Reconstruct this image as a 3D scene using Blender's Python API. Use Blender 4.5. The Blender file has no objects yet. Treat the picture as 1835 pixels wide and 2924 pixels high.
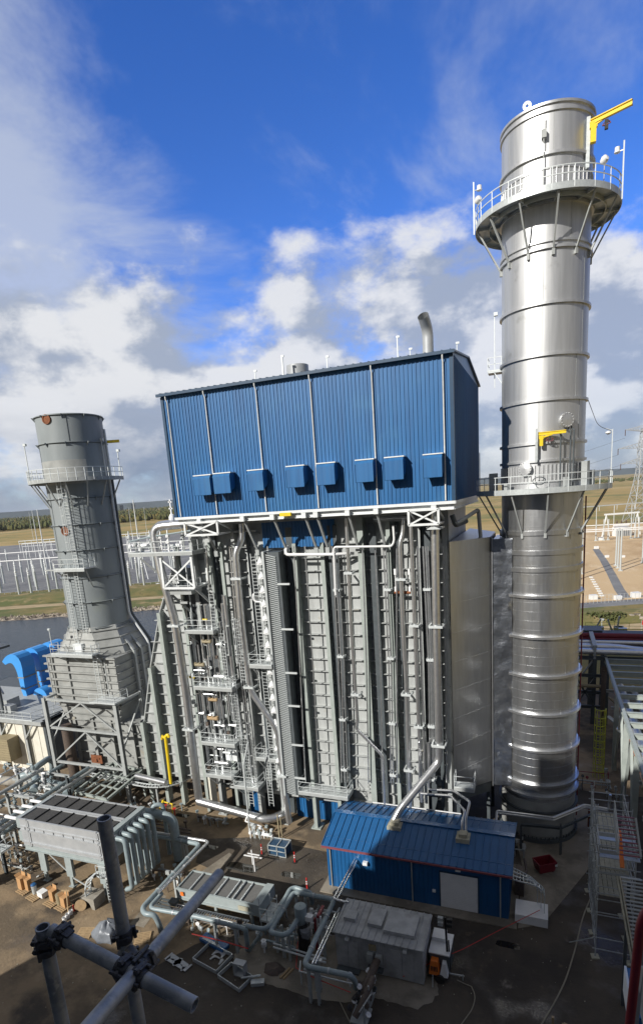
import bpy, bmesh, math, random
from mathutils import Vector, Matrix
from mathutils.noise import noise as pnoise
R = random.Random(7)
sc = bpy.context.scene
# ------------------------------------------------------------------ camera
W_, H_ = 1835.0, 2924.0
F_, CX, CY = 1638.0, 923.4, 1780.0
EYE = Vector((0, 0, 32.2))
PIT, ROL, TH = .222, -.0712, -.376
def _basis():
    cp, sp = math.cos(PIT), math.sin(PIT); c, s = math.cos(ROL), math.sin(ROL)
    r0 = Vector((1, 0, 0)); u0 = Vector((0, sp, cp)); f0 = Vector((0, cp, -sp))
    rr = c*r0+s*u0; uu = -s*r0+c*u0
    ct, st = math.cos(TH), math.sin(TH)
    A = lambda v: Vector((ct*v.x+st*v.y, -st*v.x+ct*v.y, v.z))
    return A(rr), A(uu), A(f0)
CR, CU, CF = _basis()
cam = bpy.data.cameras.new('camera'); co = bpy.data.objects.new('camera', cam); sc.collection.objects.link(co)
m = Matrix((CR, CU, -CF)).transposed().to_4x4(); m.translation = EYE; co.matrix_world = m
cam.sensor_fit = 'HORIZONTAL'; cam.sensor_width = 36; cam.lens = F_/W_*36
cam.shift_x = (W_/2-CX)/W_; cam.shift_y = (CY-H_/2)/W_
cam.clip_start = .05; cam.clip_end = 40000; sc.camera = co
# surveying helpers: where a sight line meets a known plane of the plant
def ray(x, y): return CF+CR*((x-CX)/F_)-CU*((y-CY)/F_)
def G(x, y, z=0.): d = ray(x, y); return EYE+d*((z-EYE.z)/d.z)
def FY(x, y, Y): d = ray(x, y); return EYE+d*(Y/d.y)
def FX(x, y, X): d = ray(x, y); return EYE+d*(X/d.x)
# ------------------------------------------------------------------ sun, sky
SUN = Vector((.45, .89, -.60)).normalized()
sl = bpy.data.lights.new('sun', 'SUN'); sl.energy = 5.0; sl.angle = math.radians(.5); sl.color = (1, .955, .88)
so = bpy.data.objects.new('sun', sl); sc.collection.objects.link(so); so.rotation_euler = SUN.to_track_quat('-Z', 'Y').to_euler()
so.location = (-40, -60, 80)
wd = bpy.data.worlds.new('World'); sc.world = wd; wd.use_nodes = True
nt = wd.node_tree; nt.nodes.clear()
class NB:
    "small helper for writing node trees"
    def __init__(s, t): s.t = t
    def n(s, k, ins=None, **kw):
        o = s.t.nodes.new(k)
        for a, b in kw.items(): setattr(o, a, b)
        for a, b in (ins or {}).items(): s.set(o.inputs[a], b)
        return o
    def set(s, i, b):
        if isinstance(b, bpy.types.NodeSocket): s.t.links.new(b, i)
        elif isinstance(b, bpy.types.Node): s.t.links.new(b.outputs[0], i)
        else: i.default_value = b
    def m(s, op, a, b=0., c=0., clamp=False): return s.n('ShaderNodeMath', {0: a, 1: b, 2: c}, operation=op, use_clamp=clamp).outputs[0]
    def v(s, op, a, b=(0, 0, 0)): return s.n('ShaderNodeVectorMath', {0: a, 1: b}, operation=op).outputs[0]
    def dot(s, a, b): return s.n('ShaderNodeVectorMath', {0: a, 1: b}, operation='DOT_PRODUCT').outputs['Value']
    def noise(s, vec, sc=1., det=5., ro=.55, dist=0.): return s.n('ShaderNodeTexNoise', {'Vector': vec, 'Scale': sc, 'Detail': det, 'Roughness': ro, 'Distortion': dist}).outputs[0]
    def ss(s, x, a, b, lo=0., hi=1.): return s.n('ShaderNodeMapRange', {0: x, 1: a, 2: b, 3: lo, 4: hi}, interpolation_type='SMOOTHSTEP').outputs[0]
    def mix(s, f, a, b, mode='MIX'):
        o = s.n('ShaderNodeMix', data_type='RGBA', blend_type=mode)
        s.set(o.inputs[0], f); s.set(o.inputs[6], a); s.set(o.inputs[7], b); return o.outputs[2]
b = NB(nt)
sky = b.n('ShaderNodeTexSky', sky_type='NISHITA'); sky.sun_disc = False
sky.sun_elevation = math.asin(-SUN.z); sky.sun_rotation = math.atan2(-SUN.x, -SUN.y); sky.altitude = 900; sky.air_density = 1.; sky.dust_density = .4; sky.ozone_density = 2.5
gen = b.n('ShaderNodeTexCoord').outputs['Generated']
sep = b.n('ShaderNodeSeparateXYZ', {0: gen}); el = sep.outputs[2]
rh = Vector((CR.x, CR.y, 0)).normalized()
az = b.dot(gen, tuple(rh))                       # -.55 left of the plant ... +.55 right of it
deep = b.n('ShaderNodeHueSaturation', {'Hue': .515, 'Saturation': 1.30, 'Value': 1.0, 'Color': sky}).outputs[0]; deep = b.mix(1., deep, b.mix(b.ss(el, .5, .1), (1.75, 1.85, 2.1, 1), (1.5, 1.8, 2.35, 1)), 'MULTIPLY')
# high thin cloud, in streaks on a sheet overhead
inv = b.m('DIVIDE', 1., b.m('ADD', b.m('MAXIMUM', el, 0.), .16))
sheet = b.v('MULTIPLY', b.n('ShaderNodeCombineXYZ', {0: b.m('MULTIPLY', sep.outputs[0], inv), 1: b.m('MULTIPLY', sep.outputs[1], inv), 2: 0.}).outputs[0], (1.0, .75, 1))
ci = b.noise(sheet, 1.7, 7., .62, .35); ci2 = b.noise(b.v('ADD', sheet, (4.2, 1.7, 0)), .8, 3., .5, .0)
leftm = b.ss(b.m('ADD', az, b.m('MULTIPLY', el, .55)), .20, -.26)    # more of it to the left, rising
cid = b.m('MULTIPLY', b.ss(b.m('ADD', ci, b.m('ADD', b.m('MULTIPLY', leftm, .30), b.m('MULTIPLY', ci2, .25))), .585, .92), b.ss(el, .02, .2, .6, 1.))
# heaped cloud above the horizon
q = b.v('MULTIPLY', gen, (3.1, 3.1, 5.2)); qo = b.v('ADD', q, (0, 0, .24)); qs = b.v('ADD', q, (-.10, -.12, .2))
def heap(v): return b.m('ADD', b.m('MULTIPLY', b.noise(v, 1.15, 3., .5), .62), b.m('MULTIPLY', b.noise(v, 2.9, 9., .60, .08), .38))
h0, h1 = heap(q), heap(qs)
cover = b.m('ADD', b.m('ADD', b.ss(el, .47, .23, -.20, .125), b.m('MULTIPLY', b.m('SUBTRACT', b.noise(b.v('ADD', gen, (3.3, .7, 1.9)), 3.2, 2., .5), .5), .20)), b.m('MULTIPLY', b.m('MULTIPLY', az, b.ss(el, .1, .35)), -.10))
backm = b.m('MAXIMUM', b.ss(b.dot(gen, tuple(Vector((CF.x, CF.y, 0)).normalized())), .15, -.45), b.ss(el, .62, .85))  # unseen cloud added behind and overhead for neutral fill light
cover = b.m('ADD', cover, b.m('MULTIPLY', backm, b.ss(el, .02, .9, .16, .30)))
hd = b.ss(b.m('ADD', h0, cover), .46, .585)
lit = b.ss(b.m('SUBTRACT', h0, h1), -.065, .055)
lowdark = b.m('MULTIPLY', b.m('MULTIPLY', b.ss(el, .20, .02), b.ss(az, .35, -.35, .35, 1.)), b.ss(b.noise(b.v('MULTIPLY', gen, (2, 2, 7)), 1.6, 5., .55), .38, .60))
hcol = b.mix(lit, (4.0, 4.6, 5.8, 1), (8.8, 8.9, 9.1, 1))
hcol = b.mix(b.m('MULTIPLY', lowdark, .85), hcol, (2.0, 2.6, 3.9, 1))
c1 = b.mix(b.m('MULTIPLY', cid, .72), deep, (6.4, 7.0, 8.1, 1))
c2 = b.mix(b.m('MULTIPLY', hd, .93), c1, hcol)
outm = b.ss(b.dot(gen, tuple(CF)), .58, .15)          # unseen sky outside the view, dimmed to cut fill light
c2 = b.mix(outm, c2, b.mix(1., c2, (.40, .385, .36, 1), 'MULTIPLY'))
hz = b.ss(el, .055, .0); c3 = b.mix(b.m('MULTIPLY', hz, .35), c2, (4.2, 4.9, 6.0, 1))
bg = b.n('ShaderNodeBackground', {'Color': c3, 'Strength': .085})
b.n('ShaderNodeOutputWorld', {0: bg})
sc.view_settings.view_transform = 'Standard'; sc.view_settings.look = 'None'; sc.view_settings.exposure = .12; sc.view_settings.gamma = 1
# ------------------------------------------------------------------ materials
MATS = {}
def HIT(x, y, cx, cy, r):
    "where a sight line meets an upright cylinder (nearest side)"
    d = ray(x, y); a = d.x**2+d.y**2; bq = 2*((EYE.x-cx)*d.x+(EYE.y-cy)*d.y); c = (EYE.x-cx)**2+(EYE.y-cy)**2-r*r
    k = (-bq-math.sqrt(max(0, bq*bq-4*a*c)))/(2*a); return EYE+d*k
def mat(name, col, rough=.6, metal=0., col2=None, ns=2., amt=.5, bump=0., bs=30., stretch=(1, 1, 1), det=5., lo=.35, hi=.7, rvar=0., coat=0., col3=None, ns3=.3, lo3=.5, hi3=.7):
    m = bpy.data.materials.new(name); m.use_nodes = True; t = m.node_tree; b = NB(t)
    p = t.nodes['Principled BSDF']; p.inputs['Roughness'].default_value = rough; p.inputs['Metallic'].default_value = metal
    if coat: p.inputs['Coat Weight'].default_value = coat; p.inputs['Coat Roughness'].default_value = .15
    pos = b.n('ShaderNodeNewGeometry').outputs['Position']; sv = b.v('MULTIPLY', pos, stretch)
    c = tuple(col)+(1,)
    if col2 is None: col2 = tuple(x*.72 for x in col)
    n = b.noise(sv, ns, det, .6); f = b.m('MULTIPLY', b.ss(n, lo, hi), amt)
    out = b.mix(f, c, tuple(col2)+(1,))
    if col3: out = b.mix(b.ss(b.noise(b.v('ADD', pos, (31, 7, 3)), ns3, 6., .62), lo3, hi3), out, tuple(col3)+(1,))
    b.set(p.inputs['Base Color'], out)
    if rvar: b.set(p.inputs['Roughness'], b.m('ADD', rough-rvar/2, b.m('MULTIPLY', b.noise(sv, ns*1.7, 4.), rvar)))
    if bump: b.set(p.inputs['Normal'], b.n('ShaderNodeBump', {'Height': b.noise(pos, bs, 4.), 'Strength': bump, 'Distance': .05}).outputs[0])
    MATS[name] = m; return m
M = MATS
mat('blue_panel', (.018, .128, .33), .42, 0, (.013, .095, .255), 1.6, .8, stretch=(2.2, 2.2, .12), rvar=.2, col3=(.028, .14, .32), ns3=.25, lo3=.5, hi3=.7)
mat('blue_shop', (.016, .105, .28), .33, 0, (.014, .085, .22), 1.2, .5, rvar=.1)
mat('blue_trim', (.02, .06, .12), .4)
mat('white_trim', (.72, .75, .76), .5, 0, (.55, .57, .58), 3, .5)
mat('casing_paint', (.43, .45, .45), .55, 0, (.33, .345, .345), 1.1, .8, stretch=(1.6, 1, .5), col3=(.34, .31, .24), ns3=.7, lo3=.60, hi3=.78)
mat('steel_grey', (.38, .40, .40), .5, 0, (.28, .30, .30), 1.6, .6, rvar=.15)
mat('steel_green', (.35, .39, .37), .5, 0, (.27, .305, .29), 1.6, .6)
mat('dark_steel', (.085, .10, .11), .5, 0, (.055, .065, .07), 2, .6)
mat('galvanised', (.56, .60, .61), .42, .35, (.42, .45, .46), 5, .6, rvar=.2)
mat('rail_galv', (.62, .66, .67), .45, .2, (.50, .53, .54), 5, .5)
mat('stack_steel', (.64, .65, .66), .46, .80, (.52, .53, .54), 1.3, .8, stretch=(2, 2, .10), rvar=.16, col3=(.48, .49, .49), ns3=.45, lo3=.60, hi3=.70)
mat('aluminium', (.53, .54, .55), .37, .94, (.44, .45, .465), 1.1, .7, bump=.14, bs=1.1, stretch=(2.5, 2.5, .3), rvar=.14, col3=(.50, .50, .49), ns3=.5, lo3=.55, hi3=.7)
mat('aluminium_pipe', (.74, .75, .76), .31, .9, (.60, .61, .63), 2.5, .6, rvar=.15, bump=.08, bs=5)
mat('foil', (.52, .55, .60), .3, .95, (.35, .38, .43), 1.5, .8, bump=1., bs=2.2)
mat('old_stack_paint', (.255, .285, .30), .5, 0, (.20, .225, .235), .6, .7, stretch=(1, 1, .3), col3=(.26, .29, .285), ns3=.3, lo3=.55, hi3=.7)
mat('old_duct_paint', (.34, .35, .34), .55, 0, (.24, .25, .245), .9, .8, col3=(.34, .29, .20), ns3=.6, lo3=.6, hi3=.8)
mat('rust', (.24, .085, .035), .85, 0, (.13, .05, .025), 3, .8)
mat('cream_panel', (.72, .70, .62), .5, 0, (.60, .58, .50), 1.2, .5)
mat('bright_blue', (.06, .31, .74), .38, 0, (.05, .27, .66), .8, .5)
mat('pipe_paint', (.27, .335, .36), .40, 0, (.19, .235, .25), 2, .6, rvar=.2)
mat('cooler_paint', (.46, .48, .50), .45, .25, (.38, .40, .42), 1.2, .7, rvar=.2)
mat('cooler_frame', (.34, .39, .395), .5, 0, (.28, .32, .325), 2, .6)
mat('fin_dark', (.045, .045, .045), .75, 0, (.085, .083, .08), 6, .6)
mat('fin_grey', (.16, .16, .155), .8, 0, (.09, .09, .09), 25, .8)
mat('yellow', (.80, .58, .02), .4, 0, (.65, .45, .02), 3, .5)
mat('ladder_yellow', (.50, .52, .05), .5)
mat('red', (.55, .03, .025), .45, 0, (.40, .03, .03), 3, .5)
mat('dark_red', (.20, .012, .025), .45, 0, (.14, .01, .02), 3, .5)
mat('pink_red', (.24, .07, .085), .55)
mat('orange', (.80, .20, .03), .5)
mat('white_paint', (.78, .79, .80), .4, 0, (.66, .67, .68), 2, .4)
mat('black', (.02, .02, .02), .6)
mat('grey_shed', (.42, .43, .44), .6, 0, (.26, .27, .28), 1.3, .7, col3=(.27, .275, .28), ns3=.8, lo3=.5, hi3=.7)
mat('tan_panel', (.30, .255, .16), .6, 0, (.24, .20, .13), 1.3, .7)
mat('wood', (.42, .30, .17), .8, 0, (.30, .21, .12), 5, .7)
mat('pale_plank', (.42, .40, .31), .8, 0, (.30, .29, .23), 3, .8)
mat('cardboard', (.48, .28, .13), .85, 0, (.38, .22, .10), 3, .5)
mat('concrete', (.34, .32, .28), .85, 0, (.25, .235, .20), .7, .8, bump=.2, bs=8, col3=(.22, .20, .17), ns3=.4, lo3=.5, hi3=.65)
mat('tarp', (.20, .22, .25), .35, .1, (.12, .13, .15), 2, .6, bump=.8, bs=2.5)
mat('valve_brown', (.12, .09, .07), .6, 0, (.06, .05, .05), 6, .7)
mat('scaffold_tube', (.36, .375, .38), .5, .3, (.21, .23, .25), 9, .9, bump=.12, bs=220, rvar=.2, lo=.42, hi=.6, col3=(.40, .41, .42), ns3=26, lo3=.56, hi3=.66)
mat('scaffold_clamp', (.085, .09, .10), .5, .5, (.05, .05, .055), 60, .8, bump=.25, bs=200)
mat('wire', (.12, .13, .15), .5, .3)
mat('insulator', (.10, .06, .05), .4)
mat('lattice', (.42, .45, .48), .55, .2)
mat('painted_shade', (.10, .11, .12), .5, .3, (.17, .18, .19), 3, .5)
mat('hose', (.30, .27, .21), .7)
mat('lamp_glass', (.80, .82, .84), .2)
# ------------------------------------------------------------------ mesh building
ORG = {}
COL = sc.collection
class MB:
    def __init__(s): s.v = []; s.f = []
    def add(s, vs, fs):
        o = len(s.v); s.v += [tuple(p) for p in vs]; s.f += [tuple(i+o for i in f) for f in fs]; return s
    def box(s, x0, x1, y0, y1, z0, z1):
        return s.add([(x0, y0, z0), (x1, y0, z0), (x1, y1, z0), (x0, y1, z0), (x0, y0, z1), (x1, y0, z1), (x1, y1, z1), (x0, y1, z1)],
                     [(0, 3, 2, 1), (4, 5, 6, 7), (0, 1, 5, 4), (1, 2, 6, 5), (2, 3, 7, 6), (3, 0, 4, 7)])
    def cbox(s, c, sx, sy, sz, rot=0.):
        cr, sr = math.cos(rot), math.sin(rot); c = Vector(c)
        return s.hexa([c+Vector((x*sx/2*cr-y*sy/2*sr, x*sx/2*sr+y*sy/2*cr, z*sz)) for z in (0, 1) for x, y in ((-1, -1), (1, -1), (1, 1), (-1, 1))])
    def hexa(s, p): return s.add(p, [(0, 3, 2, 1), (4, 5, 6, 7), (0, 1, 5, 4), (1, 2, 6, 5), (2, 3, 7, 6), (3, 0, 4, 7)])
    def beam(s, p, q, w, h=None, up=(0, 0, 1)):
        p, q = Vector(p), Vector(q); h = h or w; d = q-p
        if d.length < 1e-6: return s
        d.normalize(); u = Vector(up)
        if abs(d.dot(u)) > .97: u = Vector((0, 1, 0)) if abs(d.y) < .9 else Vector((1, 0, 0))
        a = d.cross(u).normalized()*w/2; c = a.cross(d).normalized()*h/2
        return s.hexa([p-a-c, p+a-c, q+a-c, q-a-c, p-a+c, p+a+c, q+a+c, q-a+c])
    def ibeam(s, p, q, w, h, up=(0, 0, 1), t=.03):
        p, q = Vector(p), Vector(q); d = (q-p).normalized(); u = Vector(up)
        if abs(d.dot(u)) > .97: u = Vector((0, 1, 0))
        a = d.cross(u).normalized(); c = a.cross(d).normalized()
        for k in (-1, 1): s.beam(p+c*k*(h-t)/2, q+c*k*(h-t)/2, w, t, up)
        return s.beam(p, q, t, h-2*t, up)
    def tube(s, pts, r, n=8, bend=0., seg=4, cap=True):
        P = [Vector(p) for p in pts]
        if bend and len(P) > 2:
            o = [P[0]]
            for i in range(1, len(P)-1):
                a, c, e = P[i-1], P[i], P[i+1]; u = (a-c); w = (e-c); L = min(bend, u.length*.49, w.length*.49)
                u.normalize(); w.normalize(); s0, s1 = c+u*L, c+w*L
                for k in range(seg+1):
                    t = k/seg; o.append(s0*(1-t)**2+c*2*t*(1-t)+s1*t*t)
            P = o+[P[-1]]
        Q = [P[0]]
        for p in P[1:]:
            if (p-Q[-1]).length > 1e-5: Q.append(p)
        P = Q
        if len(P) < 2: return s
        T = []
        for i in range(len(P)):
            a = (P[i]-P[i-1]).normalized() if i else None; c = (P[i+1]-P[i]).normalized() if i < len(P)-1 else None
            T.append(((a or c)+(c or a)).normalized())
        u = Vector((0, 0, 1)) if abs(T[0].z) < .9 else Vector((0, 1, 0))
        x = T[0].cross(u).normalized(); vs = []
        rr = r if isinstance(r, (list, tuple)) else None
        for i, p in enumerate(P):
            x = (x-T[i]*x.dot(T[i])).normalized(); y = T[i].cross(x)
            k = 1.
            if 0 < i < len(P)-1:
                cs = (P[i]-P[i-1]).normalized().dot((P[i+1]-P[i]).normalized()); k = min(1.5, 1/max(.3, math.sqrt(max(0.05, (1+cs)/2))))
            ri = rr[i] if rr else r
            for j in range(n):
                a = 2*math.pi*j/n; vs.append(p+(x*math.cos(a)+y*math.sin(a))*ri*(k if not bend else 1))
        fs = [(i*n+j, i*n+(j+1) % n, (i+1)*n+(j+1) % n, (i+1)*n+j) for i in range(len(P)-1) for j in range(n)]
        if cap: fs += [tuple(range(n))[::-1], tuple(range((len(P)-1)*n, len(P)*n))]
        return s.add(vs, fs)
    def lathe(s, c, prof, n=32, axis=None, a0=0., a1=2*math.pi, closed=False):
        c = Vector(c); ax = Vector(axis or (0, 0, 1)).normalized(); u = Vector((1, 0, 0)) if abs(ax.x) < .9 else Vector((0, 1, 0))
        x = (u-ax*u.dot(ax)).normalized(); y = ax.cross(x); full = abs(a1-a0-2*math.pi) < 1e-6; m = n if full else n+1
        vs = [c+(x*math.cos(a0+(a1-a0)*j/n)+y*math.sin(a0+(a1-a0)*j/n))*r+ax*z for r, z in prof for j in range(m)]
        k = len(prof); fs = []
        for i in range(k if closed else k-1):
            for j in range(n):
                j2 = (j+1) % m; i2 = (i+1) % k; fs.append((i*m+j, i*m+j2, i2*m+j2, i2*m+j))
        return s.add(vs, fs)
    def ring(s, c, r0, r1, z0, z1, n=40, a0=0., a1=2*math.pi): return s.lathe(c, [(r0, z0), (r1, z0), (r1, z1), (r0, z1)], n, None, a0, a1, True)
    def poly(s, pts): return s.add(pts, [tuple(range(len(pts)))])
    def prism(s, pts, d):
        d = Vector(d); P = [Vector(p) for p in pts]; n = len(P)
        return s.add(P+[p+d for p in P], [tuple(range(n))[::-1], tuple(range(n, 2*n))]+[(i, (i+1) % n, (i+1) % n+n, i+n) for i in range(n)])
    def build(s, name, mt, parent=None, sharp=35, **kw):
        o0 = ORG.get(parent.name, Vector()) if parent else Vector()
        me = bpy.data.meshes.new(name); me.from_pydata([(x-o0.x, y-o0.y, z-o0.z) for x, y, z in s.v], [], s.f); me.validate()
        bm = bmesh.new(); bm.from_mesh(me); bmesh.ops.recalc_face_normals(bm, faces=bm.faces); bm.to_mesh(me); bm.free()
        me.materials.append(M[mt] if isinstance(mt, str) else mt)
        me.polygons.foreach_set('use_smooth', [True]*len(me.polygons)); me.set_sharp_from_angle(angle=math.radians(sharp))
        o = bpy.data.objects.new(name, me); COL.objects.link(o)
        if parent: o.parent = parent; ORG[o.name] = o0.copy()
        for a, c in kw.items(): o[a] = c
        return o
def thing(name, label, cat, loc=(0, 0, 0), group=None):
    o = bpy.data.objects.new(name, None); COL.objects.link(o); o.location = loc; o.empty_display_size = .3
    ORG[o.name] = Vector(loc); o['label'] = label; o['category'] = cat
    if group: o['group'] = group
    return o
def solo(mb, name, mt, label, cat, group=None, org=None):
    "a thing that is one mesh, its origin at its own base"
    if org is None: org = Vector((sum(p[0] for p in mb.v)/len(mb.v), sum(p[1] for p in mb.v)/len(mb.v), min(p[2] for p in mb.v)))
    mb.v = [(x-org[0], y-org[1], z-org[2]) for x, y, z in mb.v]
    o = mb.build(name, mt); o.location = org; ORG[o.name] = Vector(org); o['label'] = label; o['category'] = cat
    if group: o['group'] = group
    return o
def struct(mb, name, mt, kind='structure'): o = mb.build(name, mt); o['kind'] = kind; return o
def dup(root, loc, label=None, rz=None, scale=None):
    def cp(o, par):
        c = o.copy(); COL.objects.link(c); c.parent = par
        for ch in o.children: cp(ch, c)
        return c
    r = cp(root, None); r.location = loc
    if rz is not None: r.rotation_euler = (0, 0, rz)
    if scale is not None: r.scale = (scale,)*3 if not isinstance(scale, tuple) else scale
    if label: r['label'] = label
    return r
# common steelwork
def rail(mb, pts, h=1.07, sp=1.5, r=.03, closed=False, toe=.12, rungs=(1., .52)):
    P = [Vector(p) for p in pts]
    if closed: P.append(P[0])
    up = Vector((0, 0, 1))
    for a, c in zip(P, P[1:]):
        L = (c-a).length; k = max(1, round(L/sp))
        for i in range(k+1 if (c-P[-1]).length < 1e-6 and not closed else k): p = a+(c-a)*i/k; mb.beam(p, p+up*h, r*1.6, r*1.6)
        for g in rungs: mb.beam(a+up*h*g, c+up*h*g, r*1.5, r*1.5)
        if toe: mb.beam(a+up*toe/2, c+up*toe/2, .02, toe)
def ladder(mb, p, q, side, w=.45, r=.025, step=.32):
    p, q, sd = Vector(p), Vector(q), Vector(side).normalized()*w/2
    mb.beam(p-sd, q-sd, r*2, r*2.4); mb.beam(p+sd, q+sd, r*2, r*2.4); L = (q-p).length; k = int(L/step)
    for i in range(1, k+1): c = p+(q-p)*(i/(k+1)); mb.beam(c-sd, c+sd, r*1.4, r*1.4)
def cage(mb, p, q, out, rad=.36, step=.9, r=.02, nv=5):
    p, q, o = Vector(p), Vector(q), Vector(out).normalized(); ax = (q-p).normalized(); sd = ax.cross(o).normalized(); L = (q-p).length; k = max(2, round(L/step))
    ang = [math.pi*(-.5+i/(8)) for i in range(9)]
    pt = lambda c, a: c+o*(rad*.9)+(o*math.cos(a*1.25)+sd*math.sin(a*1.25))*rad
    for i in range(k+1):
        c = p+(q-p)*i/k
        for a0, a1 in zip(ang, ang[1:]): mb.beam(pt(c, a0), pt(c, a1), r, r*2.4, ax)
    for j in range(nv): a = ang[0]+(ang[-1]-ang[0])*j/(nv-1); mb.beam(pt(p, a), pt(q, a), r*1.4, r)
def grating(mb, x0, x1, y0, y1, z, t=.06): mb.box(x0, x1, y0, y1, z-t, z)
def xbrace(mb, a, c, d, e, w): mb.beam(a, d, w); mb.beam(c, e, w)
# ================================================================== SETTING
def row(y, x): return y-.0717*x          # a line on the ground level with the eye's horizon
def strip(name, y0, y1, x0, x1, mt, z, nx=10, jit=0.):
    mb = MB(); a = [G(x0+(x1-x0)*i/nx, row(y0, x0+(x1-x0)*i/nx)+R.uniform(-jit, jit), z) for i in range(nx+1)]
    c = [G(x0+(x1-x0)*i/nx, row(y1, x0+(x1-x0)*i/nx)+R.uniform(-jit, jit), z) for i in range(nx+1)]
    for i in range(nx): mb.poly([a[i], a[i+1], c[i+1], c[i]])
    return struct(mb, name, mt)
def groundmat(name, cols, scales, ths, rough=.95, bump=.4, bs=3, wet=None, stretch=(1, 1, 1)):
    m = bpy.data.materials.new(name); m.use_nodes = True; b = NB(m.node_tree); p = m.node_tree.nodes['Principled BSDF']
    pos = b.n('ShaderNodeNewGeometry').outputs['Position']; c = cols[0]+(1,)
    sv = b.v('MULTIPLY', pos, stretch)
    for i, (k, s, t) in enumerate(zip(cols[1:], scales, ths)):
        c = b.mix(b.ss(b.noise(b.v('ADD', sv, (i*17.3, i*5.1, 0)), s, 8., .62), t[0], t[1]), c, k+(1,))
    b.set(p.inputs['Base Color'], c); p.inputs['Roughness'].default_value = rough
    if wet:
        w = b.ss(b.noise(pos, wet[0], 5., .6), wet[1], wet[2]); b.set(p.inputs['Roughness'], b.m('SUBTRACT', rough, b.m('MULTIPLY', w, rough-.22)))
    b.set(p.inputs['Normal'], b.n('ShaderNodeBump', {'Height': b.noise(pos, bs, 6.), 'Strength': bump, 'Distance': .1}).outputs[0])
    M[name] = m
groundmat('field', ((.36, .255, .09), (.19, .18, .055), (.42, .31, .14), (.12, .13, .045)), (.012, .004, .05), ((.45, .6), (.5, .62), (.55, .75)))
groundmat('yard_dirt', ((.25, .185, .115), (.12, .092, .062), (.31, .235, .15), (.060, .050, .040)), (.16, .42, .09), ((.43, .60), (.54, .72), (.50, .62)), bs=5, wet=(.12, .56, .70))
groundmat('asphalt', ((.085, .070, .054), (.046, .039, .033), (.13, .105, .075), (.19, .17, .145)), (.11, .9, .45), ((.40, .60), (.58, .78), (.62, .74)), bs=6, wet=(.15, .5, .62))
groundmat('gravel_grey', ((.20, .205, .215), (.15, .155, .17), (.26, .26, .265)), (.05, .4), ((.4, .65), (.5, .75)))
groundmat('sand_yard', ((.56, .41, .24), (.45, .31, .17), (.62, .48, .31)), (.035, .15), ((.48, .62), (.5, .7)), stretch=(1, .35, 1))
groundmat('bank_grass', ((.21, .165, .06), (.10, .12, .035), (.32, .24, .12), (.06, .07, .03)), (.05, .12, .5), ((.4, .6), (.52, .68), (.58, .72)), bump=.9, bs=1.)
groundmat('dirt_track', ((.42, .33, .20), (.34, .26, .15)), (.2,), ((.4, .6),))
groundmat('rocks', ((.36, .31, .25), (.12, .10, .08), (.5, .45, .38)), (.5, 1.2), ((.45, .55), (.55, .65)), bump=1., bs=1.5)
groundmat('pad_concrete', ((.27, .24, .195), (.17, .15, .12), (.33, .30, .25)), (.35, .9), ((.42, .62), (.55, .75)), bs=9, bump=.25)
groundmat('hill_blue', ((.07, .09, .10), (.05, .065, .07)), (.001,), ((.4, .6),))
groundmat('wood_far', ((.085, .09, .028), (.055, .07, .022), (.17, .12, .03), (.10, .095, .03)), (.02, .006, .03), ((.4, .55), (.50, .66), (.5, .62)), bump=0)
w = bpy.data.materials.new('river_water'); w.use_nodes = True; b = NB(w.node_tree); p = w.node_tree.nodes['Principled BSDF']
p.inputs['Base Color'].default_value = (.035, .05, .065, 1); p.inputs['Roughness'].default_value = .18; p.inputs['IOR'].default_value = 1.33
pos = b.n('ShaderNodeNewGeometry').outputs['Position']
b.set(p.inputs['Normal'], b.n('ShaderNodeBump', {'Height': b.noise(b.v('MULTIPLY', pos, (.5, 1, 1)), .9, 6., .65), 'Strength': .9, 'Distance': .5}).outputs[0]); M['river_water'] = w
# one ground sheet out to the horizon
mb = MB(); rr = [0, 60, 150, 400, 1000, 2500, 6000, 14000]; n = 48
vs = [(0, 0, 0)]+[(r*math.cos(2*math.pi*j/n), r*math.sin(2*math.pi*j/n), 0) for r in rr[1:] for j in range(n)]
fs = [(0, 1+j, 1+(j+1) % n) for j in range(n)]+[(1+i*n+j, 1+(i+1)*n+j, 1+(i+1)*n+(j+1) % n, 1+i*n+(j+1) % n) for i in range(len(rr)-2) for j in range(n)]
mb.add(vs, fs); struct(mb, 'ground', 'field')
mb = MB(); mb.poly([(-140, -60, .02), (60, -60, .02), (60, 92, .02), (-100, 92, .02), (-140, 60, .02)]); struct(mb, 'plant_yard', 'yard_dirt')
mb = MB(); rr = random.Random(12); P = [(-29, 8), (-27, 20), (-26.5, 26), (-24, 30), (-20.5, 33.2), (-23, 37), (-29.5, 38.6), (-31, 42), (-26, 43.6), (-18, 43.2), (-16.7, 47), (-12, 60), (60, 60), (60, 8)]
mb.poly([(x, y, .024) for x, y in P]); struct(mb, 'paved_yard', 'asphalt')
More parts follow.
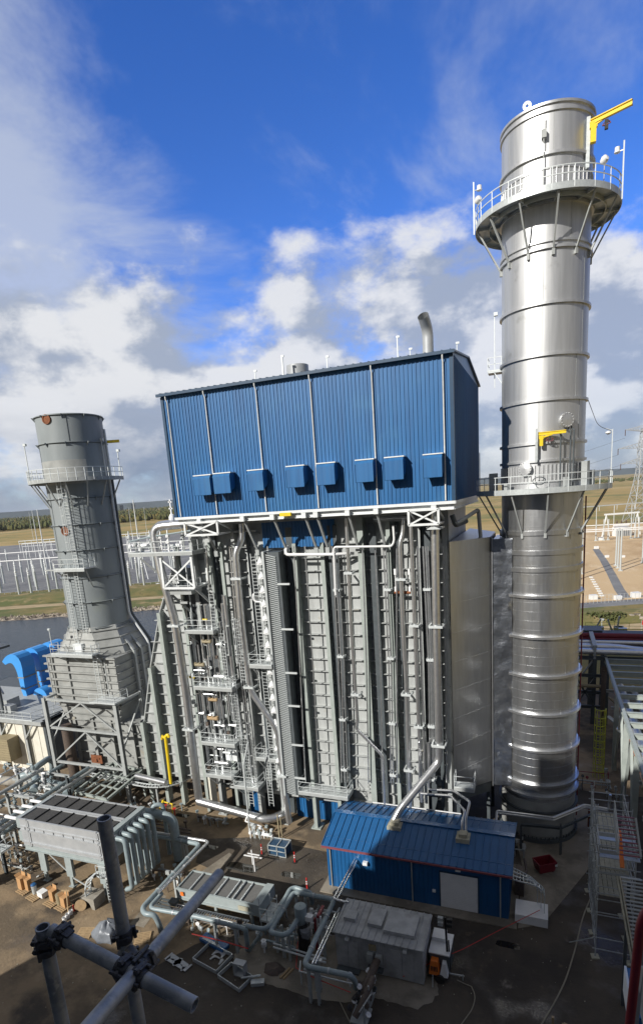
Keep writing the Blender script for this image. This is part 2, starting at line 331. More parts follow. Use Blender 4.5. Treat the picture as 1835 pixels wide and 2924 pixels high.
# river on the left with its banks, gravel and sand yards beyond
strip('river', 2060, 1770, -700, 800, 'river_water', .04, 12, 1.5)
strip('rocky_shore', 1775, 1765, -700, 800, 'rocks', .06, 40, 2.5)
strip('near_bank', 1767, 1742, -700, 800, 'bank_grass', .08, 20, 1)
strip('dirt_road', 1742, 1733, -700, 800, 'dirt_track', .10)
strip('far_bank', 1734, 1694, -700, 800, 'bank_grass', .12, 20, 1)
strip('gravel_yard', 1694, 1560, -700, 900, 'gravel_grey', .14)
strip('sand_yard', 1841, 1626, 1000, 2600, 'sand_yard', .05)
strip('gravel_track', 1856, 1841, 1000, 2600, 'gravel_grey', .06)
strip('grass_strip', 1911, 1856, 1000, 2600, 'bank_grass', .07)
strip('dirt_road', 1935, 1911, 1000, 2600, 'dirt_track', .08)
strip('grass_verge', 1964, 1935, 1000, 2600, 'bank_grass', .09)
strip('field_far', 1580, 1529, 1000, 2600, 'field', .03)
# raised earth bank: low rough mounds between track and yards
def mound(name, y0, y1, x0, x1, h, nx=60, ny=6):
    mb = MB(); vs = []
    for j in range(ny+1):
        for i in range(nx+1):
            x = x0+(x1-x0)*i/nx; t = j/ny; p = G(x, row(y0+(y1-y0)*t, x), 0)
            vs.append((p.x, p.y, .12+math.sin(math.pi*t)*h*(.6+.8*abs(pnoise(Vector((p.x*.06, p.y*.06, 1)))))+.25*pnoise(Vector((p.x*.4, p.y*.4, 0)))))
    mb.add(vs, [(j*(nx+1)+i, j*(nx+1)+i+1, (j+1)*(nx+1)+i+1, (j+1)*(nx+1)+i) for j in range(ny) for i in range(nx)])
    return struct(mb, name, 'bank_grass')
mound('earth_bank', 1732, 1700, -700, 800, 1.8); mound('earth_bank', 1909, 1868, 1000, 2600, 1.5)
# hills on the skyline
def hills(name, D, x0, x1, hs, base=0.):
    mb = MB(); n = 80; vs = []
    for i in range(n+1):
        x = x0+(x1-x0)*i/n; d = ray(x, row(1468, x)); d = Vector((d.x, d.y, 0)).normalized()*D
        h = hs(i/n); vs += [(d.x, d.y, -5), (d.x*1.02, d.y*1.02, h), (d.x*1.12, d.y*1.12, h*.9)]
    mb.add(vs, [(3*i+k, 3*i+3+k, 3*i+4+k, 3*i+1+k) for i in range(n) for k in (0, 1)]); struct(mb, name, 'hill_blue')
hills('hills', 9000, -1200, 3000, lambda t: 88+26*pnoise(Vector((t*9, 0, 0)))+14*pnoise(Vector((t*30, 3, 0)))-18*max(0, t-.7)/.3)
# far woods: belts of crowns at the edge of the fields
def wood(name, y0, y1, x0, x1, n, h0, h1, seed=1):
    rr = random.Random(seed); mb = MB()
    for _ in range(n):
        x = rr.uniform(x0, x1); p = G(x, row(rr.uniform(y0, y1), x), 0); h = rr.uniform(h0, h1); r = h*rr.uniform(.3, .5)
        k = 6; vs = []
        for (f, q) in ((.12, .5), (.35, 1.), (.65, .85), (.9, .4), (1., .05)):
            for j in range(k): a = 2*math.pi*(j+.5*f)/k; g = q*r*rr.uniform(.7, 1.25); vs.append((p.x+math.cos(a)*g, p.y+math.sin(a)*g, h*f*rr.uniform(.95, 1.05)))
        mb.add(vs, [(i*k+j, i*k+(j+1) % k, (i+1)*k+(j+1) % k, (i+1)*k+j) for i in range(4) for j in range(k)])
    o = mb.build(name, 'wood_far', sharp=10); o['kind'] = 'stuff'; o['label'] = 'far belt of autumn trees along the edge of the fields'; o['category'] = 'woodland'; return o
wood('woodland', 1494, 1519, -500, 1000, 4200, 9, 16, 1)
wood('woodland', 1484, 1496, -500, 1000, 2600, 12, 21, 2)
wood('woodland', 1497, 1503, 1500, 2400, 1100, 6, 11, 3)
# ================================================================== SWITCHYARDS AND WHAT STANDS FAR BEHIND
def px_h(x, y0, y1):
    "height of an upright whose foot is seen at y0 and head at y1"
    p = G(x, y0); 
    best = 0
    for i in range(400):
        h = i*.15; d = Vector((p.x, p.y, h))-EYE; yy = CY-F_*d.dot(CU)/d.dot(CF)
        if yy <= y1: return p, h
    return p, h
SG = 'switchyard support columns on the grey gravel'
def column_(w=1.05, h=9., mt='galvanised'):
    t = thing('switchyard_post', 'x', 'post', (0, 0, 0), SG); mb = MB(); mb.tube([(0, 0, 0), (0, 0, h*.72)], w*.42, 6); mb.build('column', mt, t)
    mb = MB(); mb.lathe((0, 0, h*.72), [(w*.25, 0), (w*.45, h*.03), (w*.25, h*.06), (w*.45, h*.09), (w*.25, h*.12), (w*.45, h*.15), (w*.25, h*.2), (w*.2, h*.28)], 6); mb.build('insulator', 'white_trim', t); return t
rr = random.Random(2)
proto = column_(); proto['label'] = 'thick silver switchyard support with a pale insulator on the grey gravel yard'; first = True
for base, n, sc_ in ((1706, 13, 1.25), (1694, 12, 1.25), (1683, 13, 1.3), (1668, 12, 1.35), (1652, 11, 1.35), (1632, 10, 1.35)):
    for k in range(n):
        x = -40+590*k/n+rr.uniform(-9, 9)
        p = G(x, row(base, x)); s = sc_*rr.choice((.85, 1, 1, 1.08))
        if first: proto.location = p; first = False
        else: dup(proto, p, None, None, (1.15, 1.15, s*1.0))
for o in [o for o in sc.objects if o.get('group') == SG]: o['label'] = 'one of the many silver posts crowding the grey gravel switchyard'
bl = ['nearest white bus pipe over the gravel switchyard', 'second white bus pipe over the gravel switchyard', 'third white bus pipe, over the middle posts', 'fourth white bus pipe, over the farther posts', 'farthest white bus pipe at the back of the yard']
for i, (base, h) in enumerate(((1680, 12.2), (1650, 12.8))):
    A, B = G(-60, row(base, -60)), G(560, row(base, 560)); mb = MB()
    for o in (0, 1.6): mb.tube([A+Vector((o, o, h)), B+Vector((o, o, h))], .22, 6)
    solo(mb, 'bus_pipe', 'white_paint', bl[i], 'bus pipe', 'bus pipes of the gravel switchyard')
for k, (x, y0, y1, w, lab) in enumerate(((97, 1545, 1462, .35, 'thin white lightning mast far left'), (140, 1652, 1455, .55, 'tall white lightning mast left of the old stack'), (120, 1622, 1458, .45, 'slimmer white mast close beside the tall one'), (411, 1655, 1427, .6, 'tall white mast between the old stack and the blue building'), (382, 1560, 1448, .3, 'thin white mast just right of the old stack'), (425, 1560, 1448, .25, 'faintest thin mast by the corner of the blue building'))):
    p, h = px_h(x, y0, y1); mb = MB(); mb.tube([p, p+Vector((0, 0, h))], [w*.8, w*.3], 6)
    if k == 3: mb.beam(p+Vector((-2.5, 0, 0)), p+Vector((0, 0, h*.45)), .35); mb.beam(p+Vector((2.5, 0, 0)), p+Vector((0, 0, h*.45)), .35); mb.lathe(p+Vector((0, 0, h*.45)), [(.3, -.6), (.9, 0), (.3, .6)], 8)
    solo(mb, 'lightning_mast', 'white_trim', lab, 'mast', 'lightning masts of the switchyard')
for i, (xa, xb, y, h) in enumerate(((70, 170, 1600, 11), (60, 165, 1585, 10.5), (345, 460, 1590, 11))):
    A, B = G(xa, row(y, xa)), G(xb, row(y, xb)); mb = MB(); n = 6
    for u in range(n+1): c = A.lerp(B, u/n); mb.beam(c, c+Vector((0, 0, h)), .3)
    mb.beam(A+Vector((0, 0, h)), B+Vector((0, 0, h)), .5); mb.beam(A+Vector((0, 0, h-2)), B+Vector((0, 0, h-2)), .3); solo(mb, 'bus_gantry', 'white_trim', ['white gantry frame left of the old stack, nearer one', 'white gantry frame left of the old stack, farther one', 'white gantry frame seen between the old stack and blue building'][i], 'gantry')
for i, (x, y) in enumerate(((56, 1705), (124, 1702), (452, 1672))): p = G(x, y); mb = MB(); mb.lathe(p, [(.02, 0), (1.1, 0), (1.1, .7), (.02, 1.1)], 10); solo(mb, 'manhole_cover', 'white_paint', ['white round cap on the bank top, far left', 'white round cap on the bank top, second from left', 'white round cap near the blue building corner'][i], 'cap')
mb = MB()
for i in range(40): a, c = G(-50+i*16, row(1700, -50+i*16)), G(-34+i*16, row(1700, -34+i*16)); mb.beam(a+Vector((0, 0, .9)), c+Vector((0, 0, .9)), .06); mb.beam(a, a+Vector((0, 0, 1)), .08)
solo(mb, 'yard_fence', 'galvanised', 'low wire fence along the edge of the gravel switchyard', 'fence')
p = G(350, 1500); d = Vector((p.x, p.y, 0)).normalized(); t = thing('distant_station', 'tiny hazy blue plant buildings on the skyline', 'industrial building', tuple(d*6500))
mb = MB(); s = Vector((d.y, -d.x, 0)); c = d*6500+s*-20
mb.cbox(c, 90, 60, 62); mb.cbox(c+s*130, 60, 60, 66); mb.build('block', 'hill_blue', t); mb = MB(); mb.beam(c-s*70, c-s*70+Vector((0, 0, 45)), 60); mb.build('low_block', 'hill_blue', t)
# --- right: lattice pylon and its wires
def pylon(x, y0, H, lab):
    p = G(x, y0); t = thing('lattice_pylon', lab, 'pylon', tuple(p)); u = Vector((CR.x, CR.y, 0)).normalized(); v = Vector((-u.y, u.x, 0)); g = .28
    lv = [(0, 7.2), (.16, 5.6), (.30, 4.2), (.43, 3.0), (.55, 2.2), (.64, 2.0), (.74, 1.9), (.84, 1.7), (.93, 1.2), (1.0, .5)]
    P = [[p+u*(a*w)+v*(c*w)+Vector((0, 0, H*f)) for a, c in ((-1, -1), (1, -1), (1, 1), (-1, 1))] for f, w in lv]
    mb = MB()
    for a, c in zip(P, P[1:]):
        for k in range(4): mb.beam(a[k], c[k], g*1.3); mb.beam(a[k], c[(k+1) % 4], g*.8); mb.beam(a[(k+1) % 4], c[k], g*.8); mb.beam(c[k], c[(k+1) % 4], g*.8)
    mb.build('tower_body', 'lattice', t)
    for f, L in ((.64, 13), (.80, 15), (.97, 11)):
        for s in (-1, 1):
            mb = MB(); a = p+Vector((0, 0, H*f)); tip = a+u*(s*L)+Vector((0, 0, 1.5 if f > .9 else .2)); n = 7
            for k in range(n):
                q0, q1 = a.lerp(tip, k/n), a.lerp(tip, (k+1)/n); h0, h1 = 3.4*(1-k/n), 3.4*(1-(k+1)/n); w0, w1 = 1.7*(1-k/n), 1.7*(1-(k+1)/n)
                for z in (0, 1):
                    for y in (-1, 1): mb.beam(q0+v*(y*w0)+Vector((0, 0, z*h0)), q1+v*(y*w1)+Vector((0, 0, z*h1)), g)
                mb.beam(q0+v*w0, q1+v*w1+Vector((0, 0, h1)), g*.8); mb.beam(q0-v*w0+Vector((0, 0, h0)), q1-v*w1, g*.8); mb.beam(q0+v*w0, q1-v*w1, g*.7)
            mb.build('crossarm', 'lattice', t)
            mb = MB(); mb.tube([tip, tip-Vector((0, 0, 3.6))], .22, 6); mb.build('insulator_string', 'insulator', t)
    return t
pylon(1822, 1492, 58, 'tall grey lattice power pylon at the right edge')
p = G(1822, 1492); u = Vector((CR.x, CR.y, 0)).normalized(); v = Vector((-u.y, u.x, 0))
for i, (f, L, s) in enumerate(((.64, 13, -1), (.80, 15, -1), (.97, 11, -1), (.64, 13, 1), (.80, 15, 1))):
    a = p+u*(s*L)+Vector((0, 0, 58*f-3.4)); c = a-u*260+v*200; mb = MB(); pts = [a.lerp(c, k/16)-Vector((0, 0, 22*4*(k/16)*(1-k/16))) for k in range(17)]; mb.tube(pts, .07, 4, cap=False)
    solo(mb, 'power_line', 'wire', 'sagging wire from the pylon, '+['lowest on the left', 'middle on the left', 'uppermost', 'lower one starting right of the tower', 'upper one starting right of the tower'][i], 'wire', 'wires hanging from the pylon', a)
def farpole(x, y0, y1, w, lab, name='switch_post', mt='galvanised', grp=None, cat='post'):
    p, h = px_h(x, y0, y1); mb = MB(); mb.tube([p, p+Vector((0, 0, h))], [w, w*.8], 7); mb.cbox(p, w*4, w*4, .4); return solo(mb, name, mt, lab, cat, grp)
for i, (x, y0, y1) in enumerate(((1757, 1616, 1512), (1763, 1623, 1508), (1770, 1631, 1512))): farpole(x, y0, y1, .32, ['left', 'middle', 'right'][i]+' one of three tall silver posts standing on the sand yard', grp='three tall posts on the sand yard')
for i, (x, y0, y1) in enumerate(((1833, 1608, 1480), (1660, 1640, 1500), (1652, 1655, 1500))): farpole(x, y0, y1, .3, ['silver post at the right edge of the sand yard', 'silver post hidden by the tall stack edge, right one', 'silver post hidden by the tall stack edge, left one'][i])
t = thing('transformer', 'white transformer unit with radiators under an angled frame on the sand yard', 'transformer', tuple(G(1772, 1530)))
p = G(1772, 1530); u = Vector((CR.x, CR.y, 0)).normalized(); an = math.atan2(u.y, u.x)
mb = MB(); mb.cbox(p, 7.4, 4, 4.6, an); mb.build('tank', 'white_paint', t)
mb = MB()
for k in range(8): mb.cbox(p+u*(k-3.5)*1.0-Vector((-u.y, u.x, 0))*2.8, .5, 1.4, 3.6, an)
mb.build('radiator', 'cooler_paint', t); mb = MB(); mb.tube([p+u*-4+Vector((0, 0, 5.6)), p+u*4+Vector((0, 0, 5.6))], .7, 8); mb.build('conservator', 'white_paint', t)
for k in (-2.4, 0, 2.4): mb = MB(); mb.lathe(p+u*k+Vector((0, 0, 5.2)), [(.3, 0), (.45, .6), (.25, 1.2), (.4, 1.8), (.1, 3)], 8); mb.build('bushing', 'insulator', t)
t = thing('line_gantry', 'white angled leg gantry over the transformer', 'gantry', tuple(p))
for s in (-1, 1): mb = MB(); a = p+u*(8.3*s); mb.beam(a+u*s*1.6, a-u*s*.3+Vector((0, 0, 11.5)), .5); mb.beam(a-u*s*2.4, a-u*s*.3+Vector((0, 0, 11.5)), .3); mb.build('leg', 'white_trim', t)
mb = MB(); mb.beam(p-u*9+Vector((0, 0, 11.5)), p+u*9+Vector((0, 0, 11.5)), .5, .8); mb.build('beam', 'white_trim', t)
for i, (y, h) in enumerate(((1560, 6.2), (1552, 6.0), (1540, 6.4))): A, B = G(1655, y-2), G(1900, y-14); mb = MB(); mb.tube([A+Vector((0, 0, h)), B+Vector((0, 0, h))], .25, 6); solo(mb, 'bus_pipe', 'white_paint', ['nearest', 'middle', 'farthest'][i]+' white bus pipe crossing the sand yard in front of the transformer', 'bus pipe', 'bus pipes of the sand yard')
for i, x in enumerate((1700, 1722, 1735, 1800, 1812, 1822)): farpole(x, 1545-.07*(x-1700), 1485-.07*(x-1700), .35, ['slim post left of the transformer, first', 'slim post left of the transformer, second', 'slim post left of the transformer, third', 'slim post right of the transformer, first', 'slim post right of the transformer, second', 'slim post right of the transformer, third'][i], grp='slim posts around the transformer')
mb = MB(); a, c = G(1650, 1510), G(1900, 1490); h = 13
mb.beam(a+Vector((0, 0, h)), c+Vector((0, 0, h)), .6)
for k in range(6): q = a.lerp(c, k/5); mb.beam(q, q+Vector((0, 0, h)), .4); mb.beam(q+Vector((1.5, 0, h)), q+Vector((1.5, 0, h-3)), .3)
solo(mb, 'bus_gantry', 'galvanised', 'long low gantry line behind the transformer', 'gantry')
for i, (x, y, s) in enumerate(((1702, 1567, 1.6), (1732, 1592, 1.3), (1778, 1592, 1.2), (1693, 1712, 1.8), (1763, 1713, 1.6), (1814, 1706, 2.0), (1713, 1543, 2.2))): p = G(x, y); mb = MB(); mb.cbox(p, s, s*.8, s*.7, an); solo(mb, 'cable_box', 'white_paint', 'white cable box on the sand, '+['left of the three posts', 'by the grey trench', 'right of the three posts', 'front left by the fence', 'front middle by the fence', 'front right by the fence', 'long low one near the transformer'][i], 'box')
for k in range(9): p = G(1687+k*3.8, 1650+k*6.6); mb = MB(); mb.cbox(p, .9, .9, .35, an); solo(mb, 'footing', 'white_trim', 'one of the short row of small white footings on the sand', 'footing', 'row of white footings on the sand')
mb = MB(); q = [G(1700, 1568), G(1722, 1600), G(1745, 1640), G(1768, 1685), G(1785, 1708)]
for a, c in zip(q, q[1:]): d = (c-a).normalized(); s = Vector((-d.y, d.x, 0))*1.3; mb.poly([a-s+Vector((0, 0, .08)), c-s+Vector((0, 0, .08)), c+s+Vector((0, 0, .08)), a+s+Vector((0, 0, .08))])
struct(mb, 'cable_trench', 'gravel_grey')
mb = MB(); a, c = G(1640, 1727), G(1900, 1712); n = 24
for k in range(n+1): q = a.lerp(c, k/n); mb.beam(q, q+Vector((0, 0, 2.2)), .07)
for z in (1.1, 2.2): mb.beam(a+Vector((0, 0, z)), c+Vector((0, 0, z)), .04)
solo(mb, 'yard_fence', 'galvanised', 'thin wire fence along the front of the sand yard', 'fence')
p = G(1716, 1812); mb = MB(); mb.beam(p, p+Vector((0, 0, 3.0)), .14); mb.cbox(p+Vector((0, 0, 3)), .8, .3, .35); solo(mb, 'road_lamp', 'steel_grey', 'small lamp post beside the dirt track', 'lamp post')
p = G(1829, 1822); t = thing('red_flag', 'small orange red flag on a thin pole by the dirt track', 'flag', tuple(p)); mb = MB(); mb.beam(p, p+Vector((0, 0, 3.6)), .08); mb.build('pole', 'steel_grey', t); mb = MB(); mb.hexa([p+Vector((x, y, z)) for y in (0, .03) for x, z in ((0, 2.7), (1.1, 2.6), (1.1, 3.4), (0, 3.55))]); mb.build('flag_cloth', 'red', t)
mb = MB()
for k in range(26): a = G(1640+k*9, 1846-.6*k); mb.beam(a, a+Vector((0, 0, 1.1)), .06)
for z in (.6, 1.1): mb.beam(G(1640, 1846)+Vector((0, 0, z)), G(1874, 1830)+Vector((0, 0, z)), .05)
solo(mb, 'track_railing', 'ladder_yellow', 'greenish yellow railing along the verge behind the pipe bridge', 'railing')
p = G(1820, 1768); mb = MB(); rr = random.Random(8)
for k in range(24): mb.cbox(p+Vector((rr.uniform(-4, 6), rr.uniform(-2, 2), 0)), rr.uniform(.4, 1.6), rr.uniform(.4, 1.), rr.uniform(.3, 1.2), rr.uniform(0, 3))
solo(mb, 'rubble_heap', 'rocks', 'pale rubble heap on the grass bank at the right', 'rubble')
# bushes on the bank
def bush(p, r, h, lab, seed, grp):
    rr = random.Random(seed); mb = MB()
    for _ in range(90):
        a, f = rr.uniform(0, 6.28), rr.random(); q = r*math.sqrt(rr.random())*(1-f*.5); c = p+Vector((math.cos(a)*q, math.sin(a)*q, h*f*.9)); s = rr.uniform(.12, .3)*r*.5
        u = Vector((rr.uniform(-1, 1), rr.uniform(-1, 1), rr.uniform(-1, 1))).normalized(); v = u.orthogonal().normalized(); mb.poly([c-u*s-v*s, c+u*s-v*s*.6, c+u*s*.8+v*s, c-u*s*.7+v*s*.9])
    return solo(mb, 'bush', 'wood_far', lab, 'bush', grp)
for k, (x, y) in enumerate(((1690, 1772), (1704, 1775), (1718, 1770), (1748, 1773), (1765, 1770), (1733, 1776))): bush(G(x, y), 2.4, 2.0, 'one of the scrubby green bushes on the bank behind the tall stack', 40+k, 'bushes on the right bank')
# stones on the river shore
mb = MB(); rr = random.Random(6)
for k in range(700):
    x = rr.uniform(-150, 520); p = G(x, row(rr.triangular(1763, 1775, 1771), x)); s = rr.uniform(.25, .9); n = 5
    vs = [p+Vector((math.cos(2*math.pi*i/n)*s*rr.uniform(.7, 1.1), math.sin(2*math.pi*i/n)*s*rr.uniform(.7, 1.1), 0)) for i in range(n)]+[p+Vector((0, 0, s*.8+.1))]; mb.add(vs, [(i, (i+1) % n, n) for i in range(n)])
o = mb.build('shore_stones', 'rocks', sharp=20); o['kind'] = 'stuff'; o['label'] = 'pale stones along the far shore of the river'; o['category'] = 'stones'
# the neighbouring boiler house behind the camera, whose shadow covers the yard
t = thing('neighbour_boiler_house', 'tall blue and grey boiler house standing behind the camera', 'industrial building', (-10, -16, 0))
mb = MB()
for x0, x1, h in ((-50.6, -45.2, 22.3), (-45.1, -40.1, 24.6), (-40, -36.9, 28.6), (-36.8, -34.9, 32.), (-34.8, -31.6, 38), (-31.5, -28, 42.2), (-27.9, 30, 45.2)): mb.box(x0, x1, -24, -5, 0, h)
mb.build('wall', 'dark_steel', t)
mb = MB()
for k in range(26): x = -31+k*2.4; mb.box(x, x+.3, -4.99, -4.6, 0, 30 if x > -27 else 26)
mb.build('columns', 'steel_grey', t)
# ================================================================== TALL EXHAUST STACK
SX, SY, SR = -.32, 52.75, 3.2
def AT(a, r, z): return Vector((SX+r*math.cos(a), SY+r*math.sin(a), z))
t = thing('exhaust_stack', 'tall bright silver exhaust stack with two ring platforms, right of the blue building', 'exhaust stack', (SX, SY, 0))
stack = t
mb = MB(); mb.lathe((SX, SY, 0), [(SR, 30.6), (SR, 57.4), (SR-.05, 57.4), (SR-.05, 50)], 96); mb.build('shell', 'stack_steel', t)
mb = MB(); mb.lathe((SX, SY, 0), [(SR+.02, 3.9), (SR+.02, 30.9), (SR-.1, 30.95)], 96)
for z in [x*.78+5 for x in range(33)]: mb.ring((SX, SY, 0), SR+.015, SR+.035, z, z+.03, 96)
rr = random.Random(14)
for i in range(33):
    z0 = 5.03+i*.78; off = rr.uniform(0, .6)
    for k in range(9): a = off+k*.698; mb.hexa([AT(a+q, SR+h, z) for z in (z0, z0+.75) for q, h in ((-.006, .018), (.006, .018), (.006, .032), (-.006, .032))])
mb.build('cladding', 'aluminium', t)
mb = MB(); mb.lathe((SX, SY, 0), [(SR+.06, .35), (SR+.06, 3.95), (SR-.1, 4.)], 96)
mb.build('base_skirt', 'old_duct_paint', t)
mb = MB(); mb.ring((SX, SY, 0), SR+.05, SR+.32, .06, .4, 96)
for i in range(60): a = i*math.pi/30; mb.cbox(AT(a, SR+.2, .4), .1, .1, .22, a)
mb.ring((SX, SY, 0), SR+.06, SR+.30, 3.0, 3.1, 96)
mb.build('base_flange', 'dark_steel', t)
for z in (56.9, 54.3, 51.3, 48.4, 44.75, 41.2, 38.0, 34.85, 33.5):
    mb = MB(); mb.ring((SX, SY, 0), SR, SR+(.17 if z < 56 else .11), z-.09, z+.09, 96)
    if abs(z-48.4) < .1 or z > 56: mb.ring((SX, SY, 0), SR, SR+.12, z+.35, z+.5, 96)
    mb.build('stiffener_ring', 'stack_steel', t)
for z in (27.9, 26.3, 24.9): mb = MB(); mb.ring((SX, SY, 0), SR+.02, SR+.14, z-.18, z+.18, 96); mb.build('cladding_band', 'aluminium', t)
for z in (22.7, 19.2, 15.75, 12.3, 8.95, 5.65, 4.55):
    mb = MB(); mb.ring((SX, SY, 0), SR+.02, SR+.30, z-.10, z+.10, 96, -2.75, .95)
    for i in range(30): a = -2.7+i*.12; mb.cbox(AT(a, SR+.25, z-.16), .04, .04, .06, a)
    mb.build('insulation_collar', 'aluminium_pipe', t)
zc = [33.6, 34.95, 38.1, 41.3, 44.85, 48.9, 51.5, 54.4, 56.8]; mb = MB(); rr = random.Random(3)
for z0, z1 in zip(zc, zc[1:]):
    off = rr.uniform(0, .8)
    for k in range(6): a = off+k*1.047; mb.hexa([AT(a+q, SR+h, z) for z in (z0, z1-.12) for q, h in ((-.004, .002), (.004, .002), (.004, .012), (-.004, .012))])
mb.build('plate_seam', 'steel_grey', t)
# upright lifting lugs, hatches
mb = MB(); a = 2.2; mb.lathe(AT(-2.02, SR-.2, 57.75), [(.10, -.05), (.30, -.05), (.30, .05), (.10, .05)], 16, (0, 1, 0), closed=True); mb.build('lifting_lug', 'stack_steel', t)
def hatch(a, z, r, par, rng=True):
    c = AT(a, SR, z); ax = Vector((math.cos(a), math.sin(a), 0)); mb = MB()
    mb.lathe(c-ax*.15, [(r*.78, 0), (r*.78, .42), (r, .42), (r, .52), (0.02, .56)], 24, ax)
    for i in range(14): q = 2*math.pi*i/14; s = Vector((-ax.y, ax.x, 0)); mb.cbox(c+ax*.40+(s*math.cos(q)+Vector((0, 0, 1))*math.sin(q))*r*.89-Vector((0, 0, .02)), .06, .06, .05)
    mb.build('hatch', 'stack_steel', par)
hatch(-1.05, 36.4, .55, t); hatch(-1.93, 33.0, .52, t)
# ring platforms
def ringplat(z, r0, r1, a0, a1, par, n=36, zb=3.4, sp=.16, lo=None):
    mb = MB(); mb.ring((SX, SY, 0), r0, r1, z-.05, z, n, a0, a1); mb.build('platform_deck', 'galvanised', par)
    mb = MB(); mb.ring((SX, SY, 0), r1, r1+.04, z-.3, z+.12, n, a0, a1); mb.ring((SX, SY, 0), r0+.9, r0+.95, z-.35, z-.06, n, a0, a1)
    k = max(3, round((a1-a0)/.52))
    for i in range(k+1):
        a = a0+(a1-a0)*i/k; mb.beam(AT(a, r0-.05, z-.16), AT(a, r1, z-.16), .1, .2)
    mb.build('platform_frame', 'galvanised', par)
    mb = MB()
    for i in range(k+1):
        a = a0+(a1-a0)*(i)/k; mb.beam(AT(a, r1-.15, z-.28), AT(a, SR+.05, z-zb), .11, .11); mb.cbox(AT(a, SR+.08, z-zb-.25), .2, .2, .4, a)
    mb.build('platform_brace', 'steel_grey', par)
    mb = MB(); m2 = round((a1-a0)*r1/1.45)
    for i in range(m2+1): a = a0+(a1-a0)*i/m2; mb.beam(AT(a, r1+.02, z-.25), AT(a, r1+.02, z+1.1), .055, .055)
    for h in (1.1, .6): mb.ring((SX, SY, 0), r1, r1+.045, z+h-.03, z+h+.03, n*2, a0, a1)
    mb.build('handrail', 'rail_galv', par)
ringplat(51.5, SR+.02, 5.15, math.radians(-200), math.radians(159.9), t, 64)
# warning lights and small masts round the upper platform
def lightmast(a, z, par, h=3.6):
    p = AT(a, 5.3, z-.6); mb = MB(); mb.beam(p, p+Vector((0, 0, h)), .09); q = p+Vector((0, 0, h-.55)); ax = Vector((math.cos(a), math.sin(a), 0))
    mb.beam(q, q-ax*.4, .05); mb.build('light_mast', 'rail_galv', par)
    mb = MB(); mb.lathe(q-ax*.42, [(.03, .32), (.17, .28), (.17, .05), (.20, .03), (.20, -.05), (.03, -.1)], 12); mb.build('warning_light', 'white_paint', par)
def flood(p, par):
    p = Vector(p); mb = MB(); mb.beam(p, p+Vector((0, 0, 1.3)), .05); mb.build('lamp_arm', 'steel_grey', par)
    mb = MB(); mb.lathe(p+Vector((0, 0, 1.4)), [(.03, .25), (.2, .2), (.26, 0), (.2, -.2), (.03, -.22)], 12, (.5, -.6, .4)); mb.build('floodlight', 'white_paint', par)
lightmast(math.radians(-168), 51.6, t); lightmast(math.radians(-18), 51.6, t); lightmast(math.radians(100), 51.6, t)
flood(AT(math.radians(-158), 5.15, 51.6), t); flood(AT(math.radians(-42), 5.0, 51.6), t)
mb = MB(); a = -1.62; mb.beam(AT(a, SR+.25, 51.5), AT(a, SR+.25, 56.5), .06); mb.cbox(AT(a, SR+.2, 55.2), .35, .3, .5); mb.build('conduit', 'steel_grey', t)
mb = MB()                                       # sampling band: ribs and port covers
for i in range(40): a = -3.3+i*.13; mb.beam(AT(a, SR+.03, 51.55), AT(a, SR+.03, 53.4), .05, .09)
mb.ring((SX, SY, 0), SR, SR+.06, 53.35, 53.45, 72); mb.build('sampling_band', 'stack_steel', t)
for a in (-2.05, -1.72): hatch(a, 52.3, .22, t)
def davit(p, a, L, par, tilt=.0, post=2.9, s=1.):
    p = Vector(p); d = Vector((math.cos(a), math.sin(a), tilt)); mb = MB()
    mb.ibeam(p+Vector((0, 0, -.2)), p+Vector((0, 0, post)), .24*s, .2*s); mb.build('davit_post', 'galvanised', par)
    top = p+Vector((0, 0, post-.4))+d*.35; mb = MB(); mb.ibeam(top-d*.2, top+d*L, .22*s, .34*s, t=.06)
    mb.cbox(top-Vector((0, 0, 1.3*s)), .36*s, .36*s, 1.0*s); mb.beam(top-Vector((0, 0, .3)), top+d*.8-Vector((0, 0, .1)), .12); mb.cbox(top+Vector((0, 0, -.4)), .5*s, .3*s, .35*s)
    mb.build('davit_arm', 'yellow', par)
    mb = MB(); h = top+d*(L*.35); mb.cbox(h-Vector((0, 0, .85*s)), .22*s, .22*s, .55*s); mb.build('hoist', 'black', par)
    mb = MB(); pts = [h+Vector((.25*math.sin(k*.9), .12*math.cos(k), -.3-.32*abs(math.sin(k*.45)))) for k in range(16)]; mb.tube(pts, .025, 5, cap=False); mb.build('hoist_cable', 'pink_red', par)
    return
davit((2.40, 50.75, 53.5), -.447, 2.5, t, .0, 2.9)
q = FY(1545, 1238, 49.1); davit((q.x-.35, 49.15, q.z-1.9), -.05, 1.75, t, .0, 2.3, .7)
ringplat(31.35, SR+.02, 5.25, math.radians(-177), math.radians(8), t, 40, 3.6)
mb = MB()                                       # ribbed shroud and instruments above the lower platform
for i in range(46): a = -3.2+i*.092; mb.beam(AT(a, SR+.05, 31.9), AT(a, SR+.05, 33.2), .06, .1)
mb.ring((SX, SY, 0), SR, SR+.09, 31.85, 31.95, 72, -3.2, 1.0); mb.build('shroud', 'stack_steel', t)
for a, h, w in ((-3.0, 1.5, .7), (-.62, 1.9, .5), (-.42, 1.2, .6), (-1.1, .8, .35), (-2.3, .6, .4)): mb = MB(); mb.cbox(AT(a, SR+.7, 31.36), w, .35, h, a); mb.build('instrument_cabinet', 'steel_grey', t)
mb = MB()
for a in (-.98, -.9, -1.2): mb.tube([AT(a, SR+.45, 31.4), AT(a, SR+.45, 35.6-abs(a+.9)), AT(a, SR+.1, 35.9-abs(a+.9))], .06, 6)
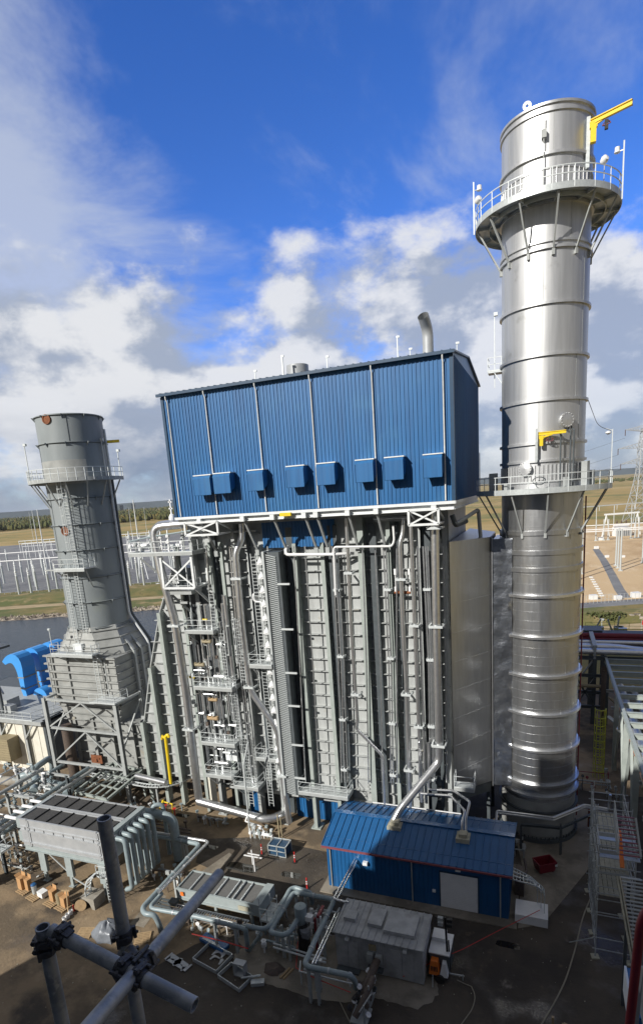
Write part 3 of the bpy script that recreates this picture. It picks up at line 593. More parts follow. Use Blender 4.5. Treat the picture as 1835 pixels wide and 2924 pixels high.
mb.tube([AT(-1.62+.13*math.cos(k*.5), SR+.5, 32.0+.3*math.sin(k*.5)) for k in range(26)], .04, 5); mb.build('conduit', 'dark_steel', t)
mb = MB(); p = AT(math.radians(2), 5.2, 31.4); mb.beam(p, p+Vector((0, 0, 4.2)), .07); mb.beam(p+Vector((0, 0, 4.1)), p+Vector((-.5, 0, 4.3)), .05); mb.build('light_mast', 'rail_galv', t)
mb = MB(); mb.lathe(p+Vector((-.3, 0, 4.0)), [(.03, .1), (.22, .02), (.22, -.08), (.05, -.2)], 12); mb.build('floodlight', 'white_paint', t)
mb = MB(); mb.tube([AT(-.1, SR+.12, 38), AT(-.03, SR+.9, 35.9), p+Vector((-.1, 0, 4.1))], .025, 5, bend=1.5); mb.build('cable', 'wire', t)
mb = MB(); p = AT(-2.85, 5.1, 31.4); mb.beam(p, p+Vector((0, 0, 3.2)), .06); mb.build('lamp_pole', 'rail_galv', t)
mb = MB(); a = math.radians(10); mb.tube([AT(a, SR+.3, 1), AT(a, SR+.3, 30.5)], .06, 6)
for z in range(3, 30, 4): mb.beam(AT(a, SR, z), AT(a, SR+.3, z), .05)
mb.build('downpipe', 'dark_red', t)
mb = MB(); q = AT(math.radians(176), SR+.6, 41.0); mb.beam(q+Vector((0, 0, -1.2)), q+Vector((0, 0, 4.5)), .07); mb.cbox(q+Vector((.1, 0, 4.3)), .3, .3, .25); mb.box(q.x-.5, q.x+.6, q.y-.6, q.y+.6, 40.9, 41.); rail(mb, [(q.x+.6, q.y-.6, 41), (q.x-.5, q.y-.6, 41), (q.x-.5, q.y+.6, 41)]); mb.beam((q.x, q.y-.5, 40.9), (q.x+.7, q.y-.5, 39.9), .07); mb.build('side_landing', 'rail_galv', t)

# ================================================================== BLUE PENTHOUSE
BX0, BX1, BY0, BY1, BZ0, BZ1, BZR = -30.95, -6.3, 44.2, 61.3, 30.98, 41.3, 42.35
t = thing('blue_penthouse', 'big blue corrugated metal enclosure raised on top of the boiler casing, with eight hoods', 'industrial building', ((BX0+BX1)/2, BY0, BZ0))
def corr(mb, p, u, L, z0, z1f, out, pitch=.305, w=.07, d=.05):
    "upright ribs along a wall: p start, u direction, out = outward"
    n = int(L/pitch); u, out = Vector(u), Vector(out)
    for i in range(n):
        x = (i+.5)*L/n; c = Vector(p)+u*x; z1 = z1f(x) if callable(z1f) else z1f
        a, e = c-u*w/2, c+u*w/2
        mb.hexa([Vector((a.x, a.y, z0)), Vector((e.x, e.y, z0)), Vector((e.x, e.y, z0))+out*d, Vector((a.x, a.y, z0))+out*d, Vector((a.x, a.y, z1)), Vector((e.x, e.y, z1)), Vector((e.x, e.y, z1))+out*d, Vector((a.x, a.y, z1))+out*d])
mb = MB(); mb.box(BX0, BX1, BY0, BY1, BZ0, BZ1)
ym = (BY0+BY1)/2
for X in (BX0, BX1): mb.prism([(X, BY0, BZ1), (X, BY1, BZ1), (X, ym, BZR)], (.02 if X == BX0 else -.02, 0, 0))
corr(mb, (BX0, BY0, 0), (1, 0, 0), BX1-BX0, BZ0+.02, BZ1-.15, (0, -1, 0))
corr(mb, (BX1, BY0, 0), (0, 1, 0), BY1-BY0, BZ0+.02, BZ1-.05, (1, 0, 0), w=.05, d=.03)
mb.build('wall', 'blue_panel', t)
mb = MB()
for y0, y1, z0, z1 in ((BY0-.25, ym, BZ1-.02, BZR+.02), (ym, BY1+.25, BZR+.02, BZ1-.02)):
    mb.hexa([(BX0-.2, y0, z0), (BX1+.2, y0, z0), (BX1+.2, y1, z1), (BX0-.2, y1, z1), (BX0-.2, y0, z0+.12), (BX1+.2, y0, z0+.12), (BX1+.2, y1, z1+.12), (BX0-.2, y1, z1+.12)])
for i in range(42): x = BX0+.1+i*(BX1-BX0-.2)/41; mb.beam((x, BY0-.28, BZ1+.13), (x, ym, BZR+.17), .05, .09)
mb.build('roof', 'blue_trim', t)
mb = MB(); mb.box(BX0-.2, BX1+.2, BY0-.42, BY0-.26, BZ1-.12, BZ1+.1); mb.build('gutter', 'blue_trim', t)
gx = [FY(px, py, BY0-.1).x for px, py in ((480, 1170), (592, 1200), (736, 1180), (890, 1160), (1064, 1140), (1265, 1100), (1292, 1120))]
for x in gx[:6]: mb = MB(); mb.tube([(x, BY0-.32, BZ1-.1), (x, BY0-.32, BZ1-.35), (x, BY0-.13, BZ1-.6), (x, BY0-.13, BZ0+.1)], .055, 8); mb.build('downspout', 'white_trim', t)
mb = MB(); mb.box(BX0-.05, BX1+.05, BY0-.09, BY0-.056, BZ0-.18, BZ0+.04); mb.box(BX1+.04, BX1+.09, BY0-.09, BY1, BZ0-.18, BZ0+.04); mb.build('base_flashing', 'white_trim', t)
mb = MB(); mb.box(BX1+.021, BX1+.06, BY0-.07, BY0+.2, BZ0, BZ1); mb.box(BX1-.2, BX1+.06, BY0-.095, BY0-.06, BZ0+.05, BZ1-.15); mb.build('corner_trim', 'blue_trim', t); mb = MB(); mb.box(BX0, BX0+.25, BY0-.095, BY0-.06, BZ0+.05, BZ1-.15); mb.build('corner_trim', 'blue_trim', t)
hx = [(188, 632, 262), (275, 622, 350), (428, 608, 497), (600, 590, 678), (735, 577, 816), (908, 562, 988), (1038, 550, 1122), (1210, 537, 1295)]
for a, y, c in hx:
    p0 = FY(430+a/1.5588, 950+(y+8)/1.5588, BY0-.9); p1 = FY(430+c/1.5588, 950+y/1.5588, BY0-.9); w = p1.x-p0.x; z1 = (p0.z+p1.z)/2; z0 = z1-1.62; x0, x1 = p0.x, p1.x
    mb = MB(); Y = BY0-.03
    mb.prism([(x0, Y, z1), (x0, Y-.75, z1-.05), (x0, Y-.95, z1-.3), (x0, Y-.95, z0), (x0, Y-.9, z0), (x0, Y-.9, z1-.32), (x0, Y-.1, z1-.1)], (.03, 0, 0))
    prof = [(Y, z1), (Y-.80, z1-.04), (Y-.95, z1-.25), (Y-.95, z0)]
    for (ya, za), (yb, zb) in zip(prof, prof[1:]): mb.hexa([(x0, ya, za), (x1, ya, za), (x1, yb, zb), (x0, yb, zb), (x0, ya+.001, za-.04), (x1, ya+.001, za-.04), (x1, yb+.03, zb-.03), (x0, yb+.03, zb-.03)])
    for x in (x0, x1-.03): mb.prism([(x, Y, z1-.01), (x, Y-.80, z1-.05), (x, Y-.94, z1-.26), (x, Y-.94, z0), (x, Y, z0+.55)], (.03, 0, 0))
    h = mb.build('vent_hood', 'blue_panel', t)
    mb = MB(); mb.box(x0-.03, x1+.06, Y-.82, Y-.02, z1-.01, z1+.07); mb.build('hood_cap', 'white_trim', h)
# roof outlets
mb = MB(); p = FY(1222, 1010, 48); x = p.x; mb.tube([(x, 48, 41.5), (x, 48, 43.9), (x-.15, 47.1, 44.7)], .42, 20, bend=.7, seg=6, cap=False); mb.build('bent_vent_pipe', 'cooler_paint', t)
mb = MB(); p = FY(850, 1065, 49); mb.lathe((p.x, 49, 41.3), [(.95, 0), (.95, 1.75), (.9, 1.75), (.9, .6)], 32); mb.build('vent_cylinder', 'cooler_paint', t)
for px, z, r in ((808, 1.9, .09), (727, 1.1, .05), (935, 1.3, .05), (1137, 1.9, .06), (1172, .9, .04), (1305, .8, .04)):
    p = FY(px, 1060, 47); mb = MB(); mb.beam((p.x, 47, 41.5), (p.x, 47, 41.7+z), r*1.4); mb.cbox((p.x+.05, 47, 41.55+z), .26, .12, .14); mb.build('vent_pipe', 'rail_galv', t)
PENT = t
# ================================================================== HEAT RECOVERY BOILER CASING
CY0, CW = 46.4, 47.35           # column faces, wall plane
t = thing('boiler_casing', 'tall grey ribbed boiler casing wall with steel columns under the blue enclosure', 'boiler', (-19, CY0, 0)); CAS = t
cols = [-31.2, -26.65, -24.1, -20.63, -18.0, -14.5, -12.1, -9.6, -7.5]
mb = MB(); mb.box(-31.4, -7.3, CW, 58.2, 2.7, 30.3)
for z in [3.3+i*1.17 for i in range(24)]:
    for a, c in zip(cols, cols[1:]):
        if z < 28.2 or a < -24: mb.box(a+.12, c-.12, CW-.34, CW-.002, z, z+.055)
mb.build('casing_wall', 'casing_paint', t)
for i, x in enumerate(cols):
    w = .52 if abs(x+14.5) < .1 else .34
    mb = MB(); z1 = 28.1 if -24.5 < x < -15 else 30.2
    mb.box(x-w/2, x+w/2, CY0, CY0+.06, .15, z1); mb.box(x-.03, x+.03, CY0+.062, CW-.004, .15, z1)
    mb.box(x-w/2, x+w/2, CW-.1, CW-.05, .15, z1)
    for z in range(3, 28, 6): mb.box(x-w/2+.02, x+w/2-.02, CY0+.063, CW-.11, z+.3, z+.34)
    mb.cbox((x, CY0+.5, 0), 1., 1.2, .15); mb.build('column', 'steel_green' if w > .5 or i in (3, 4, 6) else 'steel_grey', t)
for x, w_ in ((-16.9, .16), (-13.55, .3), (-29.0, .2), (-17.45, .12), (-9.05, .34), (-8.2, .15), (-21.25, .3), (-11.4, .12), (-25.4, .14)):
    mb = MB(); mb.box(x-w_, x+w_, CW-.5, CW-.45, 3, 29.5); mb.box(x-.02, x+.02, CW-.448, CW-.003, 3, 29.5); mb.build('column', 'dark_steel', t)  # dark strips, mostly painted shade and black gaps beside the real columns
# access doors low on the wall
for x, z in ((-19.5, 3.8), (-16.0, 4.1), (-11.1, 4.1), (-13.0, 4.2)):
    mb = MB(); mb.box(x-.7, x+.7, CW-.08, CW-.003, z, z+1.7)
    for k in range(8): mb.cbox((x+(-.78 if k % 2 else .78), CW-.1, z+.1+k*.2), .1, .12, .1)
    mb.build('access_door', 'casing_paint', t)
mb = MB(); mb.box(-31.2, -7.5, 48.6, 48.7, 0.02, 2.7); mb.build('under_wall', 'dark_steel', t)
# inlet duct: tapers down to the left
def xl(z):
    P = [(2.9, -41.0), (9.3, -40.6), (15.7, -38.7), (21.6, -36.6), (26, -34.4)]
    for (a, xa), (c, xc) in zip(P, P[1:]):
        if z <= c: return xa+(xc-xa)*max(0, (z-a))/(c-a)
    return P[-1][1]
mb = MB(); zs = [2.9, 9.3, 15.7, 21.6, 26]; pts = [(xl(z), CW+.5, z) for z in zs]+[(-31.41, CW+.5, 26), (-31.41, CW+.5, 2.9)]
mb.prism(pts, (0, 9, 0))
for i in range(20):
    z = 3.4+i*1.15
    for a, c in ((xl(z), -38.55), (-38.3, -36.55), (-36.2, -31.5)):
        if c-max(a, xl(z)) > .3: a = max(a, xl(z)-.35*(i % 2)-.15); mb.box(a, c, CW+.18, CW+.498, z, z+.055)
for z0, z1 in zip(zs, zs[1:]): mb.beam((xl(z0)-.05, CW+.35, z0), (xl(z1)-.05, CW+.35, z1), .1, .3, (0, 1, 0))
mb.build('inlet_duct', 'casing_paint', t)
for x, z1 in ((-36.35, 21.6), (-38.4, 15.7), (-40.5, 9.4), (-33.2, 26)):
    mb = MB(); mb.box(x-.2, x+.2, CW-.45, CW-.4, .1, z1); mb.box(x-.03, x+.03, CW-.398, CW+.498, .1, z1); mb.build('column', 'steel_green', t)
# blue sheeting at the top and at the foot
mb = MB(); x0, x1 = FY(748, 1520, 46.9).x, FY(952, 1520, 46.9).x; mb.box(x0, x1, 46.9, 47.3, 27.75, 30.9); corr(mb, (x0, 46.9, 0), (1, 0, 0), x1-x0, 27.75, 30.9, (0, -1, 0)); mb.build('blue_sheeting', 'blue_panel', t)
for a, c, z1 in ((FY(706, 2300, 46.7).x, FY(742, 2300, 46.7).x, 3.2), (FY(835, 2350, 46.8).x, -16.6, 2.65), (-16.55, -8, 2.6)):
    yb = 47.0 if z1 > 3 else 48.2; mb = MB(); mb.box(a, c, yb, yb+.3, .02, z1); corr(mb, (a, yb, 0), (1, 0, 0), c-a, .03, z1, (0, -1, 0)); mb.build('blue_sheeting', 'blue_shop' if z1 > 3 else 'blue_panel', t)
mb = MB(); a, c = FY(590, 2260, 46.6).x, FY(617, 2260, 46.6).x; mb.box(a, c, 46.6, 46.7, .6, 4.6); mb.build('pale_panel', 'cream_panel', t)
# dark opening in the wall low on the left
mb = MB(); mb.box(FY(622, 2150, CW).x, FY(668, 2150, CW).x, CW-.05, CW-.003, 3, 8.2); mb.build('opening', 'black', t)

# transition duct to the stack
t = thing('transition_duct', 'flat silver clad duct joining the boiler to the tall stack', 'duct', (-5.5, 48, 0))
zt, zb = 27.8, 5.3; A0, B0 = (-7.05, 46.0), (-4.28, 50.15)
mb = MB()
P = [A0, B0, (B0[0], 2*SY-B0[1]), (A0[0], 2*SY-A0[1])]
mb.hexa([(x, y, zb+(.7 if i in (0, 3) else 0)) for i, (x, y) in enumerate(P)]+[(x, y, zt-(0 if i in (0, 3) else .1)) for i, (x, y) in enumerate(P)])
a_, c_ = Vector((A0[0], A0[1], 0)), Vector((B0[0], B0[1], 0)); nrm = Vector((c_.y-a_.y, -(c_.x-a_.x), 0)).normalized()
for k in range(1, 9): z = zb+k*2.5; mb.beam(a_+nrm*.012+Vector((0, 0, z)), c_+nrm*.012+Vector((0, 0, z)), .02, .035)
mb.build('duct_body', 'aluminium', t)
mb = MB(); mb.beam((-4.16, 50.2, 4.8), (-4.16, 50.2, 27.6), .09, .12); mb.build('seam_strip', 'aluminium_pipe', t)
mb = MB(); mb.box(-4.27, -4.22, 50.22, 55, 4.9, 27.6); mb.build('expansion_joint', 'black', t)
mb = MB(); nx, nz = 5, 60; a, c = Vector((-4.1, 50.25, 0)), Vector((-2.55, 50.35, 0)); vs = []
for j in range(nz+1):
    for i in range(nx+1):
        p = a.lerp(c, i/nx); z = 4.9+(27.5-4.9)*j/nz; vs.append((p.x, p.y-.13*pnoise(Vector((i*.9, j*.45, 2)))-.09*pnoise(Vector((i*.4, j*1.3, 5))), z))
mb.add(vs, [(j*(nx+1)+i, j*(nx+1)+i+1, (j+1)*(nx+1)+i+1, (j+1)*(nx+1)+i) for j in range(nz) for i in range(nx)])
mb.box(-4.1, -2.6, 50.6, 54.9, 4.9, 27.45)
mb.build('foil_wrap', 'foil', t, sharp=25)
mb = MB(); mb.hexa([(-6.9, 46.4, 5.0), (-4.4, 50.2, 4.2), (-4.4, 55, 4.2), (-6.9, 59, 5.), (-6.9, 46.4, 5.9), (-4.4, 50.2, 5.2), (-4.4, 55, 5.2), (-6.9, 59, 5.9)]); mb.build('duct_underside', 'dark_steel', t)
for x, y in ((-6.8, 46.6), (-4.6, 50.4), (-6.8, 58), (-4.6, 55)): mb = MB(); mb.ibeam((x, y, 0), (x, y, 5.0), .3, .3); mb.build('leg', 'dark_steel', t)

# floor steel and braces under the penthouse
t = thing('penthouse_support', 'white painted steel beams and diagonal braces carrying the overhanging blue enclosure', 'steel frame', (-19, 45, 28))
mb = MB(); mb.box(BX0+.1, BX1-.1, BY0+.2, BY1-.2, BZ0-.14, BZ0-.02); mb.build('floor', 'dark_steel', t)
mb = MB(); mb.ibeam((BX0+.1, BY0+.25, BZ0-.40), (BX1-.1, BY0+.25, BZ0-.40), .28, .42, t=.05); mb.build('edge_beam', 'white_trim', t)
mb = MB(); mb.ibeam((BX1-.15, BY0+.3, BZ0-.40), (BX1-.15, BY1-.3, BZ0-.40), .28, .42, t=.05); mb.build('edge_beam', 'white_trim', t)
for px, py in ((575, 1490), (697, 1482), (782, 1480), (872, 1478), (905, 1470), (995, 1466), (1076, 1458), (1240, 1450)):
    x = FY(px, py, 44.4).x; mb = MB(); mb.ibeam((x, 44.4, BZ0-.42), (x, 47.2, BZ0-.42), .2, .36); mb.build('joist', 'steel_grey', t)
    mb = MB(); mb.beam((x, 44.4, BZ0-.55), (x, 46.45, 27.5), .17, .2); mb.cbox((x, 46.3, 27.2), .36, .2, .5); mb.build('brace', 'steel_grey', t)
    mb = MB(); mb.cbox((x, 44.1, BZ0-.62), .38, .28, .42); mb.build('bracket', 'white_trim', t)
for a, c, z1, z0 in ((526, 619, 1489, 1530), (1166, 1251, 1468, 1500)):
    Y = 44.0; A, B = FY(a, z1, Y), FY(c, z1-3, Y); x0, x1, zt_, zb_ = A.x, B.x, BZ0-.5, FY(a, z0, Y).z
    mb = MB()
    for p, q in (((x0, zb_), (x0, zt_)), ((x1, zb_), (x1, zt_)), ((x0, zb_), (x1, zb_)), ((x0, zt_), (x1, zt_))): mb.beam((p[0], Y, p[1]), (q[0], Y, q[1]), .17, .17, (0, 1, 0))
    mb.beam((x0, Y-.03, zb_), (x1, Y-.03, zt_), .13, .08, (0, 1, 0)); mb.beam((x1, Y+.03, zb_), (x0, Y+.03, zt_), .13, .08, (0, 1, 0))
    for x in (x0, x1): mb.beam((x, Y, zb_), (x, 47, zb_), .15); mb.beam((x, Y, zt_), (x, 47, zb_), .12)
    mb.build('hanging_truss', 'white_trim', t)
p = FY(815, 1470, 44); mb = MB(); mb.box(p.x-.5, p.x+.5, 43.9, 44.15, BZ0-.38, BZ0-.1); mb.build('hoist_block', 'yellow', t)
mb = MB(); mb.beam((BX0+1, 45.6, 30.2), (BX1-1, 45.6, 30.2), .12, .2); mb.beam((BX0+1, 46.1, 29.4), (-24, 46.1, 29.4), .15, .15); mb.beam((-13, 46, 29.7), (BX1-1.5, 46, 29.7), .14); mb.build('pipe_support', 'steel_grey', t)

# ------------------------------------------------------------------ pipework on the front of the boiler
def ypath(pts, Y): return [FY(a, c, Y if len(o) == 0 else o[0]) for a, c, *o in pts]
def vpipe(label, pts, Y, r, clampz=(), n=12, bend=.6, grp='silver clad pipes running up the boiler front', name='insulated_pipe', mt='aluminium_pipe', out=.0):
    P = ypath(pts, Y); t = thing(name, label, 'pipe', (P[-1].x, P[-1].y, min(p.z for p in P)), grp)
    mb = MB(); mb.tube(P, r, n, bend, 5); mb.build('pipe_jacket', mt, t)
    for z in clampz:
        for a, c in zip(P, P[1:]):
            if min(a.z, c.z) <= z <= max(a.z, c.z) and abs(a.z-c.z) > 1:
                p = a.lerp(c, (z-a.z)/(c.z-a.z)); mb = MB(); w = r+.22
                mb.beam((p.x-w, p.y-r-.08, z), (p.x+w, p.y-r-.08, z), .12, .2); mb.beam((p.x-w, p.y-r, z), (p.x-w, 46.6, z), .12, .16); mb.beam((p.x+w, p.y-r, z), (p.x+w, 46.6, z), .12, .16)
                mb.build('pipe_bracket', 'rail_galv', t); break
    return t
vpipe('thickest silver pipe, left of the platforms, running up to the gallery', [(520, 1497, 45.6), (435, 1505, 45.2), (462, 1640), (500, 1773), (532, 1981), (566, 2271), (569, 2290)], 44.9, .40, (20.9, 10.3), 20, 1.1)
vpipe('thick silver pipe lying along the boiler foot and curling back at its right end', [(566, 2288), (690, 2322), (768, 2345, 44.9), (822, 2318, 46.8)], 44.8, .42, (), 20, 1.6)
vpipe('silver pipe with a long slanting offset, left of the ribbed screen', [(690, 1490, 46.2), (692, 1540, 46.2), (672, 1575, 45.8), (690, 1780), (716, 1975), (792, 2082, 45.6), (823, 2338, 45.6), (826, 2350, 45.6)], 45.7, .30, (25.2, 14.8, 6.), 16, .8)
vpipe('slim silver pipe with a slanting jog near the blue roof', [(988, 1480), (1003, 1800), (1021, 2062), (1016, 2080), (1092, 2158), (1100, 2330)], 45.9, .15, (25.5, 14.6), 12, .35)
vpipe('silver pipe between two grey columns, right of the slim jogged one', [(1152, 1460, 46.1), (1150, 1520, 46.1), (1141, 1550), (1151, 1800), (1160, 1960), (1173, 2345)], 45.9, .19, (24.9, 14.9, 7.8), 12, .5)
vpipe('silver pipe beside the dark column, with small bracket arms', [(1172, 1490), (1184, 1800), (1196, 2090), (1204, 2290)], 45.9, .16, (21, 12), 12, .5)
vpipe('thick silver pipe dropping into the blue shop roof through a white box', [(1240, 1430, 45.4), (1246, 1800, 45.4), (1253, 2140, 45.4), (1253, 2175, 45.4), (1142, 2310, 42.3), (1120, 2352, 41.7)], 45.4, .33, (29.0, 21.1, 10.7), 20, .7)
for k, (a, c, e) in enumerate(((1207, 1223, 1228), (1214, 1229, 1234), (1221, 1235, 1239), (1094, 1110, 1116), (1101, 1117, 1123), (947, 966, 975), (955, 974, 984), (963, 982, 992), (1264, 1271, 1274), (662, 690, 730), (763, 798, 830), (1132, 1132, 1134), (838, 856, 872), (870, 893, 912), (1034, 1046, 1052), (1192, 1205, 1213), (1178, 1193, 1200), (1070, 1086, 1092), (588, 612, 640), (655, 684, 722))):
    lab = ['leftmost thin tube in the bunch left of the thickest right pipe', 'middle thin tube in the bunch left of the thickest right pipe', 'rightmost thin tube in the bunch left of the thickest right pipe', 'left tube of the thin pair beside the pale grey column', 'right tube of the thin pair beside the pale grey column', 'left tube of three beside the pale ribbed panels', 'middle tube of three beside the pale ribbed panels', 'right tube of three beside the pale ribbed panels', 'thin tube just left of the silver transition duct', 'thin tube behind the slanting silver pipe', 'thin tube beside the long caged ladder', 'thin tube beside the hanger bar column', 'thin tube right of the ribbed screen, first', 'thin tube crossing the pale ribbed panels', 'thin tube left of the wide bright column', 'thin tube right of the bracketed silver pipe', 'thin tube hugging the bracketed silver pipe', 'thin tube right of the dark narrow column', 'thin tube among the platform ladders', 'thin tube left of the slanting silver pipe'][k]
    vpipe(lab, [(a, 1560), (c, 1900), (e, 2235)], 46.1, .065, (24., 18., 12, 7) if k in (1, 4, 6) else (), 6, 0, 'thin tubes on the boiler front', 'thin_tube')
def flat(label, pts, Y, r, name='header_pipe', mt='white_paint', bend=.3, grp=None):
    mb = MB(); mb.tube(ypath(pts, Y), r, 10, bend); return solo(mb, name, mt, label, 'pipe', grp)
flat('white horizontal pipe under the blue sheeting, hooked at its left end', [(822, 1562, 46.6), (815, 1570, 46.0), (817, 1584), (955, 1583), (1010, 1580, 46.6)], 45.8, .13)
flat('white horizontal pipe crossing four columns, turned up at its right end', [(958, 1700), (952, 1562), (1118, 1560), (1125, 1545), (1122, 1500)], 45.7, .09)
flat('dark grey pipe loop high on the right under the enclosure', [(1290, 1470, 46.), (1300, 1500, 46), (1330, 1488, 48)], 46, .2, mt='dark_steel')
flat('grey pipe hooking from the right end of the floor steel', [(1300, 1497, 46.), (1365, 1455, 50), (1372, 1540, 50)], 46, .16, mt='steel_grey')
flat('silver pipe bundle end tucked under the blue enclosure', [(1066, 1480), (1090, 1479), (1150, 1476), (1170, 1477)], 45.7, .13, mt='aluminium_pipe')
flat('upper of two silver pipes stepping over to the shop roof flashing', [(1222, 2120), (1224, 2255), (1294, 2258, 45), (1341, 2290, 43), (1329, 2340, 42.2), (1330, 2390, 41.7)], 45.7, .10, 'stepping_pipe', 'aluminium_pipe', .25, 'silver pipes stepping to the shop roof')
flat('lower of two silver pipes stepping over to the shop roof flashing', [(1196, 2120), (1198, 2266), (1285, 2272, 45), (1327, 2316, 43), (1318, 2350, 42), (1320, 2396, 41.7)], 45.7, .10, 'stepping_pipe', 'aluminium_pipe', .25, 'silver pipes stepping to the shop roof')
flat('white square pipe loop sticking out beside the caged ladder', [(745, 1692, 46.6), (722, 1694), (724, 1717), (748, 1719), (750, 1780, 46)], 45.9, .08)
for px in (1128, 1168):
    p = FY(px, 1655, 46.3); mb = MB(); mb.beam((p.x, p.y, p.z-.9), (p.x, p.y, p.z+.9), .05); mb.cbox((p.x, p.y, p.z+.4), .16, .16, .5); mb.cbox((p.x, p.y, p.z-1), .16, .16, .4); solo(mb, 'spring_hanger', 'white_paint', 'white spring hanger, %s of the pair over the rusty bar' % ('left' if px < 1150 else 'right'), 'pipe hanger', 'spring hangers')
a, c = FY(1126, 1692, 46.3), FY(1172, 1692, 46.3); mb = MB(); mb.tube([a, c], .13, 10); solo(mb, 'hanger_bar', 'rust', 'rusty round bar slung between two white spring hangers', 'bar')

# tall ribbed screen and the caged ladder with pipe nozzles beside it
t = thing('ribbed_screen', 'tall narrow dark screen of slanted ribs beside the caged ladder', 'screen', (-22.6, 46, 3))
xa, xb = -23.25, -21.75
mb = MB(); mb.box(xa, xa+.22, 45.2, 46.9, 4.0, 27.6); mb.build('edge_plate', 'galvanised', t)
mb = MB(); mb.box(xa+.23, xb, 45.55, 47.0, 4.0, 27.5); mb.build('back_box', 'dark_steel', t)
mb = MB()
for i in range(124): z = 4.15+i*.187; mb.beam((xa+.24, 45.42, z+.16), (xb-.3, 45.50, z-.10), .12, .07)
mb.build('ribs', 'galvanised', t)
mb = MB(); mb.box(xb+.003, xb+.08, 45.4, 46.4, 4.2, 27.2); mb.build('screen_edge', 'dark_steel', t)
for z in (24.7, 20.6, 16.5, 13.3, 9.4, 6.): mb = MB(); mb.beam((xb-.2, 45.3, z), (xb+.95, 45.3, z), .12, .16); mb.build('tie_bar', 'rail_galv', t)
for i in range(17):
    z = 26.6-i*1.28; x = xa-.40; mb = MB(); mb.lathe((x, 45.7, z), [(.30, -.08), (.32, 0), (.26, .12), (.12, .3), (.05, .45)], 12); mb.box(x-.28, x+.36, 45.45, 45.95, z-.16, z-.081)
    if i == 0: nz_ = t
    o = solo(mb, 'pipe_nozzle', 'white_paint', 'white domed pipe nozzle in the upright row beside the ribbed screen', 'nozzle', 'pipe nozzles beside the ribbed screen')
t = thing('caged_ladder', 'very tall galvanised ladder left of the white nozzles', 'ladder', (-24.4, 46, 4))
mb = MB(); ladder(mb, (-24.45, 45.9, 5), (-24.45, 45.9, 27.4), (1, 0, 0), .5); mb.build('ladder_rails', 'rail_galv', t)
mb = MB()
for k in range(9): z = 6+k*2.5; mb.beam((-24.7, 45.9, z), (-24.7, 46.5, z), .06); mb.beam((-24.2, 45.9, z), (-23.5, 45.9, z), .05)
for x in (-24.95, -23.95): mb.beam((x, 45.8, 4.5), (x, 45.8, 27.5), .05)
mb.build('ladder_ties', 'rail_galv', t)

# platforms
def plat(label, px0, px1, py, Y, depth=1.9, brk=True, post=False, grp='railed platforms on the left of the boiler front', gate=False, endrail=True):
    A = FY(px0, py, Y); B = FY(px1, py, Y); z = A.z; x0, x1 = A.x, B.x
    t = thing('platform', label, 'platform', ((x0+x1)/2, Y, z), grp)
    mb = MB(); grating(mb, x0, x1, Y+.04, Y+depth, z); mb.build('deck', 'galvanised', t)
    mb = MB(); mb.box(x0-.03, x1+.03, Y, Y+.04, z-.28, z+.02); mb.box(x0-.04, x0, Y+.04, Y+depth, z-.28, z+.02); mb.box(x1, x1+.04, Y+.04, Y+depth, z-.28, z+.02)
    for i in range(int((x1-x0)/.9)+1): x = x0+.1+i*.9; mb.box(x, x+.07, Y+.05, Y+depth, z-.25, z-.065)
    mb.build('deck_frame', 'steel_grey', t)
    mb = MB(); rail(mb, [(x0, Y+depth, z), (x0, Y+.02, z), (x1, Y+.02, z), (x1, Y+depth, z)] if endrail else [(x0, Y+.02, z), (x1, Y+.02, z)], sp=1.3); mb.build('handrail', 'rail_galv', t)
    if brk:
        for x in (x0+.25, x1-.25): mb = MB(); mb.beam((x, Y+.15, z-.3), (x, Y+depth, z-1.8), .11, .11); mb.build('bracket', 'steel_grey', t)
    return t, x0, x1, z
plat('topmost long gallery platform reaching left beyond the boiler', 366, 548, 1583, 44.6, 2.2, False)
plat('platform in front of the valve piping, third row under the gallery', 527, 607, 1802, 45.0)
plat('wide platform at mid height with a projecting dark corner', 552, 660, 1962, 44.8)
plat('long platform under the tan insulated valves', 575, 668, 2120, 44.8)
plat('narrow lower platform by the white horizontal drum', 588, 660, 2212, 44.9, 1.5)
plat('small square platform by the long slanting pipe', 712, 774, 1900, 45.0, 1.6)
plat('small platform behind the slanting pipe, low down', 730, 792, 2165, 45.6, 1.4)
plat('lowest walkway piece left of the ribbed screen foot', 668, 735, 2245, 44.9, 1.6)
plat('walkway along the foot of the ribbed casing panels', 852, 990, 2262, 45.0, 1.7)
plat('little landing beside the dark silver duct foot', 1296, 1352, 2250, 45.0, 1.2, False)
plat('short platform hung below the left truss frame', 470, 545, 1690, 44.8, 1.8, False)
for lab, px, y0, y1, cg in (('short caged ladder between upper and middle platforms', 680, 1795, 1950, 1), ('caged ladder down to the long valve platform', 668, 1960, 2110, 1), ('ladder left of the blue corner sheeting', 700, 2120, 2300, 1), ('ladder at the right of the low platforms', 762, 2165, 2300, 0), ('slender ladder high beside the left truss', 603, 1700, 1800, 0), ('ladder in front of the second platform', 634, 1830, 1955, 0)):
    A = FY(px, y0, 45.6); B = Vector((A.x, 45.6, FY(px, y1, 45.6).z)); t = thing('access_ladder', lab, 'ladder', tuple(B), 'ladders between the platforms')
    mb = MB(); ladder(mb, B, A+Vector((0, 0, 1)), (1, 0, 0), .5); mb.build('rungs', 'rail_galv', t)
    if cg: mb = MB(); cage(mb, B+Vector((0, 0, 2.2)), A+Vector((0, 0, 1)), (0, -1, 0)); mb.build('cage', 'rail_galv', t)
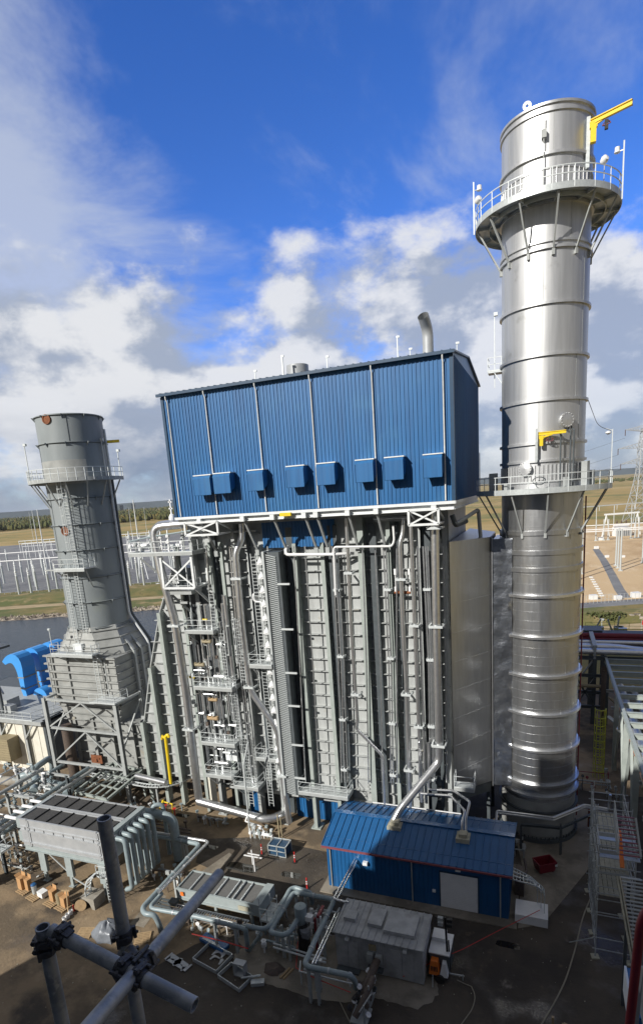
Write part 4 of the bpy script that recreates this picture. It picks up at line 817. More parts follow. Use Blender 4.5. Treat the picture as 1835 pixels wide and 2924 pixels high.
# open braced frame carrying the gallery
t = thing('gallery_steelwork', 'white steel frame with crossed braces hanging below the top gallery', 'steel frame', (-33, 44.5, 22))
Y = 44.5; A = FY(458, 1590, Y); B = FY(545, 1585, Y); zb_ = FY(470, 1680, Y).z; x0, x1, z1 = A.x, B.x, A.z-.1
mb = MB()
for Yv in (Y, 46.9):
    mb = MB()
    for x in (x0, x1): mb.beam((x, Yv, zb_), (x, Yv, z1), .22, .22)
    mb.beam((x0, Yv, zb_), (x1, Yv, zb_), .2, .2); mb.build('bay_frame', 'white_trim', t)
mb = MB(); mb.beam((x0, Y-.04, zb_+.1), (x1, Y-.04, z1-.2), .15, .06, (0, 1, 0)); mb.beam((x1, Y+.04, zb_+.1), (x0, Y+.04, z1-.2), .15, .06, (0, 1, 0)); mb.build('cross_brace', 'white_trim', t)
mb = MB()
for x in (x0, x1): mb.beam((x, Y, zb_), (x, 46.9, zb_), .18)
mb.beam((x0, Y, zb_), (x0+1.5, 47, zb_-3.4), .2); mb.beam((x1, Y, zb_), (x1+1.2, 47, zb_-3), .2); mb.beam((x0-2.4, 44.6, z1), (x0-.1, 46.5, z1-3.2), .2); mb.beam((x0-.6, 45.6, zb_-1.6), (x0+1.6, 45.6, zb_-1.6), .15, .2); mb.build('strut', 'steel_grey', t)
# vertical column shafts, tubes and valves behind the platforms
t = thing('valve_piping', 'dense upright bundle of small pipes, valves and tan insulated boxes behind the platforms', 'piping', (-30, 46, 4))
rr = random.Random(5)
for k in range(15):
    x = -32.6+k*.33+rr.uniform(-.1, .1); z0, z1 = rr.uniform(4, 12), rr.uniform(16, 24); Y = 45.6+rr.uniform(0, .9)
    mb = MB(); P = [(x, Y, z0)]; z = z0
    while z < z1: z += rr.uniform(2, 4); P.append((x, Y, z)); x += rr.choice((-.3, 0, .3)); P.append((x, Y, z+.02))
    mb.tube(P, rr.choice((.05, .07, .09)), 6); mb.build('riser', rr.choice(('rail_galv', 'aluminium_pipe', 'steel_grey')), t)
mb = MB(); mb.box(-33.1, -28.5, CW-.6, CW-.45, 5.2, 23.5); mb.build('shade_sheet', 'painted_shade', t)  # added dark sheet, painting in the shade behind the pipes
for k in range(18):
    x, Y, z = rr.uniform(-32.5, -28.6), 45.5+rr.uniform(0, .8), rr.uniform(5, 22); L = rr.uniform(.4, 1.2)
    mb = MB(); mb.tube([(x, Y, z), (x+L, Y, z), (x+L, Y+.5, z)], rr.choice((.04, .06, .1)), 6); mb.build('cross_pipe', rr.choice(('rail_galv', 'aluminium_pipe', 'steel_grey')), t)
for px, py, w, mt in ((590, 1833, .5, 'tan_panel'), (570, 1899, .55, 'tan_panel'), (608, 1999, .5, 'wood'), (608, 2052, .6, 'wood'), (585, 1770, .25, 'yellow'), (548, 1935, .3, 'yellow')):
    p = FY(px, py, 45.4); mb = MB(); mb.tube([p-Vector((w*.9, 0, 0)), p+Vector((w*.9, 0, 0))], w*.3, 10)
    for s in (-.8, 0, .8): mb.lathe(p+Vector((s*w, 0, w*.1)), [(.02, .35*w), (.26*w, .3*w), (.3*w, -.2*w), (.02, -.3*w)], 8)
    mb.build('valve', mt, t)
for k in range(30):
    x, Y, z = rr.uniform(-32.6, -28.4), 45.3+rr.uniform(0, .9), rr.uniform(4.5, 22.5); s = rr.uniform(.12, .3); mb = MB(); mb.cbox((x, Y, z), s, s, s*1.4); mb.lathe((x, Y-.12, z+.1), [(.14, -.02), (.17, 0), (.14, .02)], 8, (0, 1, 0)); mb.build('valve', rr.choice(('rail_galv', 'galvanised', 'valve_brown', 'steel_grey')), t)
mb = MB(); p = FY(640, 2180, 45.6); mb.tube([p-Vector((1, 0, 0)), p+Vector((.5, 0, 0))], .2, 12); mb.build('small_drum', 'aluminium_pipe', t)
for x in (-32.9, -29.3, -28.1): mb = MB(); mb.ibeam((x, 46.6, .1), (x, 46.6, 28.5), .32, .3); mb.build('post', 'steel_green', t)
mb = MB(); mb.tube([FY(640, 1700, 46), FY(662, 1900, 46), FY(690, 2100, 46)], .17, 10); mb.build('riser', 'aluminium_pipe', t)
mb = MB(); mb.box(-29.9, -28.6, 46.2, 46.5, 6.5, 8.6); mb.build('panel', 'white_trim', t)
# drums and pipes standing on the gallery, seen past the enclosure corner
t = thing('gallery_piping', 'pale silver bent pipe and small valves standing on the left gallery', 'piping', (-38, 46, 27))
mb = MB(); mb.tube([FY(520, 1492, 46.5), FY(450, 1500, 46.5), FY(437, 1530, 46.5), FY(440, 1580, 46.5)], .38, 14, 1.0); mb.build('bent_pipe', 'aluminium_pipe', t)
for k in range(16):
    p = FY(rr.uniform(370, 540), 1575, rr.uniform(45, 46.6)); h = rr.uniform(.5, 2.2); mb = MB(); mb.beam(p, p+Vector((0, 0, h)), .09); mb.lathe(p+Vector((0, 0, h*.7)), [(.05, -.2), (.2, -.1), (.2, .1), (.05, .25)], 8); mb.build('valve', rr.choice(('rail_galv', 'white_paint', 'steel_grey')), t)
for a, c in ((370, 430), (395, 520)): mb = MB(); p = FY(a, 1560, 46.2); q = FY(c, 1556, 46.2); mb.tube([p, q], .14, 8); mb.build('cross_pipe', 'white_paint', t)
mb = MB(); mb.tube([FY(368, 1547, 45), FY(420, 1535, 45), FY(545, 1515, 45)], .08, 6); mb.build('green_rail', 'pipe_paint', t)
mb = MB(); p = FY(492, 1485, 46); mb.beam(p, p+Vector((0, 0, 1.9)), .12)
for k in range(3): mb.cbox(p+Vector((0, 0, .4+.6*k)), .4, .12, .12)
mb.lathe(p, [(.3, 0), (.3, .3), (.1, .6)], 10); mb.build('relief_vent', 'white_paint', t)
# ================================================================== OLD GREY BYPASS STACK
LX, LY, LR = -49.2, 52.7, 3.44
def AL(a, r, z): return Vector((LX+r*math.cos(a), LY+r*math.sin(a), z))
t = thing('bypass_stack', 'older dull grey stack with rusty ports and one ring platform, left of the blue building', 'exhaust stack', (LX, LY, 0))
mb = MB(); mb.lathe((LX, LY, 0), [(LR, 19.2), (LR, 42.3), (LR-.06, 42.3), (LR-.06, 32)], 72)
mb.build('shell', 'old_stack_paint', t)
zr = [FY(x, y, 49.4).z for x, y in ((216, 1256), (226, 1420), (239, 1497), (252, 1571), (266, 1651), (282, 1722), (282, 1797))]
for z in [42.2]+zr:
    mb = MB(); mb.ring((LX, LY, 0), LR, LR+.06, z-.11, z-.045, 72); mb.build('ring_line', 'dark_steel', t); mb = MB(); mb.ring((LX, LY, 0), LR, LR+.16, z-.04, z+.03, 72)  # thin dark ring just under each stiffener ledge
    for k in range(10):
        a = k*2*math.pi/10+.25; o = AL(a, LR+.34, z); s = Vector((-math.sin(a), math.cos(a), 0))*.02
        mb.prism([AL(a, LR, z+.03)-s, AL(a, LR+.36, z+.03)-s, AL(a, LR, z-.45)-s], s*2)
    mb.build('stiffener_ring', 'old_stack_paint', t)
for a, z0, z1 in ((-2.2, 34.8, zr[0]), (-1.95, zr[2], zr[1]), (-1.75, zr[6], zr[5]), (-.9, zr[0], 42.2), (-2.0, zr[3], zr[2])): mb = MB(); mb.beam(AL(a, LR+.01, z0), AL(a, LR+.01, z1), .09, .03); mb.build('seam', 'dark_steel', t)
for (px, py), r in (((133, 1197), .50), ((187, 1517), .48)):
    p = HIT(px, py, LX, LY, LR); a = math.atan2(p.y-LY, p.x-LX); ax = Vector((math.cos(a), math.sin(a), 0)); c = AL(a, LR-.22, p.z); mb = MB(); mb.lathe(c, [(r, 0), (r, .34), (r*.8, .34), (r*.75, .27), (.02, .27)], 24, ax); mb.build('rusty_port', 'rust', t)
mb = MB(); mb.ring((LX, LY, 0), LR+.012, LR+.02, 35.1, 37.6, 60, -3.0, -.5); mb.build('band', 'old_duct_paint', t)
zp = FY(216, 1362, 47.6).z
mb = MB(); mb.ring((LX, LY, 0), LR, 5.1, zp-.05, zp, 20, math.radians(-195), math.radians(20)); mb.build('platform_deck', 'galvanised', t)
mb = MB(); mb.ring((LX, LY, 0), 5.1, 5.15, zp-.3, zp+.1, 20, math.radians(-195), math.radians(20))
for k in range(9): a = math.radians(-190+k*25.5); mb.beam(AL(a, LR, zp-.16), AL(a, 5.1, zp-.16), .1, .2); mb.beam(AL(a, 4.9, zp-.3), AL(a, LR, zp-2.9), .12)
mb.build('platform_frame', 'steel_grey', t)
mb = MB(); n = 22
for i in range(n+1): a = math.radians(-195+215*i/n); mb.beam(AL(a, 5.12, zp-.2), AL(a, 5.12, zp+1.1), .06)
for h in (1.1, .58): mb.ring((LX, LY, 0), 5.1, 5.15, zp+h-.03, zp+h+.03, 44, math.radians(-195), math.radians(20))
mb.build('handrail', 'rail_galv', t)
for px in (85, 320, 262): p = AL({85: -2.55, 320: .28, 262: .1}[px], 5.0 if px != 262 else 3.7, zp); mb = MB(); mb.beam(p, p+Vector((0, 0, 4.2 if px < 300 else 3.0)), .08); mb.cbox(p+Vector((.1, 0, 3.9 if px < 300 else 2.7)), .35, .25, .25); mb.build('light_mast', 'rail_galv', t)
mb = MB(); p = AL(.42, LR+.3, zp+3.9); mb.beam(p, p+Vector((1.3, .5, .0)), .2, .3); mb.build('davit_arm', 'yellow', t)
mb = MB(); mb.beam(AL(.3, LR+.35, zp), AL(.3, LR+.35, zp+5.2), .2); mb.build('davit_post', 'galvanised', t)
A = FY(181, 1365, 49.2); B = FY(222, 1628, 48.9); mb = MB(); ladder(mb, (A.x, 49.0, B.z), (A.x, 49.0, A.z), (1, 0, 0), .6); mb.build('ladder', 'rail_galv', t)
mb = MB(); cage(mb, (A.x, 49.0, B.z+2.2), (A.x, 49.0, A.z-.2), (-.1, -1, 0), .42); mb.build('ladder_cage', 'rail_galv', t)
p0, p1 = FY(152, 1622, 48.3), FY(240, 1622, 48.3); z = p1.z-.1; mb = MB(); grating(mb, p0.x, p1.x, 48.3, 50.2, z); mb.box(p0.x, p1.x, 48.26, 48.3, z-.28, z+.02); mb.build('mid_platform', 'galvanised', t)
mb = MB(); rail(mb, [(p0.x, 50, z), (p0.x, 48.3, z), (p1.x, 48.3, z), (p1.x, 50, z)], sp=1); mb.build('handrail', 'rail_galv', t)
mb = MB(); mb.beam((p0.x, 48.5, z-.2), (p0.x+1.4, 50.2, z-2.2), .1); mb.beam((p1.x, 48.5, z-.2), (p1.x-.8, 50, z-2.2), .1); mb.beam((p0.x-1.6, 48.6, z-.1), (p0.x, 48.5, z-.1), .15); mb.build('bracket', 'steel_grey', t)
q = FY(185, 1640, 48.6); mb = MB(); ladder(mb, (q.x, 48.7, 17), (q.x, 48.7, z), (1, 0, 0), .5); mb.build('ladder', 'rail_galv', t)
q = FY(205, 1640, 49.1); mb = MB(); ladder(mb, (q.x+.5, 49.15, 18), (q.x+.5, 49.15, z), (1, 0, 0), .5); mb.build('ladder', 'rail_galv', t)
# riser pair down the right-hand side
for da, mt, r in ((.22, 'white_trim', .13), (.38, 'dark_steel', .18)):
    mb = MB(); mb.tube([AL(da, LR+.3, zp), AL(da, LR+.3, 20), (-43.75, 53.3+da*3, 16.6), (-43.7, 53.3+da*3, 10.5)], r, 8, .5); mb.build('riser_pipe', mt, t)
# flared base: round to square
bx0, bx1, by0, by1 = -53.9, -44.1, 48.3, 57.3
mb = MB(); ch = 1.9; Bq = [(bx1, by1-ch), (bx1-ch, by1), (bx0+ch, by1), (bx0, by1-ch), (bx0, by0+ch), (bx0+ch, by0), (bx1-ch, by0), (bx1, by0+ch)]; vs = []
Tq = [(LX+math.cos(math.radians(22.5+45*k))*(LR+.16), LY+math.sin(math.radians(22.5+45*k))*(LR+.16)) for k in range(8)]
for (x, y), (u, v) in zip(Bq, Tq): vs += [(x, y, 16.2), (u, v, 19.25)]
mb.add(vs, [(2*j, 2*((j+1) % 8), 2*((j+1) % 8)+1, 2*j+1) for j in range(8)]); mb.add([(u, v, 19.25) for u, v in Tq], [tuple(range(8))])
for f in (.02, .3, .58, .86):
    for j in range(8):
        P = [Vector((Bq[k][0]+(Tq[k][0]-Bq[k][0])*f, Bq[k][1]+(Tq[k][1]-Bq[k][1])*f, 16.2+3.05*f)) for k in (j, (j+1) % 8)]; d = (P[0]+P[1])/2-Vector((LX, LY, P[0].z)); d.normalize(); mb.beam(P[0]+d*.06, P[1]+d*.06, .25, .07)
mb.build('flared_base', 'old_duct_paint', t)
mb = MB(); mb.box(bx0, bx1, by0, by1, 10.5, 16.2)
for k in range(7):
    z = 10.6+k*.92; mb.box(bx0-.3, bx1+.3, by0-.28, by0-.003, z, z+.07); mb.box(bx1+.003, bx1+.28, by0-.25, by1, z, z+.07); mb.box(bx0-.3, bx1+.3, by0-.28, by0-.22, z-.11, z-.003)
for x in (bx0+.9, bx0+3.1, bx1-1.6): mb.box(x-.06, x+.06, by0-.2, by0-.004, 10.5, 16.2)
mb.build('duct_box', 'old_duct_paint', t)
for x in (bx1-1.2, bx0+.3): mb = MB(); mb.box(x, x+.12, by0-.34, by0-.285, 10.2, 16.0); mb.build('upright', 'steel_grey', t)
mb = MB()
for y in (by0+2.9, by0+4.1): mb.beam((bx1+.4, y, 10), (bx1+.4, y, 16.3), .3); mb.beam((bx1+.4, y, 16.3), (LX+2.4, y+.5, 19.4), .25)
mb.build('side_post', 'steel_grey', t)
mb = MB(); mb.hexa([(bx0+1.6, by0+.4, 7.2), (bx1-1.4, by0+.4, 7.2), (bx1-1.4, by1-1, 7.2), (bx0+1.6, by1-1, 7.2), (bx0+.3, by0+.2, 10.5), (bx1-.3, by0+.2, 10.5), (bx1-.3, by1-.3, 10.5), (bx0+.3, by1-.3, 10.5)])
for k in range(4): z = 7.5+k*.8; mb.box(bx0+1.2-k*.3, bx1-.9+k*.25, by0+.05, by0+.3-.02*k, z, z+.06)
mb.build('lower_hopper', 'old_duct_paint', t)
A, B = FY(146, 1868, 46.8), FY(262, 1868, 46.8); mb = MB(); grating(mb, A.x, B.x, 46.8, 48.0, A.z); mb.box(A.x, B.x, 46.76, 46.8, A.z-.3, A.z+.02); mb.build('low_platform', 'galvanised', t)
mb = MB(); rail(mb, [(A.x, 48, A.z), (A.x, 46.8, A.z), (B.x, 46.8, A.z), (B.x, 48, A.z)], sp=1.1); mb.build('handrail', 'rail_galv', t)
mb = MB()
for k in range(4): x = A.x+.4+k*(B.x-A.x-.8)/3; mb.beam((x, 46.9, A.z-.3), (x+.5, 48, A.z-1.1), .1); mb.beam((x+1, 46.9, A.z-.3), (x+.5, 48, A.z-1.1), .1)
mb.build('bracket', 'steel_grey', t)
q = FY(262, 1880, 47.2); mb = MB(); ladder(mb, (q.x, 47.6, 11.5), (q.x, 47.6, A.z+1), (1, 0, 0), .5); mb.build('ladder', 'rail_galv', t)
mb = MB(); p = FY(140, 1800, 47); mb.beam((p.x, 47, A.z), (p.x, 47, A.z+2.8), .06); mb.cbox((p.x, 47, A.z+2.7), .3, .2, .2); mb.build('lamp_pole', 'rail_galv', t)
mb = MB(); mb.box(-49.6, -48.4, by0-.05, by0+.5, 16.3, 17.6); mb.build('hatch_box', 'white_trim', t)

# exhaust duct of the turbine under the old stack
t = thing('turbine_exhaust_duct', 'grey panelled duct with rust streaks behind the white portal frame', 'duct', (-46.5, 48.8, 0))
mb = MB(); mb.box(-52.1, -42.1, 48.9, 56.5, 2.3, 8.2)
for x in (-51.6, -48.9, -46.3, -43.4): mb.box(x-.2, x+.2, 48.45, 48.5, 1.8, 8.6); mb.box(x-.03, x+.03, 48.503, 48.897, 1.8, 8.6)
for z in (2.9, 4.2, 5.6, 7.1, 8.25): mb.box(-52.1, -42.1, 48.6, 48.897, z, z+.06)
mb.build('duct_wall', 'old_duct_paint', t)
mb = MB(); mb.box(-42.05, -41.5, 48.6, 57, .4, 8.8); mb.build('flex_joint', 'dark_steel', t)
p = FY(277, 2168, 48.4); mb = MB(); mb.box(p.x-.8, p.x+.8, 48.32, 48.44, p.z-.5, p.z+.5); mb.box(p.x-.5, p.x+.5, 48.2, 48.318, p.z+.1, p.z+.2); mb.box(p.x-.1, p.x+.1, 48.2, 48.318, p.z-.3, p.z+.09); mb.build('rusty_patch', 'rust', t)
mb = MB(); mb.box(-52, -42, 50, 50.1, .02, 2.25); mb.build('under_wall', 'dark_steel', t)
t = thing('portal_frame', 'pale steel portal frame with two tiers of chevron braces in front of the old stack', 'steel frame', (-47.6, 46.3, 0))
Y = 46.3; fx0, fx1 = FY(127, 2005, Y).x, FY(328, 2010, Y).x; zA = 11.7
zm, zl = FY(250, 2088, Y).z, FY(270, 2188, Y).z; xm = (fx0+fx1)/2+.3
for Yv in (Y, Y+4.2):
    for x in (fx0, fx1): mb = MB(); mb.ibeam((x, Yv, 0), (x, Yv, zA), .42, .4, t=.06); mb.build('post', 'steel_grey', t)
for z in (zA-.15, zm, zl): mb = MB(); mb.ibeam((fx0+.2, Y, z), (fx1-.2, Y, z), .2, .28); mb.build('cross_beam', 'steel_grey', t)
for z1, z0 in ((zA-.3, zm+.15), (zm-.15, zl+.15)):
    for x in (fx0+.25, fx1-.25): mb = MB(); mb.beam((xm, Y-.02, z1), (x, Y-.02, z0), .16); mb.build('chevron_brace', 'steel_grey', t)
for x in (fx0, fx1): mb = MB(); mb.beam((x, Y, zA-.2), (x, Y+4.2, zA-.2), .25); mb.beam((x, Y, 6), (x, Y+4, zA-1), .16); mb.build('side_beam', 'steel_grey', t)
mb = MB(); grating(mb, fx1-3, fx1+.4, Y-.5, Y+1.7, zA+.05); rail(mb, [(fx1-3, Y-.5, zA+.05), (fx1+.4, Y-.5, zA+.05), (fx1+.4, Y+1.7, zA+.05)], sp=1.1); mb.build('corner_landing', 'rail_galv', t)
mb = MB(); mb.tube([(fx0+1.3, Y+1.2, .2), (fx0+1.3, Y+1.2, 8)], .6, 20); mb.build('vertical_duct', 'valve_brown', t)
# ------------------------------------------------------------------ turbine hall corner, blue air ducts
t = thing('turbine_enclosure', 'cream panelled enclosure with a railed roof deck at the left edge', 'industrial building', (-64, 50, 0))
mb = MB(); mb.box(-80, -58.4, 50, 62, .02, 6.6)
for k in range(16): x = -79+k*1.3; mb.box(x-.05, x+.05, 49.95, 49.997, .1, 6.5)
mb.build('wall', 'cream_panel', t)
mb = MB(); mb.box(-58.35, -57.9, 49.8, 62, .02, 7.0); mb.box(-80, -57.9, 49.6, 64, 6.65, 6.95); mb.build('roof_edge', 'dark_steel', t)
mb = MB(); mb.box(-80, -58, 49.3, 49.55, 6.5, 7.0); mb.box(-80, -58, 49.56, 60, 6.96, 7.0); mb.build('roof_deck', 'steel_grey', t)
mb = MB(); rail(mb, [(-80, 49.4, 7), (-59.5, 49.4, 7), (-57.9, 55, 7)]); mb.build('handrail', 'rail_galv', t)
for x, z in ((-61.3, 6.4), (-65.6, 6.4)): mb = MB(); mb.ibeam((x, 49.7, 0), (x, 49.7, z), .35, .3); mb.beam((x, 49.5, z-2), (x+1.6, 49.5, z), .15); mb.build('post', 'steel_grey', t)
mb = MB(); mb.cbox((-64.4, 49.2, 1.6), 2.6, 1.8, 3.0)
for k in range(9): mb.box(-65.75, -63.05, 48.2, 48.297, 1.8+k*.33, 1.84+k*.33)
mb.build('louvred_box', 'tan_panel', t)
mb = MB(); mb.box(-69, -66.5, 52, 54, 7, 8.3); mb.cbox((-65.5, 51.5, 7), 1.4, 1, 1.0); mb.build('roof_plant', 'steel_grey', t)
mb = MB(); mb.beam((-65.9, 50.3, 7), (-65.9, 50.3, 10.2), .2); mb.beam((-71, 53.5, 10.6), (-65.9, 50.3, 10.1), .25); mb.beam((-71, 54.5, 10.0), (-65.9, 51.3, 9.6), .2); mb.build('roof_frame', 'steel_grey', t)
outer = [(84, 2013), (71, 1965), (66, 1932), (63, 1909), (59, 1893), (53, 1881), (45, 1873), (36, 1869), (27, 1869), (19, 1873), (12, 1880), (6, 1890)]
inner = [(15, 1899), (20, 1896), (25, 1894), (30, 1893.5), (35, 1896), (39, 1901), (43, 1908), (46.5, 1916), (50, 1926), (54, 1942), (61, 1972), (78, 2011)]
base = [FY(x, y, 57.) for x, y in outer+inner]
def bduct(dy, lab, first=None):
    P = [p+Vector((0, dy, 0)) for p in base]; t = thing('air_duct', lab, 'duct', tuple(P[0]), 'curved bright blue air ducts')
    mb = MB(); n = len(outer)
    for k in range(n-1):
        a, c = P[k], P[k+1]; i0, i1 = P[2*n-1-k], P[2*n-2-k]; D = Vector((0, 2.2, 0)); mb.hexa([a, c, c+D, a+D, i0, i1, i1+D, i0+D])
    mb.build('duct_bend', 'bright_blue', t)
    for k in (1, 2): mb = MB(); c = (P[k]+P[2*n-1-k])/2; mb.cbox(c+Vector((0, 1.1, 0)), (P[k]-P[2*n-1-k]).length+.1, 2.32, .12); mb.build('joint_flange', 'tan_panel', t)
    mb = MB(); c = (P[0]+P[-1])/2; mb.lathe(c+Vector((1.9, 1.3, 1.1)), [(.35, -.7), (1.25, -.7), (1.25, .7), (.35, .7)], 28, (0, 1, 0), closed=True); mb.build('fan_housing', 'bright_blue', t)
    mb = MB(); mb.cbox(c+Vector((.4, 1.6, -1.6)), 2.6, 2.4, 1.6); mb.build('fan_base', 'dark_steel', t)
bduct(0, 'nearest and lowest of the three curved bright blue ducts, its face fully lit'); bduct(3.2, 'middle one of the three curved bright blue ducts'); bduct(6.4, 'farthest curved bright blue duct, half hidden by the old stack base')
# ------------------------------------------------------------------ trays, yellow pipe and open frame at the foot of the inlet
t = thing('cable_tray_run', 'stack of long trays sweeping round a bend at the foot of the inlet duct', 'cable tray', (-40, 45, 0))
for k, z in enumerate((2.9, 2.4, 1.9, 1.4)):
    A, B, Cc, D = G(250, 2210, z+.3), G(395, 2240, z), G(490, 2262, z), G(560, 2205, z); P = []
    for i in range(7): u = i/6; P.append(B*(1-u)**2+Cc*2*u*(1-u)+D*u*u)
    mb = MB(); pts = [A]+P
    for p, q in zip(pts, pts[1:]):
        d = (q-p).normalized(); s = Vector((-d.y, d.x, 0)).normalized()*.28; mb.beam(p-s, q-s, .05, .13); mb.beam(p+s, q+s, .05, .13); L = (q-p).length
        for j in range(int(L/.35)+1): c = p+d*(j*.35); mb.beam(c-s, c+s, .05, .03)
    mb.build('tray', 'rail_galv', t)
for px, py in ((340, 2245), (450, 2275), (520, 2260)): p = G(px, py, 1.2); mb = MB(); mb.ibeam((p.x, p.y, 0), (p.x, p.y, 2.9), .18, .18); mb.build('post', 'steel_grey', t)
mb = MB(); mb.tube([G(390, 2216, 3.3), G(475, 2236, 3.3)], .33, 14); solo(mb, 'insulated_pipe', 'aluminium_pipe', 'short fat bluish silver pipe lying above the bending trays', 'pipe')
Y = 45.3; mb = MB(); mb.tube([FY(488, 2238, Y), FY(474, 2120, Y), FY(472, 2104, Y), FY(479, 2098, Y), FY(483, 2106, Y)], .16, 10, .15); mb.tube([FY(472, 2108, Y), FY(464, 2103, Y), FY(462, 2112, Y)], .12, 8); solo(mb, 'vent_pipe', 'yellow', 'bright yellow upright pipe with a hooked top against the inlet duct', 'pipe')
mb = MB(); P = [G(455, 2335, .1), G(457, 2312, .9), G(466, 2285, 1.9)]; mb.tube(P, .11, 8); mb.tube([G(467, 2290, 1.2), G(492, 2297, 1.2), G(492, 2325, .1)], .06, 6); solo(mb, 'guard_rail', 'yellow', 'bent yellow pipe guard on the ground under the trays', 'guard rail')
t = thing('roof_frame', 'bare steel frame of open purlins lying level in front of the portal frame', 'steel frame', (-45.5, 45.5, 0))
z = 3.2; a, c, d, e = G(215, 2262, z), G(305, 2285, z), G(405, 2202, z), G(322, 2180, z); mb = MB()
for p, q in ((a, c), (c, d), (d, e), (e, a)): mb.ibeam(p, q, .22, .26)
mb.build('outer_frame', 'steel_green', t)
mb = MB()
for k in range(1, 5): u = k/5; mb.beam(a.lerp(c, u), e.lerp(d, u), .2, .12); 
for k in range(1, 3): u = k/3; mb.beam(a.lerp(e, u), c.lerp(d, u), .14, .14)
mb.beam(a, d, .1); mb.build('purlins', 'steel_green', t)
for p in (a, c, d, e): mb = MB(); mb.ibeam((p.x, p.y, 0), (p.x, p.y, z-.15), .22, .22); mb.build('post', 'steel_green', t)
# ------------------------------------------------------------------ large finned air cooler
t = thing('air_cooler', 'large pale grey air cooler box on legs with dark finned top', 'air cooler', (-38.4, 35, 0))
x0, x1, y0, y1, zt, zb = -43.3, -33.5, 32.75, 37.0, 6.0, 3.35
mb = MB()
for q in ((x0, x1, y0, y0+.08), (x0, x1, y1-.08, y1), (x0, x0+.08, y0+.082, y1-.082), (x1-.08, x1, y0+.082, y1-.082)): mb.box(*q, zb, zt)
mb.box(x0, x1, y0-.1, y0-.003, zt-.08, zt+.02); mb.box(x0, x1, y0-.08, y0-.003, zt-.78, zt-.72); mb.box(x0, x1, y0-.12, y0-.003, zt-1.2, zt-1.05); mb.box(x0, x1, y0-.14, y0-.003, zb+.35, zb+.42)
for k in range(9): x = x0+.5+k*1.1; mb.box(x, x+.05, y0-.07, y0-.004, zt-1.04, zt-.79)
mb.box(x0+.08, x1-.08, y0+.09, y1-.09, zt-.9, zt-.75)
mb.build('casing', 'cooler_paint', t)
for x in (x0+.9, x1-1.1): mb = MB(); mb.box(x, x+.1, y0-.16, y0-.142, zb, zt+.18); mb.build('upright', 'cooler_paint', t)
ym_ = (y0+y1)/2
for a, c in ((y0+.1, ym_-.22), (ym_+.22, y1-.1)):
    mb = MB(); mb.box(x0+.3, x1-.3, a, c, zt-.15, zt-.04); mb.build('fin_bundle', 'fin_dark', t)
    for k in range(6): x = x0+1.6+k*1.42; mb = MB(); mb.box(x, x+.08, a, c, zt-.035, zt+.06); mb.build('bundle_bar', 'black', t)
mb = MB(); mb.box(x0+.1, x1-.1, ym_-.2, ym_-.08, zt-.1, zt+.06); mb.box(x0+.1, x1-.1, ym_+.08, ym_+.2, zt-.1, zt+.06); mb.box(x0, x1, y1-.16, y1+.02, zt+.002, zt+.06); mb.build('top_rail', 'cooler_paint', t)
mb = MB(); mb.box(x1+.003, x1+.5, y0-.1, y1+.1, zt-1.1, zt+.08); mb.build('header_box', 'cooler_frame', t)
for z in (zt-1.1, zt-2.4): mb = MB(); mb.box(x0-.55, x0-.003, y0+.1, y1-.1, z, z+.95); mb.build('header_box', 'cooler_frame', t)
mb = MB(); mb.ibeam((x0, y0+.1, zb-.25), (x1, y0+.1, zb-.25), .3, .48, t=.05); mb.ibeam((x0, y1-.1, zb-.25), (x1, y1-.1, zb-.25), .3, .48, t=.05); mb.build('bottom_beam', 'cooler_frame', t)
for x in (x0+1.9, x0+4.9, x1-1.2):
    for y in (y0+.1, y1-.1): mb = MB(); mb.box(x-.36, x+.36, y-.14, y+.14, 1.0, zb-.5); mb.box(x-.14, x+.14, y-.1, y+.1, 0, .998); mb.cbox((x, y, 0), .6, .5, .08); mb.build('leg', 'cooler_frame', t)
for x, s in ((x0+1.9, -1.3), (x0+4.9, -2.2), (x0+4.9, 2.2)): mb = MB(); mb.beam((x, y0+.1, .9) if s > -2 else (x+s, y0+.1, 2.8), (x+s, y0+.1, .05) if s > -2 else (x, y0+.1, 1.1), .08); mb.build('brace', 'rail_galv', t)
mb = MB(); rail(mb, [(x1-.9, y0-.9, 2.4), (x1+.4, y0-.9, 2.4), (x1+.4, y0, 2.4)], sp=.6); mb.box(x1-.9, x1+.4, y0-.9, y0-.15, 2.34, 2.4); mb.build('side_landing', 'rail_galv', t)
mb = MB(); ladder(mb, (x1+.1, y0-.8, .05), (x1+.1, y0-.8, 3.3), (1, 0, 0), .5); mb.build('ladder', 'rail_galv', t)
for i in range(6):
    y = y0+.25+i*.72; mb = MB(); mb.tube([(x1+.45, y, zt-.45), (x1+1.55, y, zt-.45), (x1+1.55, y, 1.0), (x1+.9, y, .75)], .21, 12, .4); o = solo(mb, 'cooler_pipe', 'pipe_paint', 'one of six pale green elbow pipes at the end of the big air cooler', 'pipe', 'elbow pipes at the end of the big air cooler')
    mb = MB(); mb.lathe((x1+.62, y, zt-.45), [(.1, -.06), (.30, -.06), (.30, .06), (.1, .06)], 14, (1, 0, 0)); c = mb.build('flange', 'cooler_paint', o)
mb = MB(); mb.tube([(x1-1.0, y1+1.4, 4.6), (x1+.9, y1+1.4, 4.6), (x1+2.3, y1+1.4, 4.4), (x1+2.3, y1+1.4, .2)], .42, 16, 1.1); mb.tube([(x1+.2, y1+1.4, 4.6), (x1+.2, y1+1.4, 5.4), (x1+1.0, y1+1.9, 5.4), (x1+1.0, y1+1.9, .2)], .2, 12, .5); solo(mb, 'header_pipe', 'pipe_paint', 'biggest grey green elbow pipe arching behind the row of six', 'pipe')
mb = MB(); mb.tube([G(115, 2232, 3), G(148, 2240, 3), G(200, 2252, 3), G(190, 2275, 3)], .52, 18, .7)
